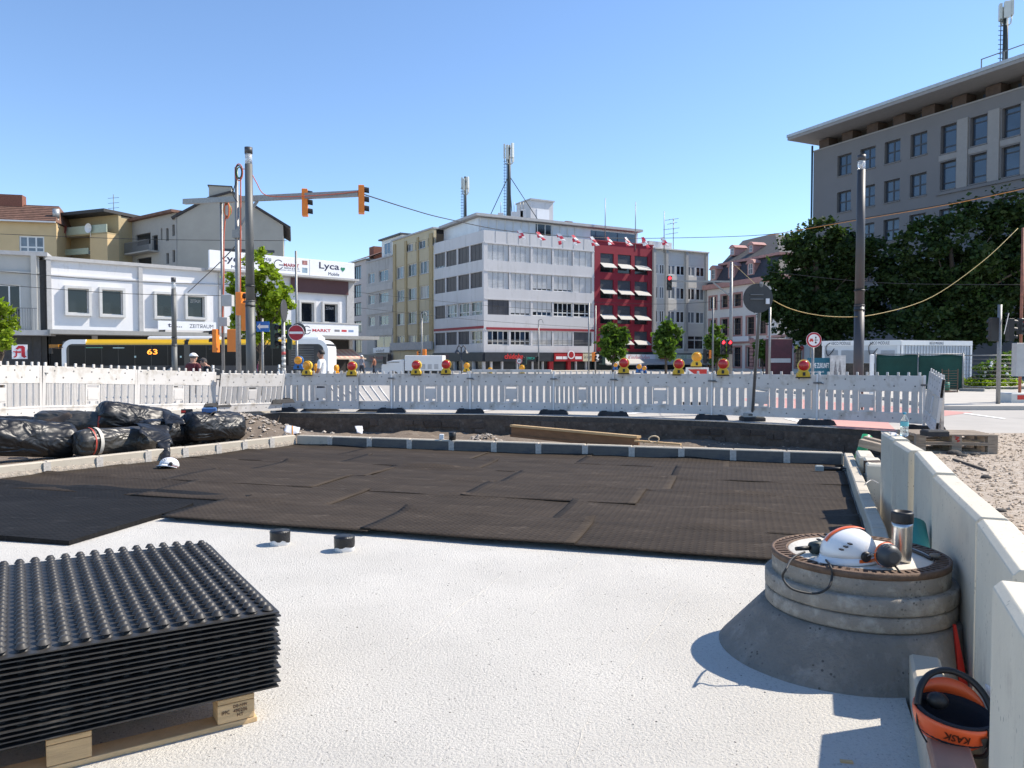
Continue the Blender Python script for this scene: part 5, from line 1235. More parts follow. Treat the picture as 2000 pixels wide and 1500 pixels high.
cable('mast_cable', [loc(463,350,24.5), loc(455,378,24.4), loc(464,395,24.5)], .014, m_cabk, ms_)
signal(596, 370, 422, 23.7, R(100), 'orange signal head hanging mid arm seen from behind', m_orange, wdt=.30)
signal(706, 363, 417, 22.5, R(100), 'orange signal head at the end of the long arm', m_orange, wdt=.30)
cable('span_wire', [P(712,380,22.5), P(800,408,26), P(875,428,30), P(1000,452,38), P(1160,464,42), P(1300,465,44), P(1500,458,42), P(1650,432,36), P(1850,398,30), P(2030,360,26)], .017, m_cabk, label='long sagging cable with red and white tape across the square', cat='cable')
cable('span_wire', [P(1500,460,41), P(1650,434,35.5), P(1850,400,29.5), P(2030,362,25.5)], .012, mat('cable_orange', (.6,.25,.05), .6), label='orange cable along the right part of the span wire', cat='cable')
# tape flags on the span wire
m_tw = mat('tape_white', (.75,.74,.74), .5); m_tr = mat('tape_red', (.55,.03,.06), .5)
random.seed(31)
for i, px in enumerate((1010,1047,1087,1116,1152,1185,1220,1252,1290)):
    y = np.interp(px, [1000,1160,1300], [449,463,464]); Y = np.interp(px, [1000,1160,1300], [38,42,44]); c = P(px, y, Y)
    r = empty('tape_flag', c, random.uniform(-.5,.5), 'red and white tape end fluttering on the span wire, flag %s from the left' % ['first','second','third','fourth','fifth','sixth','seventh','eighth','ninth'][i], 'tape', 'tape flags on the span wire')
    for k in range(2):
        dx = .12+k*.22; L_ = random.uniform(.4,.65)
        for s_ in range(3):
            t0, t1 = s_/3, (s_+1)/3
            g = MB(); g.add([(dx*t0,-.0,-L_*t0),(dx*t0+.16,.06,-L_*t0+.03),(dx*t1+.18,.07*(1-s_),-L_*t1+.03),(dx*t1,0,-L_*t1)], [(0,1,2,3)]); o = g.build('tape_strip', (m_tr, m_tw)[(s_+k+i) % 2], r)
            q_ = o.modifiers.new('thick', 'SOLIDIFY'); q_.thickness = .006
# second thin mast
Y2 = 25.5; p2 = P(436, 700, Y2); m2 = empty('cable_mast', (p2.x, p2.y, 0), 0, 'thin mast with orange cable bundle and grey boxes at left', 'mast'); off = Vector((p2.x, p2.y, 0))
MB().tube([(0,0,0),(0,0,P(436,395,Y2).z)], .05, 10).build('mast', m_galv, m2)
for i in range(4): c = loc(443,410,Y2-.1); cable('cable_coil', [c+Vector(((.07+.02*i)*math.cos(a), .02*i, (.28-.03*i)*math.sin(a))) for a in np.linspace(0,6.28,10)], .02, [m_cabr,MATS['cable_orange'],m_cabg,m_cabr][i], m2)
cable('mast_cable', [loc(440,425,Y2-.1), loc(437,470,Y2-.1), loc(437,540,Y2-.1), loc(434,650,Y2-.1)], .022, m_cabr, m2)
for px0, px1, y0, y1, nm in ((436,455,576,598,'control_box'), (428,446,620,637,'control_box')):
    a = loc(px0,y1,Y2-.2); b = loc(px1,y0,Y2-.2); MB().cbox(a.x, b.x, a.y-.12, a.y+.12, a.z, b.z, .01).build(nm, mat('box_grey', (.45,.45,.44), .6), m2)
signal(472, 571, 616, Ym-.3, R(75), 'orange signal head with two dark lenses high on the left mast', m_orange, n=3, wdt=.34)
signal(478, 592, 646, Ym-.7, R(95), 'orange signal head seen from the side below the high one', m_orange, wdt=.26)
signal(422, 643, 688, Y2-.4, R(-95), 'low orange signal head left of the thin mast', m_orange, wdt=.24)
signal(455, 643, 687, Y2-.5, R(170), 'low orange signal head right of the thin mast with white sticker', m_orange, wdt=.30)
m_dgreen = mat('signal_green', (.012,.035,.03), .5)
def simple_pole(px, Y, y1, label, rad=.038, m=m_galv, z0=0.0, cat='pole', name='sign_post', lean=None):
    p = P(px, 700, Y); r = empty(name, (p.x, p.y, z0), 0, label, cat); MB().tube([(0,0,0),(0,0,P(px,y1,Y).z-z0)], rad, 10).build('post', m, r); return r, p
# one way sign
r, p = simple_pole(513, 24.5, 622, 'one way sign with white arrow on blue board', cat='sign', name='one_way_sign')
a = P(501,648,24.45)-p; b = P(526,628,24.45)-p; zo = p.z
MB().cbox(a.x, b.x, -.06, -.04, a.z+zo, b.z+zo, .004).build('sign_plate', mat('sign_blue', (.02,.15,.50), .4), r)
cx_, cz_, w_, h_ = (a.x+b.x)/2, (a.z+b.z)/2+zo, b.x-a.x, b.z-a.z
MB().prism([(cx_-w_*.44,cz_),(cx_-w_*.2,cz_-h_*.34),(cx_-w_*.2,cz_-h_*.14),(cx_+w_*.44,cz_-h_*.14),(cx_+w_*.44,cz_+h_*.14),(cx_-w_*.2,cz_+h_*.14),(cx_-w_*.2,cz_+h_*.34)], -.066, -.061).build('arrow', m_whitep, r)
# no entry sign
r, p = simple_pole(580, 24.0, 634, 'round red no entry sign with white bar', cat='sign', name='no_entry_sign')
zc = P(580,650,24).z
g = MB(); g.lathe([(.25,-.065),(.25,-.05)], 36, (0,0,zc), axis='y'); g.build('sign_plate', m_whitep, r); g = MB(); g.lathe([(.235,-.07),(.235,-.0655)], 36, (0,0,zc), axis='y'); g.build('red_disc', mat('sign_red_disc', (.40,.012,.03), .45), r)
MB().box(-.21,.21,-.076,-.0705,zc-.035,zc+.035).build('white_bar', m_whitep, r)
g = MB(); g.lathe([(.24,.05),(.24,.07)], 30, (-.02,.2,zc+.08), axis='y'); g.build('sign_back', m_poledark, r)
# green signal cluster by the no entry sign, pole with stickers, edge-on sign
r, p = simple_pole(554, 25.2, 623, 'sticker covered steel pole between signals near the no entry sign', .06, m_galv)
g = MB()
for z in np.arange(.9,2.2,.18): g.tube([(0,0,z),(0,0,z+.1)], .064, 10, random.choice([0,1,2]))
g.build('stickers', [mat('sticker_white', (.6,.6,.58), .6), mat('sticker_red', (.45,.08,.08), .6), mat('sticker_blue', (.1,.2,.4), .6)], r)
e = P(557,607,25.2); d = MB(); d.lathe([(.36,-.012),(.36,.012)], 28, (.06,-.12,e.z), axis='x'); d.build('sign_seen_edge_on', m_poledark, r)
signal(536, 632, 680, 25.4, R(80), 'dark green signal head left of the sticker pole', m_dgreen, wdt=.26); signal(566, 634, 683, 25.4, R(-80), 'dark green signal head right of the sticker pole', m_dgreen, wdt=.26)
# the big round sign back on the leaning pole with its transport foot
fp = G(1469,822); tp = P(1487,552,15.6); base = Vector((fp.x, fp.y, 0)); r = empty('temporary_sign', base, 0, 'large round sign seen from behind on a leaning pole in front of the barrier', 'sign')
MB().tube([(0,0,.1), tp-base], .036, 12).build('post', m_steel, r)
d = P(1482,582,15.6)-base; g = MB(); g.lathe([(.30,-.012),(.30,.012)], 40, d+Vector((0,.05,0)), axis='y'); g.build('sign_plate', mat('sign_back_dark', (.045,.047,.05), .55, var=.2, vs=6), r)
MB().box(d.x+.15,d.x+.22,d.y-.0,d.y+.035,d.z-.12,d.z-.01).build('sticker', m_sgnw, r)
for k, s_ in enumerate((-.03,.06)): MB().box(d.x-.16,d.x+.1,d.y+.012,d.y+.036,d.z+s_,d.z+s_+.02).build('clamp', m_steel, r)
g = MB(); g.cbox(-.26,.26,-.2,.2,.0,.10,.02); g.build('foot_plate', m_rubber, r); g = MB(); g.cbox(-.23,.23,-.16,.16,.101,.20,.02); g.build('foot_plate', mat('foot_grey', (.42,.42,.39), .85, var=.12), r); MB().box(-.14,.14,-.165,-.161,.14,.17).build('grip_slot', m_black, r)
# no overtaking sign, thirty sign
def round_sign(px, py, Y, rad, label, name='round_sign', pole=True, z0=0.0):
    c = P(px, py, Y); r = empty(name, (c.x, c.y, z0), 0, label, 'sign'); zc = c.z-z0
    if pole: MB().tube([(0,.04,0),(0,.04,zc+rad*.9)], .035, 10).build('post', m_galv, r)
    for rr_, y, m_, nm in ((rad,-.02,m_whitep,'sign_plate'), (rad*.96,-.026,MATS['sign_red_disc'],'red_ring'), (rad*.74,-.032,m_whitep,'sign_face')):
        g = MB(); g.lathe([(rr_,y),(rr_,y+.005)], 36, (0,0,zc), axis='y'); g.build(nm, m_, r)
    return r, zc
r, zc = round_sign(1589, 664, 20.5, .205, 'round red ringed sign showing a car and a bicycle', 'overtaking_sign')
g = MB(); g.box(-.12,-.02,-.038,-.0325,zc-.035,zc+.005); g.box(-.105,-.035,-.038,-.0325,zc+.005,zc+.035); g.box(-.11,-.09,-.038,-.0325,zc-.05,zc-.036); g.box(-.05,-.03,-.038,-.0325,zc-.05,zc-.036); g.build('car_symbol', m_red, r)
g = MB(); g.box(.04,.05,-.038,-.0325,zc-.09,zc+.09); g.lathe([(.025,-.038),(.025,-.033)], 12, (.045,0,zc-.07), axis='y'); g.lathe([(.02,-.038),(.02,-.033)], 12, (.045,0,zc+.06), axis='y'); g.box(.01,.11,-.0382,-.0331,zc-.01,zc+.002); g.build('cycle_symbol', m_black, r)
r, zc = round_sign(1014, 705, 60, .24, 'small round speed limit sign in front of the corner shop', 'speed_sign'); lettering(r, '30', -.12, .12, zc-.1, zc+.1, -.034, m_black, bold=.02)
# far traffic lights near the corner block and the mast arm in the middle
Ya = 44; p = P(1427, 700, Ya); r = empty('signal_mast', (p.x, p.y, 0), 0, 'signal mast with arm to the left in front of the palace', 'mast')
MB().tube([(0,0,0),(0,0,P(1427,512,Ya).z)], [.11,.08], 10).build('mast', m_galv, r); MB().bar((0,0,P(1427,550,Ya).z), (P(1306,549,Ya).x-p.x,0,P(1306,549,Ya).z), .1, .1).build('arm', m_galv, r)
MB().bar((0,0,P(1427,580,Ya).z), (P(1393,552,Ya).x-p.x,0,P(1393,552,Ya).z), .07, .07).build('brace', m_galv, r)
signal(1307, 539, 567, Ya-.3, 0, 'black traffic light with lit red lamp on the arm before the pale house', m_black, lit=2, wdt=.27)
signal(1412, 664, 692, Ya-.4, 0, 'left of two lit red traffic lights before the palace', m_black, lit=2, wdt=.27); signal(1425, 664, 692, Ya-.6, 0, 'right of two lit red traffic lights before the palace', m_black, lit=2, wdt=.27)
def thin(px, Y, y1, label, rad=.05, m=m_galv, **k): return simple_pole(px, Y, y1, label, rad, m, **k)
r, p = thin(1392, 42, 580, 'thin pole with yellow rope left of the palace mast', .05, m_steel)
for i, (px, Y, y1, l) in enumerate(((824,52,622,'thin pole with orange signals in front of the yellow house'), (1052,60,634,'curved top thin pole in front of the corner shop'), (1150,52,592,'thin pole left of the red house'), (1163,52,597,'thin pole with signals at the red house edge'), (580,34,490,'thin pole with red cable top above the no entry sign'))):
    r, p = thin(px, Y, y1, l, .05, m_galv)
    if i in (1, 0): cable('hook', [(0,0,P(px,y1,Y).z-.05), (.0,0,P(px,y1,Y).z+.3), (.25,0,P(px,y1,Y).z+.4), (.35,0,P(px,y1,Y).z+.1)], .03, m_galv, r)
signal(816, 686, 702, 52, R(90), 'small orange signal left on the pole by the yellow house', m_orange, wdt=.2); signal(829, 682, 703, 52, R(160), 'small orange signal right on the pole by the yellow house', m_orange, wdt=.25)
signal(1025, 697, 712, 58, R(-30), 'small dark signal beside the thirty sign', m_dgreen, wdt=.3); signal(1048, 696, 707, 60, R(40), 'small dark signal on the curved pole', m_black, wdt=.3)
signal(1176, 686, 712, 50, R(-60), 'dark green signal head beside the leftmost street tree', m_dgreen, wdt=.4); signal(1160, 688, 706, 50, R(60), 'orange backed signal head at the red house edge', m_orange, wdt=.3)
signal(1377, 682, 710, 46, R(70), 'dark signal head left of the palace street tree', m_black, wdt=.35); signal(1386, 684, 700, 46, R(-90), 'orange sided signal head left of the palace street tree', m_orange, wdt=.25)
# double arched street lamp in front of the corner block
p = P(901, 700, 70); r = empty('street_lantern', (p.x, p.y, 0), 0, 'dark street lantern with two arched arms before the corner block', 'street lamp'); zt = P(901,682,70).z
MB().tube([(0,0,0),(0,0,zt-.3)], .08, 8).build('post', m_poledark, r)
for s_ in (-1, 1):
    cable('arm', [(0,0,zt-.6), (0,0,zt), (s_*.18,0,zt+.32), (s_*.36,0,zt+.1), (s_*.38,0,zt-.05)], .05, m_poledark, r); g = MB(); g.lathe([(.05,.0),(.12,-.1),(.28,-.35)], 12, (s_*.38,0,zt-.02), cap=False); g.build('shade', m_poledark, r)
# yellow rope from the round sign to the right, more overhead wires
cable('yellow_rope', [P(1430,513,43), P(1470,550,30), P(1500,580,20), P(1560,608,20.5), P(1640,619,21), P(1720,612,22), P(1820,580,23), P(1920,510,24), P(1988,446,25)], .010, m_caby, label='sagging yellow rope in front of the dark trees', cat='rope')
for i, (a, b, sag) in enumerate((((0,457,40),(560,470,40),2), ((0,530,38),(470,556,38),3), ((0,556,36),(480,578,36),3), ((690,570,60),(1160,610,70),4), ((690,600,60),(1160,640,70),4), ((1160,590,60),(1500,580,50),6), ((1500,530,40),(2000,556,30),5))):
    A = P(*a); B = P(*b); cable('overhead_wire', [A, (A+B)/2-Vector((0,0,sag*.05)), B], .014, m_cabk, label=['upper thin wire across the yellow house and gable', 'middle thin wire across the low building front', 'lower thin wire across the low building windows', 'upper thin wire across the corner block', 'lower thin wire across the corner block', 'thin wire across the red and pale houses', 'thin wire across the dark trees'][i], cat='wire')
cable('guy_wire', [P(367,571,38), P(395,545,34), P(430,512,30), P(462,478,25)], .02, m_cabk, label='slanting guy wire with insulators from mast to low building', cat='wire')
# right edge: steel pole with signals, orange pole on a concrete block
r, p = thin(1951, 23.3, 595, 'galvanised pole with dark signals near the right edge', .062, m_galv)
signal(1940, 620, 666, 23.3, R(-175), 'dark signal head seen from behind left of the right pole', m_black, wdt=.24); signal(1972, 622, 666, 23.6, R(80), 'dark signal head right of the right pole', m_black, wdt=.26)
g = MB(); g.prism([(-.02,0),(.02,0),(.02,.55),(-.02,.55)], -.3, .3); e = P(1962,655,23.2)
o = MB(); o.add([(0,0,-.32),(.26,.22,.3),(-.06,-.30,.3),(.02,0,-.32),(.28,.22,.3),(-.04,-.30,.3)], [(0,1,2),(5,4,3),(0,3,4,1),(1,4,5,2),(2,5,3,0)]); tag(o.build('yield_sign', m_whitep, loc=P(1961,632,23.2)), 'give way sign seen almost edge on at the right pole', 'sign')
p = P(1993, 700, 24.2); r = empty('traffic_light_mast', (p.x, p.y, 0), 0, 'orange wrapped signal pole on a white concrete block at right edge', 'traffic light')
MB().tube([(0,0,.42),(0,0,P(1993,445,24.2).z)], .045, 10).build('mast', mat('pole_orange_wrap', (.32,.12,.07), .6, var=.3, vs=9), r); MB().cbox(-.48,.5,-.35,.35,0,.42,.03).build('concrete_block', mat('block_white', (.60,.59,.55), .8, var=.08), r)
MB().box(-.30,-.08,-.358,-.352,.22,.36).build('reflector', m_red, r); MB().box(-.06,.2,-.358,-.352,.22,.36).build('reflector', m_whitep, r)
MB().cbox(-.2,.25,-.12,.12,P(1993,735,24.2).z,P(1993,670,24.2).z,.01).build('control_box', MATS['box_grey'], r)
signal(1997, 622, 653, 23.8, R(20), 'lit red traffic light cut by the right edge', m_black, lit=2, wdt=.3)
g = MB(); p = G(1837,800); g.tube([(0,0,.1),(0,0,.95)], .05, 12); g.tube([(0,0,.95),(0,0,.98)], .055, 12); tag(g.build('bollard', m_poledark, loc=p), 'short black bollard right of the fence end', 'bollard')
r, p = thin(1503, 40, 600, 'pale steel pole behind the round sign back', .06, m_galv)
# ================================================================== bus
def bus():
    Yb = 54.0; x0 = P(121,700,Yb).x; x1 = P(641,700,Yb).x; L = x1-x0; z1 = P(400,663,Yb).z
    r = empty('city_bus', (x0, Yb, 0), 0, 'long dark articulated city bus with yellow roof line and route number', 'bus')
    m_body = mat('bus_body', (.02,.022,.03), .35, var=.1, coat=.4); m_by = mat('bus_yellow', (.85,.48,.015), .35, var=.02, coat=.3); m_bw = mat('bus_white', (.80,.80,.79), .35, var=.02, coat=.3); m_bg = mat('bus_glass', (.008,.011,.016), .12, var=.3, vs=.5, spec=.15)
    MB().cbox(.05, L-.06, 0, 2.5, .32, z1-.30, .05).build('body', m_body, r)
    # white hoops at both ends
    def hoop(xa, sgn, nm):
        g = MB(); k = 8; W_ = .42
        for i in range(k):
            a0, a1 = math.pi/2*i/k, math.pi/2*(i+1)/k; R_ = .75
            def pt(a, rr): return (xa+sgn*(R_-rr*math.cos(a)), z1-R_+rr*math.sin(a))
            o0, o1, i0, i1 = pt(a0,R_), pt(a1,R_), pt(a0,R_-.32), pt(a1,R_-.32)
            g.add([(o0[0],-.03,o0[1]),(o1[0],-.03,o1[1]),(i1[0],-.03,i1[1]),(i0[0],-.03,i0[1]),(o0[0],2.53,o0[1]),(o1[0],2.53,o1[1]),(i1[0],2.53,i1[1]),(i0[0],2.53,i0[1])], [(0,1,2,3),(4,7,6,5),(0,4,5,1),(3,2,6,7)])
        g.box(min(xa, xa+sgn*.32), max(xa, xa+sgn*.32), -.03, 2.53, .3, z1-.75); g.build(nm, m_bw, r)
    hoop(0, 1, 'front_hoop'); hoop(L, -1, 'rear_hoop')
    MB().box(.75, 1.7, -.03, 2.53, z1-.32, z1).build('roof_end', m_bw, r); MB().box(L-2.2, L-.75, -.03, 2.53, z1-.32, z1).build('roof_end', m_bw, r)
    for a, b in ((1.7,8.6),(8.9,L-2.2)): MB().prism([(-.035,z1-.36),(-.035,z1-.24),(.16,z1+.01),(2.34,z1+.01),(2.535,z1-.24),(2.535,z1-.36)], a, b, plane='yz').build('roof_stripe', m_by, r)
    MB().box(8.602, 8.898, .05, 2.45, .4, z1-.05).build('bellows', m_rubber, r)
    MB().cbox(5.9, 10.6, .3, 2.2, z1+.01, z1+.24, .1).build('roof_pod', m_bw, r); MB().cbox(L-4.6, L-.75, .3, 2.2, z1+.01, z1+.38, .22).build('roof_pod', m_bw, r)
    for i in range(7):
        a = .5+i*1.16; MB().box(a, a+1.12, -.012, -.002, 1.0, z1-.42).build('side_window', m_bg, r)
    for i in range(6):
        a = 9.0+i*1.16; MB().box(a, a+1.12, -.012, -.002, 1.0, z1-.42).build('side_window', m_bg, r)
    fw_ = MB(); fw_.add([(-.02,.1,1.0),(-.02,2.4,1.0),(.2,2.4,z1-.4),(.2,.1,z1-.4)], [(0,1,2,3)]); fw_.build('windscreen', m_bg, r)
    m_amb = mat('led_amber', (1.0,.30,.03), .4, var=0, emit=1.6)
    lettering(r, '63', 6.0, 6.72, z1-1.05, z1-.68, -.0125, m_amb, .01, bold=.01)
    MB().box(-.9, -.25, .0, 1.4, z1-.62, z1-.35).build('route_display', mat('display_dim', (.35,.14,.01), .5, var=.3, vs=6), r)
    MB().cbox(-.05, .3, .2, 2.3, z1-.75, z1-.1, .05).build('display_case', m_body, r)
    for i in range(9): MB().box(L-2.6, L-1.0, -.022, -.013, .9+i*.17, .97+i*.17).build('engine_louvre', mat('louvre_dark', (.09,.09,.095), .5), r)
    for x in (2.7, 7.6, 13.6):
        w_ = MB(); w_.lathe([(.30,-.02),(.48,-.02),(.5,.02),(.5,.25),(.3,.25)], 24, (x,0,.5), axis='y'); wo__ = w_.build('wheel', m_rubber, r); h = MB(); h.lathe([(.001,-.03),(.2,-.04),(.29,-.02)], 20, (x,0,.5), axis='y', cap=False); h.build('hub', m_galv, wo__)
    for x in (5.1, 8.3, 13.0): MB().box(x, x+.12, -.02, -.013, 1.55, 1.68).build('door_button', mat('sticker_pale', (.45,.6,.58), .5), r)
    MB().box(3.6, 4.4, -.02, -.013, z1-.62, z1-.56).build('side_lettering', mat('sticker_pale', (1,1,1)), r); MB().box(1.7, 2.9, -.02, -.013, z1-.60, z1-.54).build('side_lettering', mat('green_script', (.1,.3,.2), .5), r)
    g = MB(); g.bar((.1,-.05,z1-.55), (-.5,-.35,z1-.62), .05, .05); g.cbox(-.65,-.45,-.45,-.25,z1-1.0,z1-.6,.04); g.build('mirror', m_black, r)
bus()
# truck behind the fence
def truck():
    Yt = 47; x0 = P(773,700,Yt).x; x1 = P(864,700,Yt).x; zt = P(820,694,Yt).z; r = empty('delivery_truck', (x0, Yt, 0), 0, 'white delivery truck standing behind the fence', 'truck')
    m_tw_ = mat('truck_white', (.66,.66,.65), .5, var=.03)
    MB().cbox(.55, x1-x0, 0, 2.3, .75, zt, .03).build('cargo_box', m_tw_, r); MB().box(.6, x1-x0, .1, 2.2, .5, .75).build('chassis', m_black, r)
    c = MB(); c.prism([(-.9,.4),(.5,.4),(.5,zt-.25),(-.2,zt-.3),(-.7,1.25),(-.9,1.1)], .1, 2.1); co_ = c.build('cab', m_tw_, r, bevel=.05)
    MB().prism([(-.55,1.25),(.2,1.25),(.2,zt-.4),(-.15,zt-.4)], .08, .098).build('cab_window', g_dark, co_)
    MB().box(-.75,-.55,-.25,-.05,1.15,1.6).build('mirror', m_black, co_)
    for x in (-.2, 1.9):
        w_ = MB(); w_.lathe([(.2,-.02),(.36,-.02),(.38,.02),(.38,.22),(.2,.22)], 20, (x,.1,.38), axis='y'); w_.build('wheel', m_rubber, r)
    for k in range(3): MB().box(x1-x0-1.3+k*.4, x1-x0-1.05+k*.4, -.01, -.001, .85, 1.15).build('side_label', m_gr, r)
truck()
# ================================================================== containers, screen fence, banners, planter at right
Fc1 = Fac(1606, 39.4, 1758, 37.2); Fc2 = Fac(1758, 37.2, 1897, 39.0)
m_ct = mat('container_white', (.62,.64,.66), .5, var=.03); m_ctb = mat('container_panel', (.50,.53,.56), .5, var=.03)
def container():
    zt = Fc1.z(1758,664); r = Fc1.root('site_container', 'white site office container with shutters behind the green screen', 'container')
    L = Fc1.L; MB().box(0, L, 0, 2.4, .12, zt-.25).build('body', m_ct, r); MB().box(-.03, L+.02, -.04, 2.45, zt-.25, zt).build('roof_frame', m_whitep, r)
    for p0, p1 in ((1613,1637),(1644,1668),(1684,1710),(1721,1748)):
        h = Fc1.rect(p0, p1, 684, 722); s = MB(); n_ = 12
        z0_ = h[2]+(h[3]-h[2])*.35
        for i in range(n_): s.box(h[0], h[1], -.03, -.004, z0_+(h[3]-z0_)*i/n_, z0_+(h[3]-z0_)*(i+.85)/n_)
        s.build('roller_shutter', mat('shutter_grey', (.33,.35,.38), .5), r); MB().box(h[0], h[1], -.02, -.003, h[2]-.3, z0_-.02).build('window_pane', g_dark, r)
    for u in (0, L/2-.06, L-.12): MB().box(u, u+.12, -.045, -.003, .12, zt-.26).build('corner_post', m_whitep, r)
    for a, b in ((1625,1662),(1700,1738)): lettering(r, 'KECO MODULE', Fc1.u(a), Fc1.u(b), zt-.21, zt-.06, -.042, m_ink)
    for a in (.4, L-1.2): cable('lifting_cable', [(a,-.05,zt-.1),(a-.2,-.08,zt-.3),(a-.1,-.1,zt-.75),(a+.2,-.08,zt-.4)], .02, m_cabk, r)
    r2 = Fc2.root('site_container', 'white corrugated container side right of the shuttered one', 'container'); L = Fc2.L; zt2 = Fc2.z(1758,664)
    MB().box(0.05, L, .02, 2.4, .12, zt2-.25).build('body', m_ctb, r2); MB().box(.03, L+.02, -.04, 2.45, zt2-.25, zt2-.01).build('roof_frame', m_whitep, r2)
    g = MB()
    for i in range(int(L/.2)): g.box(.15+i*.2, .25+i*.2, -.015, .019, .15, zt2-.26)
    g.build('corrugation', m_ctb, r2)
    for u in (0.03, L-.12): MB().box(u, u+.12, -.045, -.016, .12, zt2-.26).build('corner_post', m_whitep, r2)
    lettering(r2, 'KECO MODULE', Fc2.u(1815), Fc2.u(1842), zt2-.2, zt2-.07, -.042, m_ink)
container()
def screen():
    f = Fac(1711, 34.5, 1881, 32.5); r = f.root('screen_fence', 'site fence covered with dark green screen cloth', 'fence'); z0 = f.z(1880,769); z1 = f.z(1711,692); mg = mat('green_cloth', (.010,.060,.045), .8, var=.25, vs=1.2, bump=.3, bs=20)
    mb = MB(); nx, ny = 30, 8; vs = []
    for j in range(ny+1):
        for i in range(nx+1):
            u = f.L*i/nx; z = .16+(z1-.16)*j/ny - (.06*math.sin(math.pi*((u/1.4) % 1)) if j == ny else 0); vs.append((u, .02+.03*noise.noise(Vector((u*1.5,z*2,0))), z))
    mb.add(vs, [(j*(nx+1)+i, j*(nx+1)+i+1, (j+1)*(nx+1)+i+1, (j+1)*(nx+1)+i) for j in range(ny) for i in range(nx)], 0, True); o = mb.build('screen_cloth', mg, r); k_ = o.modifiers.new('thick', 'SOLIDIFY'); k_.thickness = .006
    for u in (0, f.L*.5, f.L): MB().tube([(u,-.03,.12),(u,-.03,z1+.05)], .025, 8).build('post', m_galv, r)
    MB().tube([(0,-.03,z1),(f.L,-.03,z1)], .022, 8).build('top_rail', m_galv, r); MB().cbox(f.L-.1, f.L+.8, -.2, .2, .12, .24, .02).build('fence_foot', mat('foot_grey2', (.22,.22,.21), .9), r)
    f2 = Fac(1882, 33.0, 1992, 32.5); r2 = f2.root('mesh_fence', 'open wire mesh fence in front of the planter', 'fence'); g = MB()
    for z in np.linspace(.3, f2.z(1900,694), 9): g.tube([(0,0,z),(f2.L,0,z)], .006, 4)
    g.build('mesh_wires', m_galv, r2)
    for z in (.28, f2.z(1900,694)): MB().tube([(0,-.01,z),(f2.L,-.01,z)], .022, 8).build('rail', m_galv, r2)
    for u in (0, f2.L): MB().tube([(u,-.02,.12),(u,-.02,f2.z(1900,692))], .022, 8).build('post', m_galv, r2)
screen()
f = Fac(1578, 31, 1621, 31); r = f.root('teal_banner', 'teal banner with white lettering beside the sketch poster', 'banner'); z0 = .3; z1 = f.z(1600,699)
MB().box(0, f.L, 0, .04, z0, z1).build('board', mat('banner_teal', (.015,.13,.19), .6, var=.08), r); lettering(r, 'MMME ZUKUNFT', f.u(1581), f.u(1620), f.z(1600,719), f.z(1600,709), -.002, m_whitep, bold=.02); lettering(r, 'www.mainz.de/zukunft', f.u(1582), f.u(1610), f.z(1600,728), f.z(1600,724), -.002, m_whitep)
for u in (.05, f.L-.05): MB().box(u-.03,u+.03,.041,.1,.12,z1).build('post', m_galv, r)
f = Fac(1622, 30.8, 1652, 30.8); r = f.root('sketch_poster', 'grey and white poster board with a twin spired church sketch', 'banner'); z1 = f.z(1637,694)
MB().box(0, f.L, 0, .04, .3, z1).build('board', mat('poster_paper', (.58,.56,.53), .7, var=.25, vs=6), r); g = MB(); k = f.L
for xa in (.33,.62): g.prism([(k*(xa-.10),.35),(k*(xa+.10),.35),(k*(xa+.10),z1-.62),(k*xa,z1-.2),(k*(xa-.10),z1-.62)], -.006, -.001)
g.prism([(k*.12,.35),(k*.9,.35),(k*.9,.62),(k*.12,.62)], -.0065, -.0012); g.build('church_sketch', mat('sketch_grey', (.25,.24,.24), .8, var=.5, vs=14), r)
for u in (.05, f.L-.05): MB().box(u-.03,u+.03,.041,.1,.12,z1).build('post', m_galv, r)
p = P(1703, 700, 30); g = MB(); g.cbox(-.07,.07,-.04,.04,.12,P(1703,692,30).z,.02); tag(g.build('guide_post', m_whitep, loc=(p.x,p.y,0)), 'narrow white post with yellow cap left of the green screen', 'post')
f = Fac(1882, 35.5, 2080, 33.5); pl4 = f.root('planter_wall', 'low concrete planter wall at the right', 'wall'); MB().box(0, f.L, 0, .3, .1, f.z(1900,754)).build('wall', mat('planter_concrete', (.34,.31,.26), .9, var=.12), pl4); MB().box(0, f.L, .3, 5, .1, f.z(1900,754)-.1).build('planter_soil', m_dirt, pl4)
p = P(1845, 790, 31.5); r = empty('wire_crate', (p.x, p.y, .12), .1, 'rusty wire crate with green cans by the screen fence', 'crate'); g = MB()
for i in range(9): g.box(-.35,.35,-.3,-.28,.06+i*.1,.08+i*.1)
for x in (-.35,.33): g.box(x,x+.03,-.3,-.27,0,.95); g.box(x,x+.03,.27,.3,0,.95)
g.box(-.35,.35,-.3,.3,.0,.04); g.build('crate_frame', m_rust, r); c = MB(); c.tube([(.05,0,.05),(.05,0,.4)], .13, 12); c.build('can', mat('can_green', (.04,.20,.14), .5), r)
# advertising column / red pillar near palace
p = P(1521, 700, 46); g = MB(); g.cbox(-.7,.7,-.3,.3,.0,P(1521,662,46).z,.03); r = empty('poster_pillar', (p.x, p.y, 0), 0, 'dark red information pillar under the trees', 'sign'); g.build('pillar', mat('pillar_red', (.07,.012,.02), .5, var=.4, vs=2), r); MB().box(-.6,.6,-.315,-.302,1.25,1.5).build('label_strip', MATS['box_grey'], r)
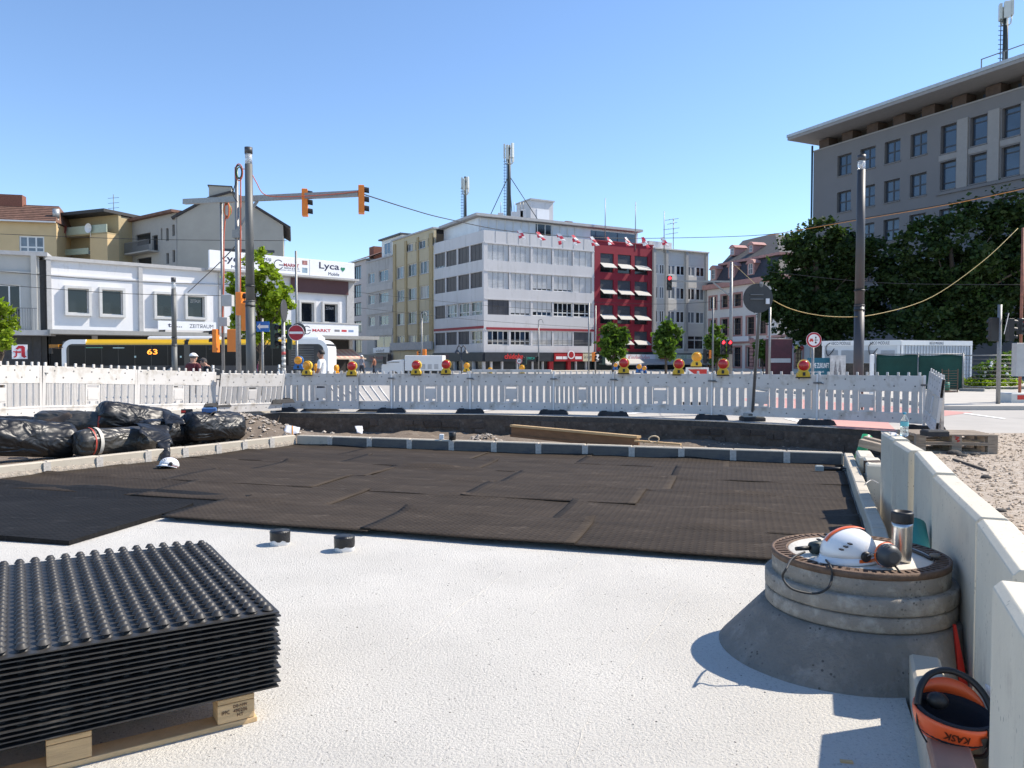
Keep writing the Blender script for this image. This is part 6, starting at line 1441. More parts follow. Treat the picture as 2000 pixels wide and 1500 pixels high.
# string of balloons
for i, (px, py, c) in enumerate(((1537,676,(.75,.75,.78)), (1546,677,(.45,.35,.75)), (1556,677,(.75,.72,.12)), (1566,679,(.55,.08,.08)))):
    p = P(px, py, 60); g = MB(); g.ball((0,0,0), .17, 12, 8, (1,1,1.15)); g.lathe([(.02,-.2),(.03,-.24)], 6); tag(g.build('balloon', mat('balloon_%d' % i, c, .3, var=.03), loc=p), ['white','violet','yellow','red'][i]+' balloon in the row before the pavilion', 'balloon', 'balloons')

cable('balloon_string', [P(1530,668,60.2), P(1545,672,60.2), P(1560,673,60.2), P(1585,668,60.2)], .012, m_cabk, label='thin string carrying the balloons before the pavilion', cat='string')
# ================================================================== trees and plants
def leaf_mat(name, col, tr=.5, gloss=.45):
    m = bpy.data.materials.new(name); m.use_nodes = True; n = m.node_tree.nodes; l = m.node_tree.links; b = n['Principled BSDF']; out = n['Material Output']
    b.inputs['Roughness'].default_value = gloss; b.inputs['Specular IOR Level'].default_value = .12
    g = n.new('ShaderNodeNewGeometry'); rp = n.new('ShaderNodeValToRGB'); rp.color_ramp.elements[0].color = tuple(c*.6 for c in col)+(1,); rp.color_ramp.elements[1].color = tuple(min(1, c*1.5) for c in col)+(1,)
    l.new(g.outputs['Random Per Island'], rp.inputs[0]); l.new(rp.outputs[0], b.inputs['Base Color'])
    t = n.new('ShaderNodeBsdfTranslucent'); mx = n.new('ShaderNodeMixShader'); mx.inputs[0].default_value = tr
    mlt = n.new('ShaderNodeMix'); mlt.data_type = 'RGBA'; mlt.blend_type = 'MULTIPLY'; mlt.inputs[0].default_value = 1; mlt.inputs[7].default_value = (1.3,1.5,.5,1); l.new(rp.outputs[0], mlt.inputs[6]); l.new(mlt.outputs[2], t.inputs[0])
    l.new(b.outputs[0], mx.inputs[1]); l.new(t.outputs[0], mx.inputs[2]); l.new(mx.outputs[0], out.inputs[0]); return m
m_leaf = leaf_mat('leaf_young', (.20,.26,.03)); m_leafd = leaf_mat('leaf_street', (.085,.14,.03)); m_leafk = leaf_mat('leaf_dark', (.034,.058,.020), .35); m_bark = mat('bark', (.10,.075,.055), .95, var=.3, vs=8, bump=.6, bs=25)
def leaves(name, parent, blobs, n, size, m, seed, clump=.35, per=40, flat=0.0):
    """blobs: (x, y, z, rx, ry, rz); leaf clumps sit through the volume, mostly near its skin"""
    rg = np.random.default_rng(seed); vol = np.array([b[3]*b[4]*b[5] for b in blobs]); pr = vol/vol.sum(); nc = max(4, n//per); C = []
    for i in range(nc):
        b = blobs[rg.choice(len(blobs), p=pr)]; d = rg.normal(size=3); d /= np.linalg.norm(d); rr = rg.uniform(.35,1.0)**.5
        C.append(np.array(b[:3])+d*rr*np.array(b[3:6])*rg.uniform(.92,1.06))
    C = np.array(C); idx = rg.integers(0, nc, n); cs = clump*rg.uniform(.6,1.35,nc)
    pos = C[idx]+rg.normal(size=(n,3))*cs[idx][:,None]*np.array([.5,.5,.36])
    u = rg.normal(size=(n,3)); u[:,2] *= .5; u /= np.linalg.norm(u,axis=1)[:,None]; v = rg.normal(size=(n,3)); v -= (v*u).sum(1)[:,None]*u; v /= np.linalg.norm(v,axis=1)[:,None]; wv = np.cross(u, v)
    s = size*rg.uniform(.6,1.25,n)[:,None]
    P0 = pos-u*s*.55; P1 = pos+v*s*.42+wv*s*.10-u*s*.06; P2 = pos+u*s*.62; P3 = pos-v*s*.42+wv*s*.10-u*s*.06
    V = np.stack([P0,P1,P2,P3],1).reshape(-1,3); me = bpy.data.meshes.new(name); me.vertices.add(n*4); me.vertices.foreach_set('co', V.ravel().astype('f'))
    me.loops.add(n*4); me.loops.foreach_set('vertex_index', np.arange(n*4, dtype='i')); me.polygons.add(n); me.polygons.foreach_set('loop_start', np.arange(0,n*4,4,dtype='i')); me.polygons.foreach_set('loop_total', np.full(n,4,dtype='i'))
    me.materials.append(m); me.update(); me.validate(); o = bpy.data.objects.new(name, me); COL.objects.link(o); o.parent = parent; return o, C
def tree(X, Y, z0, blobs, n, size, m, seed, label, trunk_r, trunk_h, name='street_tree', clump=.35, group=None, per=40):
    r = empty(name, (X, Y, z0), 0, label, 'tree', group); o, C = leaves('crown', r, blobs, n, size, m, seed, clump, per)
    rnd = random.Random(seed); g = MB(); top = max(b[2] for b in blobs)
    ln = [Vector((0,0,0))]; 
    for i in range(1,6): ln.append(Vector((rnd.uniform(-.04,.04)*i, rnd.uniform(-.04,.04)*i, (trunk_h+(top-trunk_h)*.7)*i/5)))
    g.tube(ln, [trunk_r*(1-.14*i) for i in range(6)], 9)
    for k in range(min(26, len(C))):
        c = Vector(C[rnd.randrange(len(C))]); zb = trunk_h*.85+(c.z-trunk_h)*.35; zb = max(trunk_h*.8, min(zb, top)); a = Vector((0,0,zb)); mid = a.lerp(c,.5)+Vector((rnd.uniform(-.1,.1),rnd.uniform(-.1,.1),.08))*(c-a).length*.4
        g.tube([a, mid, a.lerp(c,.95)], [trunk_r*.35, trunk_r*.2, trunk_r*.07], 5)
    g.build('trunk', m_bark, r); return r
def pxblobs(px, Y, z0, lst):
    """blobs given as photo px/py centre and half sizes, at depth Y (round in plan)"""
    X = P(px, 700, Y).x; out = []
    for (a, b, rx, ry, dy) in lst:
        c = P(a, b, Y+dy); k = (Y+dy)/FPX; out.append((c.x-X, dy, c.z-z0, rx*k, rx*k*.9, ry*k))
    return X, out
X, b = pxblobs(508, 31, 0, [(500,520,26,34,0), (520,545,30,30,.3), (470,560,26,26,-.2), (540,590,30,26,0), (500,610,44,34,.4), (470,625,22,26,-.3), (530,640,36,22,.2), (505,655,30,16,0), (552,575,22,18,-.3), (450,552,20,14,0)])
tree(X, 31, .0, b, 6000, .17, m_leaf, 1, 'bright green young tree behind the tall left lamp post', .09, 1.6, clump=.20, per=26, group='young street trees')
X, b = pxblobs(0, 30, 0, [(8,620,24,28,0), (-12,650,30,34,.3), (14,660,18,20,-.2), (-20,610,26,26,0)])
tree(X, 30, .0, b, 3000, .17, m_leaf, 2, 'bright green young tree cut by the left picture edge', .08, 1.4, clump=.2, per=26, group='young street trees')
X, b = pxblobs(1198, 44, 0, [(1195,614,4,12,0), (1197,630,8,14,0), (1190,648,14,14,0), (1205,660,22,20,.2), (1185,675,18,16,-.2), (1200,690,20,14,0), (1222,650,8,10,0), (1176,655,8,8,0)])
tree(X, 44, .0, b, 3000, .21, m_leafd, 3, 'green young tree in front of the red house', .09, 1.6, clump=.2, per=24, group='young street trees')
X, b = pxblobs(1301, 44, 0, [(1303,622,4,10,0), (1301,635,8,12,0), (1294,652,14,14,0), (1312,655,16,18,.2), (1300,676,22,16,-.2), (1304,692,16,10,0), (1322,648,8,8,0), (1284,668,9,9,0)])
tree(X, 44, .0, b, 3000, .21, m_leafd, 4, 'green young tree in front of the pale grey house', .09, 1.6, clump=.2, per=24, group='young street trees')
X, b = pxblobs(1400, 48, 0, [(1396,645,8,12,0), (1412,650,10,14,.2), (1392,668,14,12,-.2), (1404,685,20,12,0), (1390,700,10,10,0)])
tree(X, 48, .0, b, 2200, .21, m_leafd, 5, 'small green tree beside the double red traffic light', .08, 1.5, clump=.2, per=24, group='young street trees')
X, b = pxblobs(1490, 50, 0, [(1487,675,10,14,0), (1490,694,12,12,.1)])
tree(X, 50, .0, b, 700, .22, m_leafd, 6, 'small dark tree left of the pillar under the palace', .07, 1.3, clump=.3, group='young street trees')
X, b = pxblobs(1598, 52, .12, [(1600,455,40,22,0), (1560,490,42,30,.5), (1640,500,55,45,1), (1540,540,36,34,-1), (1600,560,70,50,1.5), (1690,560,50,50,0), (1550,600,50,40,0), (1630,620,70,45,-1), (1700,630,50,36,1), (1560,640,40,26,.5), (1520,560,22,26,0), (1515,615,18,20,.4), (1700,490,34,24,0), (1735,520,24,16,1)])
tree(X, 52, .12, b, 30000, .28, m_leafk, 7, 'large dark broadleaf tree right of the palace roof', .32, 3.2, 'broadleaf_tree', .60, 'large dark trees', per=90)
X, b = pxblobs(1850, 49, .12, [(1780,480,40,30,0), (1840,450,50,30,.5), (1910,420,44,28,1), (1970,400,45,26,0), (1960,450,60,40,1.5), (1860,510,80,45,-.5), (1950,530,70,50,.5), (1790,560,55,50,1), (1880,590,80,45,0), (1970,610,60,50,1), (1800,630,60,36,-1), (1900,650,70,30,0), (2030,500,70,90,1), (1985,650,40,20,0)])
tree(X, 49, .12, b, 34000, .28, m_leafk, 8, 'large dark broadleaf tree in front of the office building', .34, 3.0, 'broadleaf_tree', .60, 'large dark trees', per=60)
# sunlit tips of a branch reaching out nearer the camera
# shrubs in the planter
def shrub(px, py, Y, rx, ry, n, m, seed, label, fl=None):
    c = P(px, py, Y); r = empty('shrub', (c.x, c.y, .75), 0, label, 'shrub'); k = Y/FPX
    o, C = leaves('foliage', r, [(0,0,c.z-.75,rx*k,rx*k*.8,ry*k)], n, .10, m, seed, .16, 25)
    g = MB()
    for q in C[:10]: g.tube([(0,0,-.1), Vector(q)*.5+Vector((0,0,.05)), q], [.02,.014,.006], 5)
    g.build('stems', m_bark, r)
    if fl: 
        rnd = random.Random(seed); g = MB()
        for q in C[:14]: g.ball(Vector(q)+Vector((0,-.1,.05)), rnd.uniform(.05,.09), 7, 5)
        g.build('blossoms', fl, r)
m_blos = mat('blossom_white', (.75,.74,.70), .8)
shrub(1935, 728, 35.5, 32, 22, 1500, m_leafd, 21, 'shrub with white blossoms in the planter', m_blos); shrub(1968, 715, 35.8, 26, 28, 1300, m_leafd, 22, 'taller green shrub behind the right pole'); shrub(1900, 746, 35.2, 22, 7, 700, m_leaf, 23, 'low bright ground plants at the left of the planter'); shrub(1950, 748, 35.0, 45, 6, 1100, m_leaf, 24, 'low bright ground plants along the planter edge')
# ================================================================== people
def person(X, Y, z0, H, facing, label, shirt, legs, hair, skin, cap=None, pose='walk', stoop=0.0, sleeves=True):
    """one continuous skinned body; facing = angle of the look direction"""
    r = empty('person', (X, Y, z0), facing-math.pi/2, label, 'person'); k = H/1.75; st = stoop
    V = []; E = []; Rr = []
    def add(p, rad, frm=None):
        y = p[1]+(st*(p[2]-.95)*.9 if p[2] > .95 else 0); z = p[2]-(st*(p[2]-.95)*.45 if p[2] > .95 else 0)
        V.append((p[0]*k, y*k, z*k)); Rr.append(rad*k)
        if frm is not None: E.append((frm, len(V)-1))
        return len(V)-1
    pel = add((0,0,.95), .135); wa = add((0,0,1.10), .125, pel); chs = add((0,.0,1.28), .15, wa); sh = add((0,0,1.43), .10, chs); nk = add((0,.01,1.50), .055, sh); hd = add((0,.025,1.58), .085, nk); hd2 = add((0,.025,1.66), .10, hd); hd3 = add((0,.02,1.725), .065, hd2)
    add((0,.125,1.60), .018, hd)       # nose
    for s in (-1, 1): add((s*.098,.01,1.615), .018, hd)
    sw = .14 if pose == 'walk' else .05
    for s in (-1, 1):
        a = add((s*.185,0,1.41), .07, sh); b = add((s*.225,-s*.06*sw*4,1.16), .048, a); c = add((s*.235,-s*.04+.12,.95), .036, b); d = add((s*.235,-s*.04+.15,.87), .030, c); add((s*.225,-s*.04+.17,.79), .018, d); add((s*.205,-s*.04+.20,.83), .013, d)
        h = add((s*.09,0,.90), .105, pel); kn = add((s*.10,s*sw*.8+.04,.50), .068, h); an = add((s*.10,s*sw*1.6-.05,.09), .045, kn); add((s*.11,s*sw*1.6+.12,.045), .038, an)
    me = bpy.data.meshes.new('person_body'); me.from_pydata(V, E, []); o = bpy.data.objects.new('tmp_body', me); COL.objects.link(o)
    md = o.modifiers.new('skin', 'SKIN'); md.use_smooth_shade = True
    for i, sv in enumerate(me.skin_vertices[0].data): sv.radius = (Rr[i], Rr[i]); sv.use_root = (i == 0)
    ss = o.modifiers.new('sub', 'SUBSURF'); ss.levels = 2; ss.render_levels = 2
    dg = bpy.context.evaluated_depsgraph_get(); nm = bpy.data.meshes.new_from_object(o.evaluated_get(dg)); bpy.data.objects.remove(o)
    for m_ in (skin, shirt, legs, m_black): nm.materials.append(m_)
    for p in nm.polygons:
        c = p.center/k; z = c.z+(st*(c.z-.95)*.5 if c.z > .95 else 0); y = c.y
        mi = 0
        if z < .10: mi = 3
        elif z < 1.0 and abs(c.x) < .19: mi = 2
        elif z < 1.475 and (abs(c.x) < .175 or z > 1.20): mi = 1
        p.material_index = mi; p.use_smooth = True
    nm.name = 'body'; b = bpy.data.objects.new('body', nm); COL.objects.link(b); b.parent = r
    def hp(p): 
        y = p[1]+st*(p[2]-.95)*.9; z = p[2]-st*(p[2]-.95)*.45; return Vector((p[0]*k, y*k, z*k))
    g = MB(); n, m_ = 14, 8; c = hp((0,.012,1.665)); vs = []
    for i in range(m_+1):
        a = -math.pi*.12+(math.pi*.62)*i/m_
        for j in range(n):
            t = 2*math.pi*j/n; fr = max(0, math.sin(t)); ra = .108*k*(1+.06*math.sin(3*t+i)); lo = a if fr < .3 else max(a, math.pi*.14)
            vs.append((c.x+math.cos(lo)*math.cos(t)*ra, c.y+math.cos(lo)*math.sin(t)*ra*1.08, c.z+math.sin(lo)*ra*1.0))
    g.add(vs, [(i*n+j, i*n+(j+1) % n, (i+1)*n+(j+1) % n, (i+1)*n+j) for i in range(m_) for j in range(n)], 0, True); g.build('hair', hair, r)
    if cap:
        g = MB(); c = hp((0,.015,1.68)); prof = [(.118*k*math.cos(a), .10*k*math.sin(a)) for a in np.linspace(0, 1.52, 8)]; g.lathe(prof, 18, c); g.add([(c.x+x*k, c.y+y*k, c.z+z*k) for x, y, z in ((-.085,.08,.01),(-.07,.17,-.01),(0,.205,-.015),(.07,.17,-.01),(.085,.08,.01),(-.085,.08,.022),(-.07,.17,.0),(0,.205,-.005),(.07,.17,.0),(.085,.08,.022))], [(0,1,2,3,4),(9,8,7,6,5),(1,6,7,2),(2,7,8,3),(0,5,6,1),(3,8,9,4)]); g.build('cap', cap, r)
    return r
m_skin = mat('skin', (.42,.24,.17), .55, var=.05); m_skind = mat('skin_tan', (.30,.16,.11), .55, var=.05); m_hair = mat('hair_dark', (.012,.010,.009), .6); m_hairg = mat('hair_grey', (.07,.06,.055), .7)
m_mar = mat('shirt_maroon', (.09,.012,.02), .85); m_tee = mat('shirt_white', (.78,.78,.77), .85, var=.03); m_bt = mat('shirt_black', (.015,.015,.017), .85); m_jean = mat('trousers_dark', (.03,.035,.05), .85); m_khk = mat('trousers_light', (.35,.30,.22), .85)
p = P(628, 700, 23.2); person(p.x, 23.2, 0, P(628,684,23.2).z, R(180), 'man in a white t-shirt walking left behind the fence', m_tee, m_jean, m_hair, m_skind)
p = P(377, 700, 21.0); person(p.x, 21.0, 0, P(377,691,21.0).z, R(80), 'man in a maroon shirt and white cap seen from behind', m_mar, m_jean, m_hairg, m_skin, cap=m_tee, pose='stand')
p = P(416, 700, 21.6); person(p.x, 21.6, 0, 1.62, R(190), 'short haired man in black bending beside the man in maroon', m_bt, m_jean, m_hairg, m_skin, pose='stand', stoop=.42)
p = P(706, 700, 58); person(p.x, 58, 0, 1.72, R(60), 'distant person with white cap and backpack by the awning', mat('shirt_bluegrey', (.20,.22,.27), .85), m_jean, m_hairg, m_skin, cap=m_tee)
p = P(731, 700, 62); person(p.x, 62, 0, 1.65, R(160), 'distant dark haired person near the tobacco shop', mat('shirt_rust', (.25,.10,.06), .85), m_jean, m_hair, m_skin)
p = P(506, 700, 40); person(p.x, 40, 0, 1.45, R(20), 'person in a dark pink top half hidden behind the lamp post', mat('shirt_pink', (.22,.02,.07), .85), m_jean, m_hair, m_skin)
# ================================================================== wrapped rolls by the left kerb
def plastic(name, col, rough=.22):
    m = mat(name, col, rough, var=.35, vs=3, spec=.5); n = m.node_tree.nodes; l = m.node_tree.links
    tc = n.new('ShaderNodeTexCoord'); mp = n.new('ShaderNodeMapping'); mp.inputs['Scale'].default_value = (1.0,1.6,1.6); l.new(tc.outputs['Object'], mp.inputs[0]); t = n.new('ShaderNodeTexNoise'); t.inputs['Scale'].default_value = 2.8; t.inputs['Detail'].default_value = 1.0; t.inputs['Distortion'].default_value = 2.2; l.new(mp.outputs[0], t.inputs['Vector'])
    bp = n.new('ShaderNodeBump'); bp.inputs['Strength'].default_value = .7; bp.inputs['Distance'].default_value = .07; l.new(t.outputs['Fac'], bp.inputs['Height']); l.new(bp.outputs[0], n['Principled BSDF'].inputs['Normal']); return m
m_bag = plastic('wrap_black', (.012,.012,.013), .42); m_bag2 = plastic('wrap_clear_grey', (.05,.047,.042), .38)
m_tapew = mat('wrap_label', (.55,.52,.46), .6, var=.2)
def roll(pa, pb, Ya, Yb, rad, label, m, seed, ends=True, tapes=()):
    a = P(*pa, Ya); b = P(*pb, Yb); c = (a+b)/2; d = b-a; L = d.length; r = empty('wrapped_roll', (c.x, c.y, c.z), 0, label, 'roll', 'black wrapped rolls by the kerb'); r.rotation_euler = (0, -math.asin(d.z/L), math.atan2(d.y, d.x))
    g = MB(); nx, n = 44, 40; vs = []
    for i in range(nx+1):
        f = i/nx; x = (f-.5)*L*1.04; e = min(f, 1-f)*L; pr = 1.0
        if e < .14: pr = math.sqrt(max(0, 1-((.14-e)/.14)**2))*.45+.55
        if i in (0, nx): pr = .12
        for j in range(n):
            t = 2*math.pi*j/n; y, z = math.cos(t), math.sin(t)
            q = noise.noise(Vector((x*2.2, y*2.4+seed, z*2.4)))*.10+abs(noise.noise(Vector((x*5, y*5+seed, z*5))))*.09+noise.noise(Vector((x*11, y*4, z*4+seed)))*.03-.03
            if i in (0, nx): q = 0
            rr = rad*pr*(1+q); zz = z*rr
            if zz < -rad*.82: zz = -rad*.82+(zz+rad*.82)*.2
            vs.append((x+noise.noise(Vector((y*3, z*3, seed+f)))*.05*(1 if 0 < i < nx else .3), y*rr, zz))
    g.add(vs, [(i*n+j, i*n+(j+1) % n, (i+1)*n+(j+1) % n, (i+1)*n+j) for i in range(nx) for j in range(n)]+[tuple(range(n))[::-1], tuple(range(nx*n, nx*n+n))], 0, True)
    g.build('plastic_wrap', m, r)
    for x, w_, mm in tapes:
        t = MB(); k = 28; vs = []
        for xx in (x-w_/2, x+w_/2):
            for j in range(k): a_ = 2*math.pi*j/k; vs.append((xx, math.cos(a_)*rad*1.075, max(math.sin(a_)*rad*1.075, -rad*.8)))
        t.add(vs, [(j, (j+1) % k, k+(j+1) % k, k+j) for j in range(k)], 0, True); t.build('tape_band', mm, r)
    return r
m_redt = mat('tape_red_band', (.45,.05,.03), .5)
roll((-30,855),(142,862), 10.4, 11.2, .28, 'large black plastic wrapped roll at the left front', m_bag, 1)
roll((150,866),(296,858), 10.9, 11.9, .205, 'grey wrapped roll with a red band lying at the front', m_bag2, 2, tapes=((-.42,.02,m_redt), (-.33,.05,m_tapew)))
roll((72,826),(204,828), 12.0, 12.2, .20, 'grey wrapped roll with red band behind the left front roll', m_bag2, 3, tapes=((.46,.025,m_redt),))
roll((192,812),(330,830), 12.1, 12.9, .26, 'black wrapped roll lying on top in the middle', m_bag, 4)
roll((280,846),(384,842), 11.9, 12.9, .22, 'black wrapped roll below the top one in the middle', m_bag, 5)
roll((362,834),(466,834), 12.4, 13.3, .26, 'rightmost black wrapped roll with tools on top', m_bag, 6)
roll((-60,832),(70,834), 11.8, 12.0, .17, 'black wrapped roll in shade at the back left', m_bag, 8)
def drape(pts, m, name, label, seed, parent=None, sub=10):
    """crumpled sheet spanned by four corners"""
    q = [Vector(p) for p in pts]; g = MB(); vs = []; n = sub
    for j in range(n+1):
        for i in range(n+1):
            f, h = i/n, j/n; p = (q[0]*(1-f)+q[1]*f)*(1-h)+(q[3]*(1-f)+q[2]*f)*h; d = noise.noise_vector(p*4+Vector((seed,0,0)))*.05+noise.noise_vector(p*11+Vector((seed,3,0)))*.018; vs.append(p+d)
    g.add(vs, [(j*(n+1)+i, j*(n+1)+i+1, (j+1)*(n+1)+i+1, (j+1)*(n+1)+i) for j in range(n) for i in range(n)], 0, True); o = g.build(name, m, parent); k = o.modifiers.new('thick', 'SOLIDIFY'); k.thickness = .004; 
    if label: tag(o, label, 'plastic sheet')
    return o
drape([P(262,824,11.6),P(326,832,11.7),P(336,868,11.35),P(276,846,11.2)], m_bag, 'plastic_sheet', 'torn black plastic sheet hanging over the kerb', 3)
drape([P(306,866,11.2),P(336,866,11.3),P(330,893,11.05),P(316,897,11.0)], m_bag, 'plastic_sheet', 'crumpled black plastic tail hanging above the white helmet', 5)
drape([P(75,828,11.4),P(140,806,11.5),P(138,816,11.3),P(80,834,11.2)], mat('cardboard_dark', (.05,.035,.025), .8), 'plastic_strap', 'dark bent strap on top of the left rolls', 7)
drape([P(316,800,12.3),P(350,808,12.4),P(360,825,12.0),P(320,828,11.9)], m_bag, 'plastic_sheet', 'black plastic flap between the two right rolls', 9)
# tools on the rightmost roll
p = P(409,803,12.7); g = MB(); g.cbox(-.11,.11,-.06,.06,-.02,.06,.015); r = empty('tool_box', (p.x,p.y,p.z), .2, 'small blue tool box on the rightmost roll', 'box'); g.build('case', mat('tool_blue', (.06,.14,.32), .4), r); MB().box(-.06,.06,-.01,.01,.061,.08).build('handle', m_black, r)
p = P(365,805,12.6); g = MB(); g.cbox(-.09,.09,-.04,.04,-.02,.05,.01); r = empty('hand_tool', (p.x,p.y,p.z), .4, 'red and black hand tool on the right rolls', 'tool'); g.build('body', m_black, r); MB().box(-.09,-.02,-.042,.042,.0,.03).build('grip', m_red, r)
cable('tool_cable', [P(372,802,12.6),P(382,812,12.3),P(395,826,12.2),P(405,818,12.2),P(415,806,12.3),P(430,803,12.4)], .008, m_cabk, label='thin black cable over the rightmost roll')
o_ = P(2,828,11.2); g = MB(); g.ball((0,0,0), .1, 12, 8); tag(g.build('dark_ball', m_black, loc=o_), 'round black object at the left edge above the roll', 'cap')
# ================================================================== small site things
def hard_hat(loc_, rz, label, shell, stripe, scale=1.0, tilt=(0,0), muffs=True):
    r = empty('safety_helmet', loc_, rz, label, 'helmet'); r.rotation_euler = (tilt[0], tilt[1], rz); r.scale = (scale,)*3
    g = MB(); n, m_ = 32, 12; vs = []     # local x = front
    for i in range(m_+1):
        a = math.pi/2*i/m_
        for j in range(n):
            t = 2*math.pi*j/n; rx = .135+.012*math.cos(t); ry = .11; vs.append((math.cos(a)*math.cos(t)*rx, math.cos(a)*math.sin(t)*ry, .03+math.sin(a)**.9*.125))
    g.add(vs, [(i*n+j, i*n+(j+1) % n, (i+1)*n+(j+1) % n, (i+1)*n+j) for i in range(m_) for j in range(n)], 0, True)
    vs = []
    for q, (e, z) in enumerate(((1.0,.03), (1.02,.012), (1.08,.0))):
        for j in range(n):
            t = 2*math.pi*j/n; k = 1+(e-1)*(1+2.2*max(0, math.cos(t))**3); rx = .135+.012*math.cos(t); vs.append((math.cos(t)*rx*k, math.sin(t)*.11*(1+(e-1)*1.0), z))
    g.add(vs, [(q*n+j, q*n+(j+1) % n, (q+1)*n+(j+1) % n, (q+1)*n+j) for q in range(2) for j in range(n)], 0, True); o = g.build('shell', shell, r); s_ = o.modifiers.new('thick', 'SOLIDIFY'); s_.thickness = .004; s_.offset = -1
    st = MB(); k = 18; vs = []
    for i in range(k+1):
        a = math.pi*(.16+.50*i/k); x = math.cos(a)*.1475; z = .03+math.sin(a)**.9*.1285
        for y in (-.014,-.009,.009,.014): vs.append((x, y, z-abs(y)*.10+(.004 if abs(y) < .01 else .001)))
    st.add(vs, [(i*4+j, i*4+j+1, i*4+5+j, i*4+4+j) for i in range(k) for j in range(3)], 0, True); st.build('crest', stripe, r)
    b = MB(); n2 = 30; vs = []
    for z in (.004,.026):
        for j in range(n2):
            t = math.pi*(.45+1.1*j/(n2-1)); rx = .135+.012*math.cos(t); e = 1.035+.02*max(0, math.cos(t)); vs.append((math.cos(t)*rx*e, math.sin(t)*.11*1.03, z))
    b.add(vs, [(j, j+1, n2+j+1, n2+j) for j in range(n2-1)], 0, True); b.build('rim_band', stripe, r)
    for s in (-1, 1):
        v = MB()
        for q in range(3): v.box(.055+q*.022, .068+q*.022, s*.1-.012, s*.1+.012, .10-q*.012, .106-q*.012)
        v.build('vents', m_black, r)
        c = MB(); c.lathe([(.022,s*.105),(.026,s*.118),(.015,s*.124)], 14, (-.01,0,.04), axis='y'); c.build('clip', m_black, r)
    return r
m_hw = mat('helmet_white', (.80,.80,.79), .22, var=.02, coat=.4); m_ho = mat('helmet_orange', (.75,.13,.02), .3, var=.03, coat=.3); m_hr = mat('helmet_orange_red', (.72,.11,.03), .35, var=.04)
CX, CY = 1.79, 3.94
def T(px, py, z=.505): return G(px, py, z)
hp_ = T(1664, 1094); hh = hard_hat((hp_.x+.0, hp_.y+.02, .505), R(188), 'white safety helmet with orange stripes and ear muffs on the manhole', m_hw, m_ho, 1.02, (0,.03))
# ear muffs on wire arms
m_mf = mat('muff_grey', (.05,.055,.06), .45, var=.08)
for s, mp_ in ((-1, (1.0,)), (1, (1.0,))):
    mo = MB(); mo.lathe([(.036,-.034),(.051,-.024),(.056,0.),(.048,.027),(.026,.041)], 22, (-.095, s*-.160, .052), axis='y'); eo = mo.build('ear_muff', m_mf, hh); ro = MB(); ro.lathe([(.057,s*.020-.007),(.060,s*.020),(.057,s*.020+.007)], 22, (-.095, s*-.160, .052), axis='y', cap=False); ro.build('muff_ring', m_ho, eo)
    cable('wire_arm', [(-.01,s*-.122,.045), (-.05,s*-.15,.075), (-.08,s*-.18,.11), (-.095,s*-.19,.06)], .0025, m_galv, hh)
cp = T(1761, 1095); r = empty('thermos_cup', (cp.x, cp.y, .503), 0, 'steel thermos cup with black lid on the manhole', 'cup')
m_ss = mat('brushed_steel', (.55,.53,.50), .28, 1.0, var=.08, vs=30, stretch=(1,1,.05)); g = MB(); g.lathe([(.036,0),(.038,.006),(.0385,.012),(.042,.150),(.043,.172)], 28); g.build('steel_body', m_ss, r); g = MB(); g.lathe([(.0445,.172),(.0455,.178),(.0455,.212),(.043,.220),(.036,.220),(.034,.21)], 28); g.build('lid', m_black, r)
def cupscale(o, s): o.scale = (s, s, s)
cupscale(r, 1.12)
# angle grinder lying behind the helmet with its cable
m_tool = mat('tool_green_grey', (.03,.045,.045), .5, var=.1); a = T(1588,1081); r = empty('angle_grinder', (a.x, a.y, .535), R(14), 'dark green power tool with cable behind the white helmet', 'tool')
g = MB(); g.lathe([(.018,-.02),(.030,-.01),(.034,.02),(.033,.12),(.030,.16),(.034,.22),(.030,.27)], 18, axis='x'); g.build('motor_body', m_tool, r)
v = MB()
for i in range(5): v.box(.04+i*.018,.05+i*.018,-.036,-.030,-.012,.012)
v.build('vents', m_black, r)
g = MB(); g.lathe([(.026,-.02),(.026,.03)], 16, (.29,0,-.005)); g.build('gear_head', m_galv, r); g = MB(); g.lathe([(.010,-.10),(.012,-.02)], 10, axis='x'); g.build('cable_sleeve', m_black, r)
cable('tool_cable', [T(1572,1078,.53), T(1548,1090,.515), T(1536,1110,.51), G(1534,1125,.46)+Vector((-.02,-.02,0)), G(1545,1146,.42)+Vector((-.01,-.02,0)), G(1575,1158,.397), G(1600,1158,.397), G(1619,1146,.43), G(1625,1125,.47), T(1622,1106,.512), T(1610,1090,.512)], .0055, m_cabk, label='black tool cable looping over the manhole edge', n=8)
cable('tool_cable', [T(1738,1096,.51), T(1752,1110,.512), T(1768,1130,.47), G(1785,1146,.425), G(1806,1150,.42), G(1818,1143,.44)], .005, m_cabk, label='thin cable hanging from the manhole right of the helmet', n=8)
cable('tool_cable', [T(1776,1072,.51), T(1800,1082,.508), T(1820,1092,.508)], .008, m_cabk, label='short black strap on the manhole behind the cup', n=8)
p = T(1826,1090); g = MB(); g.ball((0,0,.012), .024, 10, 7, (1.2,.9,.6)); tag(g.build('pebble', m_cone, loc=p), 'dark lump on the right rim of the manhole', 'stone')
# little covered box behind the manhole
p = G(1738,1092,.28); r = empty('cardboard_box', (p.x+.08, p.y+.35, .19), R(-20), 'small open brown cardboard box behind the thermos cup', 'box'); mcb = mat('cardboard', (.42,.27,.12), .85, var=.1)
for nm, a_ in (('box_side',(-.12,.12,-.09,-.085,0,.12)), ('box_side',(-.12,.12,.085,.09,0,.12)), ('box_side',(-.12,-.115,-.085,.085,0,.12)), ('box_side',(.115,.12,-.085,.085,0,.12)), ('box_bottom',(-.115,.115,-.085,.085,0,.005))): MB().box(*a_).build(nm, mcb, r)
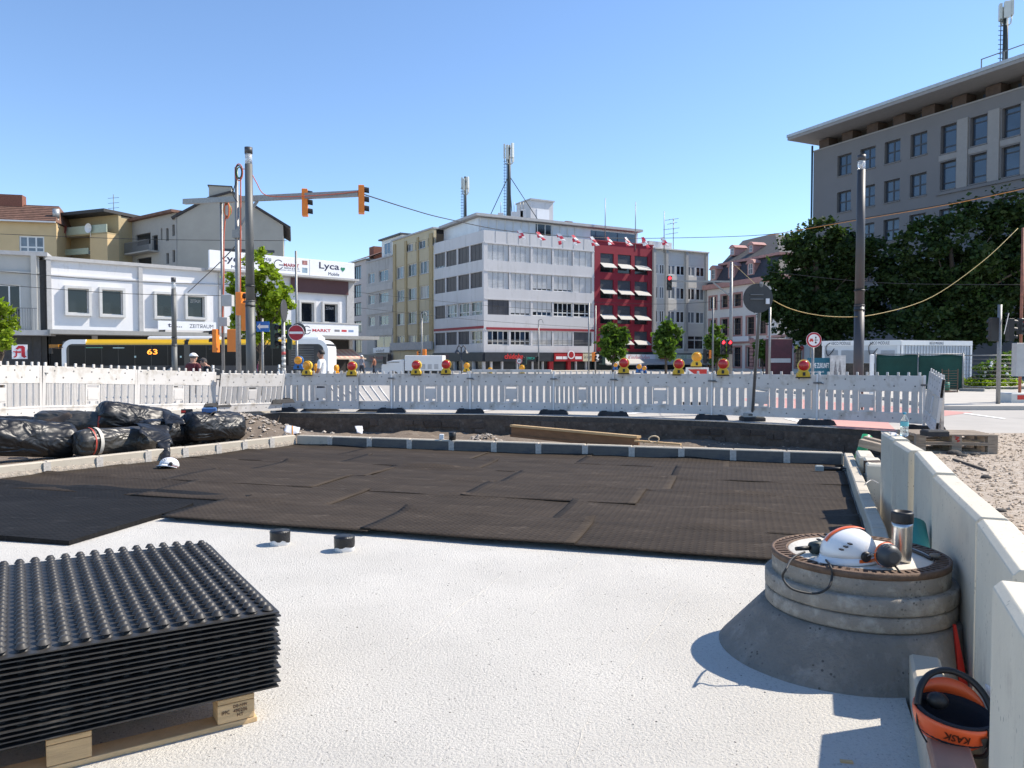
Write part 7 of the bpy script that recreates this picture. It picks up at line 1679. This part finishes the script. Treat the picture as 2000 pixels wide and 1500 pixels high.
# orange helmet upside down on the near kerb block
def orange_hat():
    loc_ = G(1864,1392,.31); r = empty('safety_helmet', (loc_.x, loc_.y, .315), R(-15), 'orange helmet lying upside down on the near kerb block', 'helmet'); r.rotation_euler = (R(8), R(5), R(-12))
    g = MB(); n, m_ = 36, 14; vs = []
    for i in range(m_+1):
        a = -math.pi/2*(i/m_)
        for j in range(n):
            t = 2*math.pi*j/n; vs.append((math.cos(a)*math.cos(t)*.122, math.cos(a)*math.sin(t)*.105, .10*(0)+math.sin(a)*.125+.0))
    g.add(vs, [(i*n+j, i*n+(j+1) % n, (i+1)*n+(j+1) % n, (i+1)*n+j) for i in range(m_) for j in range(n)], 0, True); o = g.build('shell', m_hr, r); s_ = o.modifiers.new('thick', 'SOLIDIFY'); s_.thickness = .005; s_.offset = 1
    k = MB(); k.lathe([(.104,-.07),(.112,-.02),(.114,.006),(.106,.008),(.098,-.02),(.09,-.07),(.0,-.085)], 32, cap=False); kk = k.build('inner_padding', mat('padding_navy', (.012,.014,.022), .9, bump=.3), r); kk.scale = (1.04,.92,1)
    # raised rim flap at the back with red inside, black strap bow
    f = MB(); n = 18; vs = []
    for i in range(n+1):
        t = R(25+130*i/n); h = .062*math.sin(math.pi*i/n)**.7; vs += [(math.cos(t)*.121, math.sin(t)*.104, -.005), (math.cos(t)*.124, math.sin(t)*.108, h)]
    f.add(vs, [(2*i, 2*i+2, 2*i+3, 2*i+1) for i in range(n)], 0, True); fo = f.build('rear_skirt', m_hr, r); q = fo.modifiers.new('thick', 'SOLIDIFY'); q.thickness = .005
    cable('headband', [(-.115,.0,.0), (-.10,.04,.05), (-.06,.08,.082), (0,.10,.092), (.06,.085,.08), (.10,.05,.05), (.118,.0,.01)], .011, m_black, r, 8)
    pd = MB(); pd.ball((-.045,.03,.012), .036, 14, 10, (1,.8,.8)); pd.build('ear_pad', m_black, r)
    cable('chin_strap', [(.075,-.088,.006), (.082,-.098,-.04), (.078,-.085,-.09), (.06,-.06,-.115)], .007, m_black, r, 8); cable('chin_strap', [(-.12,-.02,.0), (-.116,-.035,-.05), (-.085,-.05,-.10)], .003, m_black, r, 6)
    pt = MB(); pt.add([(.048,-.1085,-.022),(.080,-.095,-.018),(.080,-.092,-.05),(.068,-.095,-.062)], [(0,1,2,3)]); pt.build('side_vent', m_black, r)
    lt = lettering(r, 'KASK', -.058, .018, -.050, -.022, 0, mat('print_brown', (.10,.03,.015), .6), .001, flip=True, bold=.02)
    me = lt.data
    for v in me.vertices:
        x, z = v.co.x, v.co.z; e = max(.0, 1-(x/.128)**2-(z/.131)**2); v.co.y = -.1115*math.sqrt(e)-.0015
    return r
orange_hat()
drape([G(1932,1350,.36),G(1960,1362,.36),G(1966,1440,.22),G(1936,1425,.22)], mat('paper_white', (.62,.62,.64), .8), 'crumpled_paper', None, 11, sub=8)
tag([o for o in COL.objects if o.name.startswith('crumpled_paper')][0], 'white crumpled cloth beside the orange helmet', 'cloth')
o = drape([G(1942,1435,.25),G(1968,1440,.25),G(1970,1475,.15),G(1950,1470,.15)], mat('cloth_red', (.55,.02,.05), .8), 'red_cloth', None, 13, sub=6); tag(o, 'red cloth corner below the white cloth', 'cloth')
a = G(1872,1345,.02); o = MB().add([(-.018,0,0),(.02,0,0),(.006,.08,.26),(-.004,.08,.26),(-.018,.012,0),(.02,.012,0),(.006,.092,.26),(-.004,.092,.26)], [(0,1,2,3),(7,6,5,4),(0,3,7,4),(1,5,6,2),(3,2,6,7),(0,4,5,1)]).build('red_stick', m_red, loc=(a.x+.06,a.y+.06,0)); tag(o, 'thin red wedge stuck between manhole and wall', 'stake')
# wood under the helmet, wood chip
o = MB().cbox(-.05,.07,-.22,.1,0,.05,.006).build('wood_offcut', mat('wood_reddish', (.30,.17,.12), .8, var=.2), loc=(G(1850,1490,.19).x+.0, G(1850,1490,.19).y-.0, .187), rot=(0,0,R(-23))); tag(o, 'reddish wood offcut under the orange helmet', 'wood')
o = MB().cbox(-.02,.025,-.008,.008,0,.008,.002).build('wood_chip', m_wood, loc=G(1652,1489), rot=(0,0,-.2)); tag(o, 'small wood chip on the slab near the shadow edge', 'wood')
# taped pipe stubs in the slab
for i, (px, py) in enumerate(((547,1063),(673,1075))):
    p = G(px, py); r = empty('pipe_stub', p, .3*i, ['left taped pipe stub standing in the white slab', 'right taped pipe stub standing in the white slab'][i], 'pipe', 'taped pipe stubs')
    g = MB(); g.lathe([(.075,-.02),(.074,.10)], 22); g.build('pipe', m_whitep, r); g = MB(); n = 24; vs = []
    for z in range(4):
        for j in range(n): t = 2*math.pi*j/n; vs.append((math.cos(t)*(.079+random.uniform(-.002,.003)), math.sin(t)*(.079+random.uniform(-.002,.003)), [.035+.03*noise.noise(Vector((math.cos(t)*1.5, math.sin(t)*1.5, i*5))), .07, .10, .112][z]))
    g.add(vs, [(q*n+j, q*n+(j+1) % n, (q+1)*n+(j+1) % n, (q+1)*n+j) for q in range(3) for j in range(n)]+[tuple(range(3*n,4*n))], 0, True); g.build('tape_wrap', mat('black_tape', (.012,.012,.013), .35, bump=.4, bs=30), r)
# helmet on the mats by the left kerb
p = G(331,916,.02); hard_hat((p.x, p.y, .03), R(200), 'white helmet with dark red rim on the mats by the left kerb', m_hw, mat('helmet_dark_red', (.12,.02,.02), .4), .95, (.35,-.2))
# things by the far kerb: timber beam, rope ring, pots, markers
a = P(1000,841,15.2); b = P(1248,864,12.75); r = empty('timber_beam', a, 0, 'long brown timber I-beam lying across the trench', 'beam'); d = b-a; mbm = mat('beam_wood_shaded', (.21,.105,.045), .75, var=.2, vs=4, stretch=(1,1,4)); hh_ = .10
u = Vector((0,0,1))
MB().bar(Vector((0,0,hh_)), d+Vector((0,0,hh_*.9)), .11, .04).build('top_flange', mat('beam_top', (.50,.33,.16), .7, var=.12), r); MB().bar(Vector((0,0,0)), d, .035, .17).build('web', mbm, r); MB().bar(Vector((0,0,-hh_)), d+Vector((0,0,-hh_)), .11, .04).build('bottom_flange', mbm, r)  # web and lower flange coloured darker for shade, top flange paler as sunlit
o = MB().bar(P(1240,861,12.7), P(1330,868,12.35), .08, .03).build('plank_end', mat('beam_top', (1,1,1))); tag(o, 'thin pale plank end beyond the beam', 'plank')
c = P(1277,858,12.5); cable('rope_ring', [c+Vector((.085*math.cos(t), -.02*math.sin(t), .055*math.sin(t))) for t in np.linspace(0,6.28,14)]+[], .011, mat('rope_pale', (.60,.48,.32), .9), label='pale rope loop on the far kerb', cat='rope')
c = on_line(A2, B2, 883); g = MB(); g.lathe([(.055,0),(.06,.12),(.05,.125)], 16); tag(g.build('pot', m_black, loc=(c.x,c.y+.06,.185)), 'small black pot on the far kerb', 'pot')
c = on_line(A2, B2, 862); g = MB(); g.cbox(-.035,.035,-.03,.03,0,.085,.008); tag(g.build('white_block', m_whitep, loc=(c.x,c.y+.06,.187)), 'small white block on the far kerb', 'block')
c = P(571,845,13.6); g = MB(); g.tube([(0,0,-.25),(0,0,.12)], .014, 8); tag(g.build('marker_stake', MATS['cable_orange'], loc=c), 'thin orange stake at the kerb corner', 'stake')
for nm, (px0,px1,y0,y1,Yq), lab in (('plastic_bag',(555,585,833,846,14.0),'crumpled white plastic bag at the kerb corner'), ('plastic_bag',(694,706,832,846,16.6),'small white plastic scrap in the trench')):
    o = drape([P(px0,y0,Yq),P(px1,y0,Yq+.1),P(px1,y1,Yq-.2),P(px0,y1,Yq-.2)], mat('bag_white', (.6,.6,.62), .5), nm, lab, 17+px0, sub=6); o['category'] = 'bag'
# right corner between kerb and wall
p = G(1710,920,.2); r = empty('brown_carton', (p.x,p.y,.17), R(12), 'brown carton with white label on the right kerb', 'box'); g = MB(); g.cbox(-.10,.10,-.08,.08,0,.145,.004); g.build('carton', mat('carton_brown', (.06,.035,.02), .7), r); MB().box(-.035,.09,-.0835,-.081,.02,.115).build('label', mat('label_grey', (.5,.5,.52), .6), r)
p = P(1678,872,10.9); g = MB(); g.tube([(0,0,-.18),(.16,.1,.14)], .07, 14); tag(g.build('green_pipe', mat('pipe_green', (.02,.30,.12), .4), loc=p), 'short bright green pipe behind the right kerb corner', 'pipe')
for i, (px, py, Yq, sz, rz) in enumerate(((1705,872,10.2,(.34,.12,.10),-.7), (1716,866,10.6,(.4,.12,.09),-.8))):
    p = P(px, py, Yq); o = MB().cbox(-sz[0]/2,sz[0]/2,-sz[1]/2,sz[1]/2,-.04,sz[2]-.04,.008).build('timber_block', m_oldwood, loc=p, rot=(0,.2,rz)); tag(o, ['short timber block leaning behind the right kerb', 'second timber block behind the right kerb'][i], 'wood')
for i, (px, py, Yq) in enumerate(((1690,895,9.6), (1706,910,8.9))):
    p = P(px, py, Yq); o = MB().cbox(-.09,.09,-.35,.35,-.5,.06,.02).build('concrete_element', m_wall, loc=p, rot=(0,0,R(-21))); tag(o, ['low concrete element behind the right kerb, far one', 'low concrete element behind the right kerb, near one'][i], 'concrete block')
g = MB(); a = G(1790,1085,.0); g.tube([(0,0,.05),(.13,.40,.40)], .085, 18); tag(g.build('green_tube', mat('tube_teal', (.03,.22,.17), .5, var=.1), loc=(2.50,4.62,0)), 'teal green tube leaning against the wall behind the cup', 'pipe')
cable('white_strap', [G(1690,945,.195),G(1702,938,.2),G(1716,944,.2)], .006, m_tape, label='thin white strap over the right kerb', cat='strap'); cable('white_strap', [G(1692,944,.19),G(1691,960,.10),G(1692,972,.03)], .006, m_tape, label='thin white strap end hanging inside the right kerb', cat='strap')
# gloves / tool on the mats at right
p = G(1618,920,.03); r = empty('cutting_tool', p, -.25, 'black hand tool with pale head lying on the mats at right', 'tool'); g = MB(); g.tube([(-.06,0,.03),(.10,0,.03),(.22,.02,.03)], [.03,.026,.018], 10); g.build('handle', m_black, r); g = MB(); g.cbox(-.16,-.06,-.03,.04,0,.07,.012); g.build('head', mat('tool_pale', (.35,.38,.36), .5), r)
p = G(1655,921,.03); r2 = empty('work_glove', p, .2, 'grey black work glove beside the hand tool on the mats', 'glove'); g = MB(); g.ball((0,0,.02), .06, 12, 8, (1.2,.8,.35))
for i in range(4): g.tube([(.05,-.035+i*.022,.02),(.10,-.04+i*.026,.025),(.135-.01*abs(i-1.5),-.042+i*.027,.018)], [.013,.012,.009], 7)
g.tube([(.0,.04,.02),(.03,.075,.02),(.06,.085,.016)], [.014,.012,.009], 7); g.build('glove', mat('glove_grey', (.10,.11,.11), .9, var=.5, vs=18), r2)
# bottle and paper on the wall end, pallet on the gravel
p = G(1766,852,.77); r = empty('water_bottle', (p.x,p.y,.772), 0, 'clear water bottle with blue cap at the far end of the wall', 'bottle'); g = MB(); g.lathe([(.034,0),(.036,.01),(.036,.06),(.033,.075),(.036,.09),(.036,.15),(.014,.19),(.013,.205)], 18); g.build('bottle', mat('bottle_plastic', (.75,.85,.88), .08, trans=.85, var=0), r); g = MB(); g.lathe([(.015,.203),(.015,.222)], 12); g.build('cap', mat('cap_blue', (.05,.3,.45), .4), r); g = MB(); g.lathe([(.0367,.095),(.0367,.135)], 18, cap=False); g.build('label', mat('label_teal', (.15,.5,.55), .5), r)
o = drape([G(1730,842,.79),G(1752,846,.80),G(1758,852,.78),G(1735,850,.78)], mat('paper_white', (1,1,1)), 'paper_bag', None, 23, sub=8); tag(o, 'crumpled pale paper bag beside the water bottle', 'bag')
def old_pallet(zz, lab, mark):
    c = G(1846,880,.0); rz = R(-8); r = empty('grey_pallet', (c.x,c.y,zz), rz, lab, 'pallet', 'weathered pallets on the gravel')
    for y in (-.38,0,.36):
        MB().box(-.6,.6,y-.05,y+.05,0,.022).build('bottom_board', m_oldwood, r)
        for x in (-.6,-.07,.455): MB().box(x,x+.145,y-.049,y+.049,.023,.10).build('block', m_oldwood, r)
    for x in (-.6,-.07,.455): MB().box(x,x+.145,-.43,.41,.102,.122).build('stringer_board', m_oldwood, r)
    for i in range(6): MB().box(-.6,.6,-.43+i*.148,-.43+i*.148+.10,.124,.144).build('deck_board', m_oldwood, r)
    if mark: cable('paint_mark', [(-.03,-.432,.11),(.03,-.432,.095),(-.02,-.432,.07),(.04,-.432,.05),(.0,-.432,.03)], .008, m_red, r)
    return r
old_pallet(.01, 'lower weathered grey pallet lying on the gravel', False); old_pallet(.16, 'upper weathered grey pallet with a red paint mark', True)
p = G(1836,868,.16); o = MB().cbox(-.16,.16,-.12,.12,0,.09,.02).build('rubber_block', m_rubber, loc=(p.x-.2,p.y-.2,.315)); tag(o, 'black rubber block on the weathered pallet', 'block')
# lumps of broken asphalt and a dark stick on the gravel
for i, (px, py, s) in enumerate(((1865,888,.10),(1880,892,.07),(1925,935,.06),(1905,890,.06),(1955,1000,.05))):
    p = G(px, py); g = MB(); g.ball((0,0,s*.3), s, 9, 6, (1.2,.9,.5)); g.v = [tuple(Vector(v)*(1+.25*noise.noise(Vector(v)*9+Vector((i,0,0))))) for v in g.v]; tag(g.build('rock', m_asph, loc=p), ['largest dark rock by the weathered pallet', 'second dark rock by the weathered pallet', 'dark rock in the middle of the gravel', 'dark rock near the pallet corner', 'dark rock near the wall on the gravel'][i], 'rock')
o = MB().bar(G(1862,897,.02), G(1925,918,.02), .03, .03).build('dark_bar', m_asph); tag(o, 'dark bar lying on the gravel', 'bar')
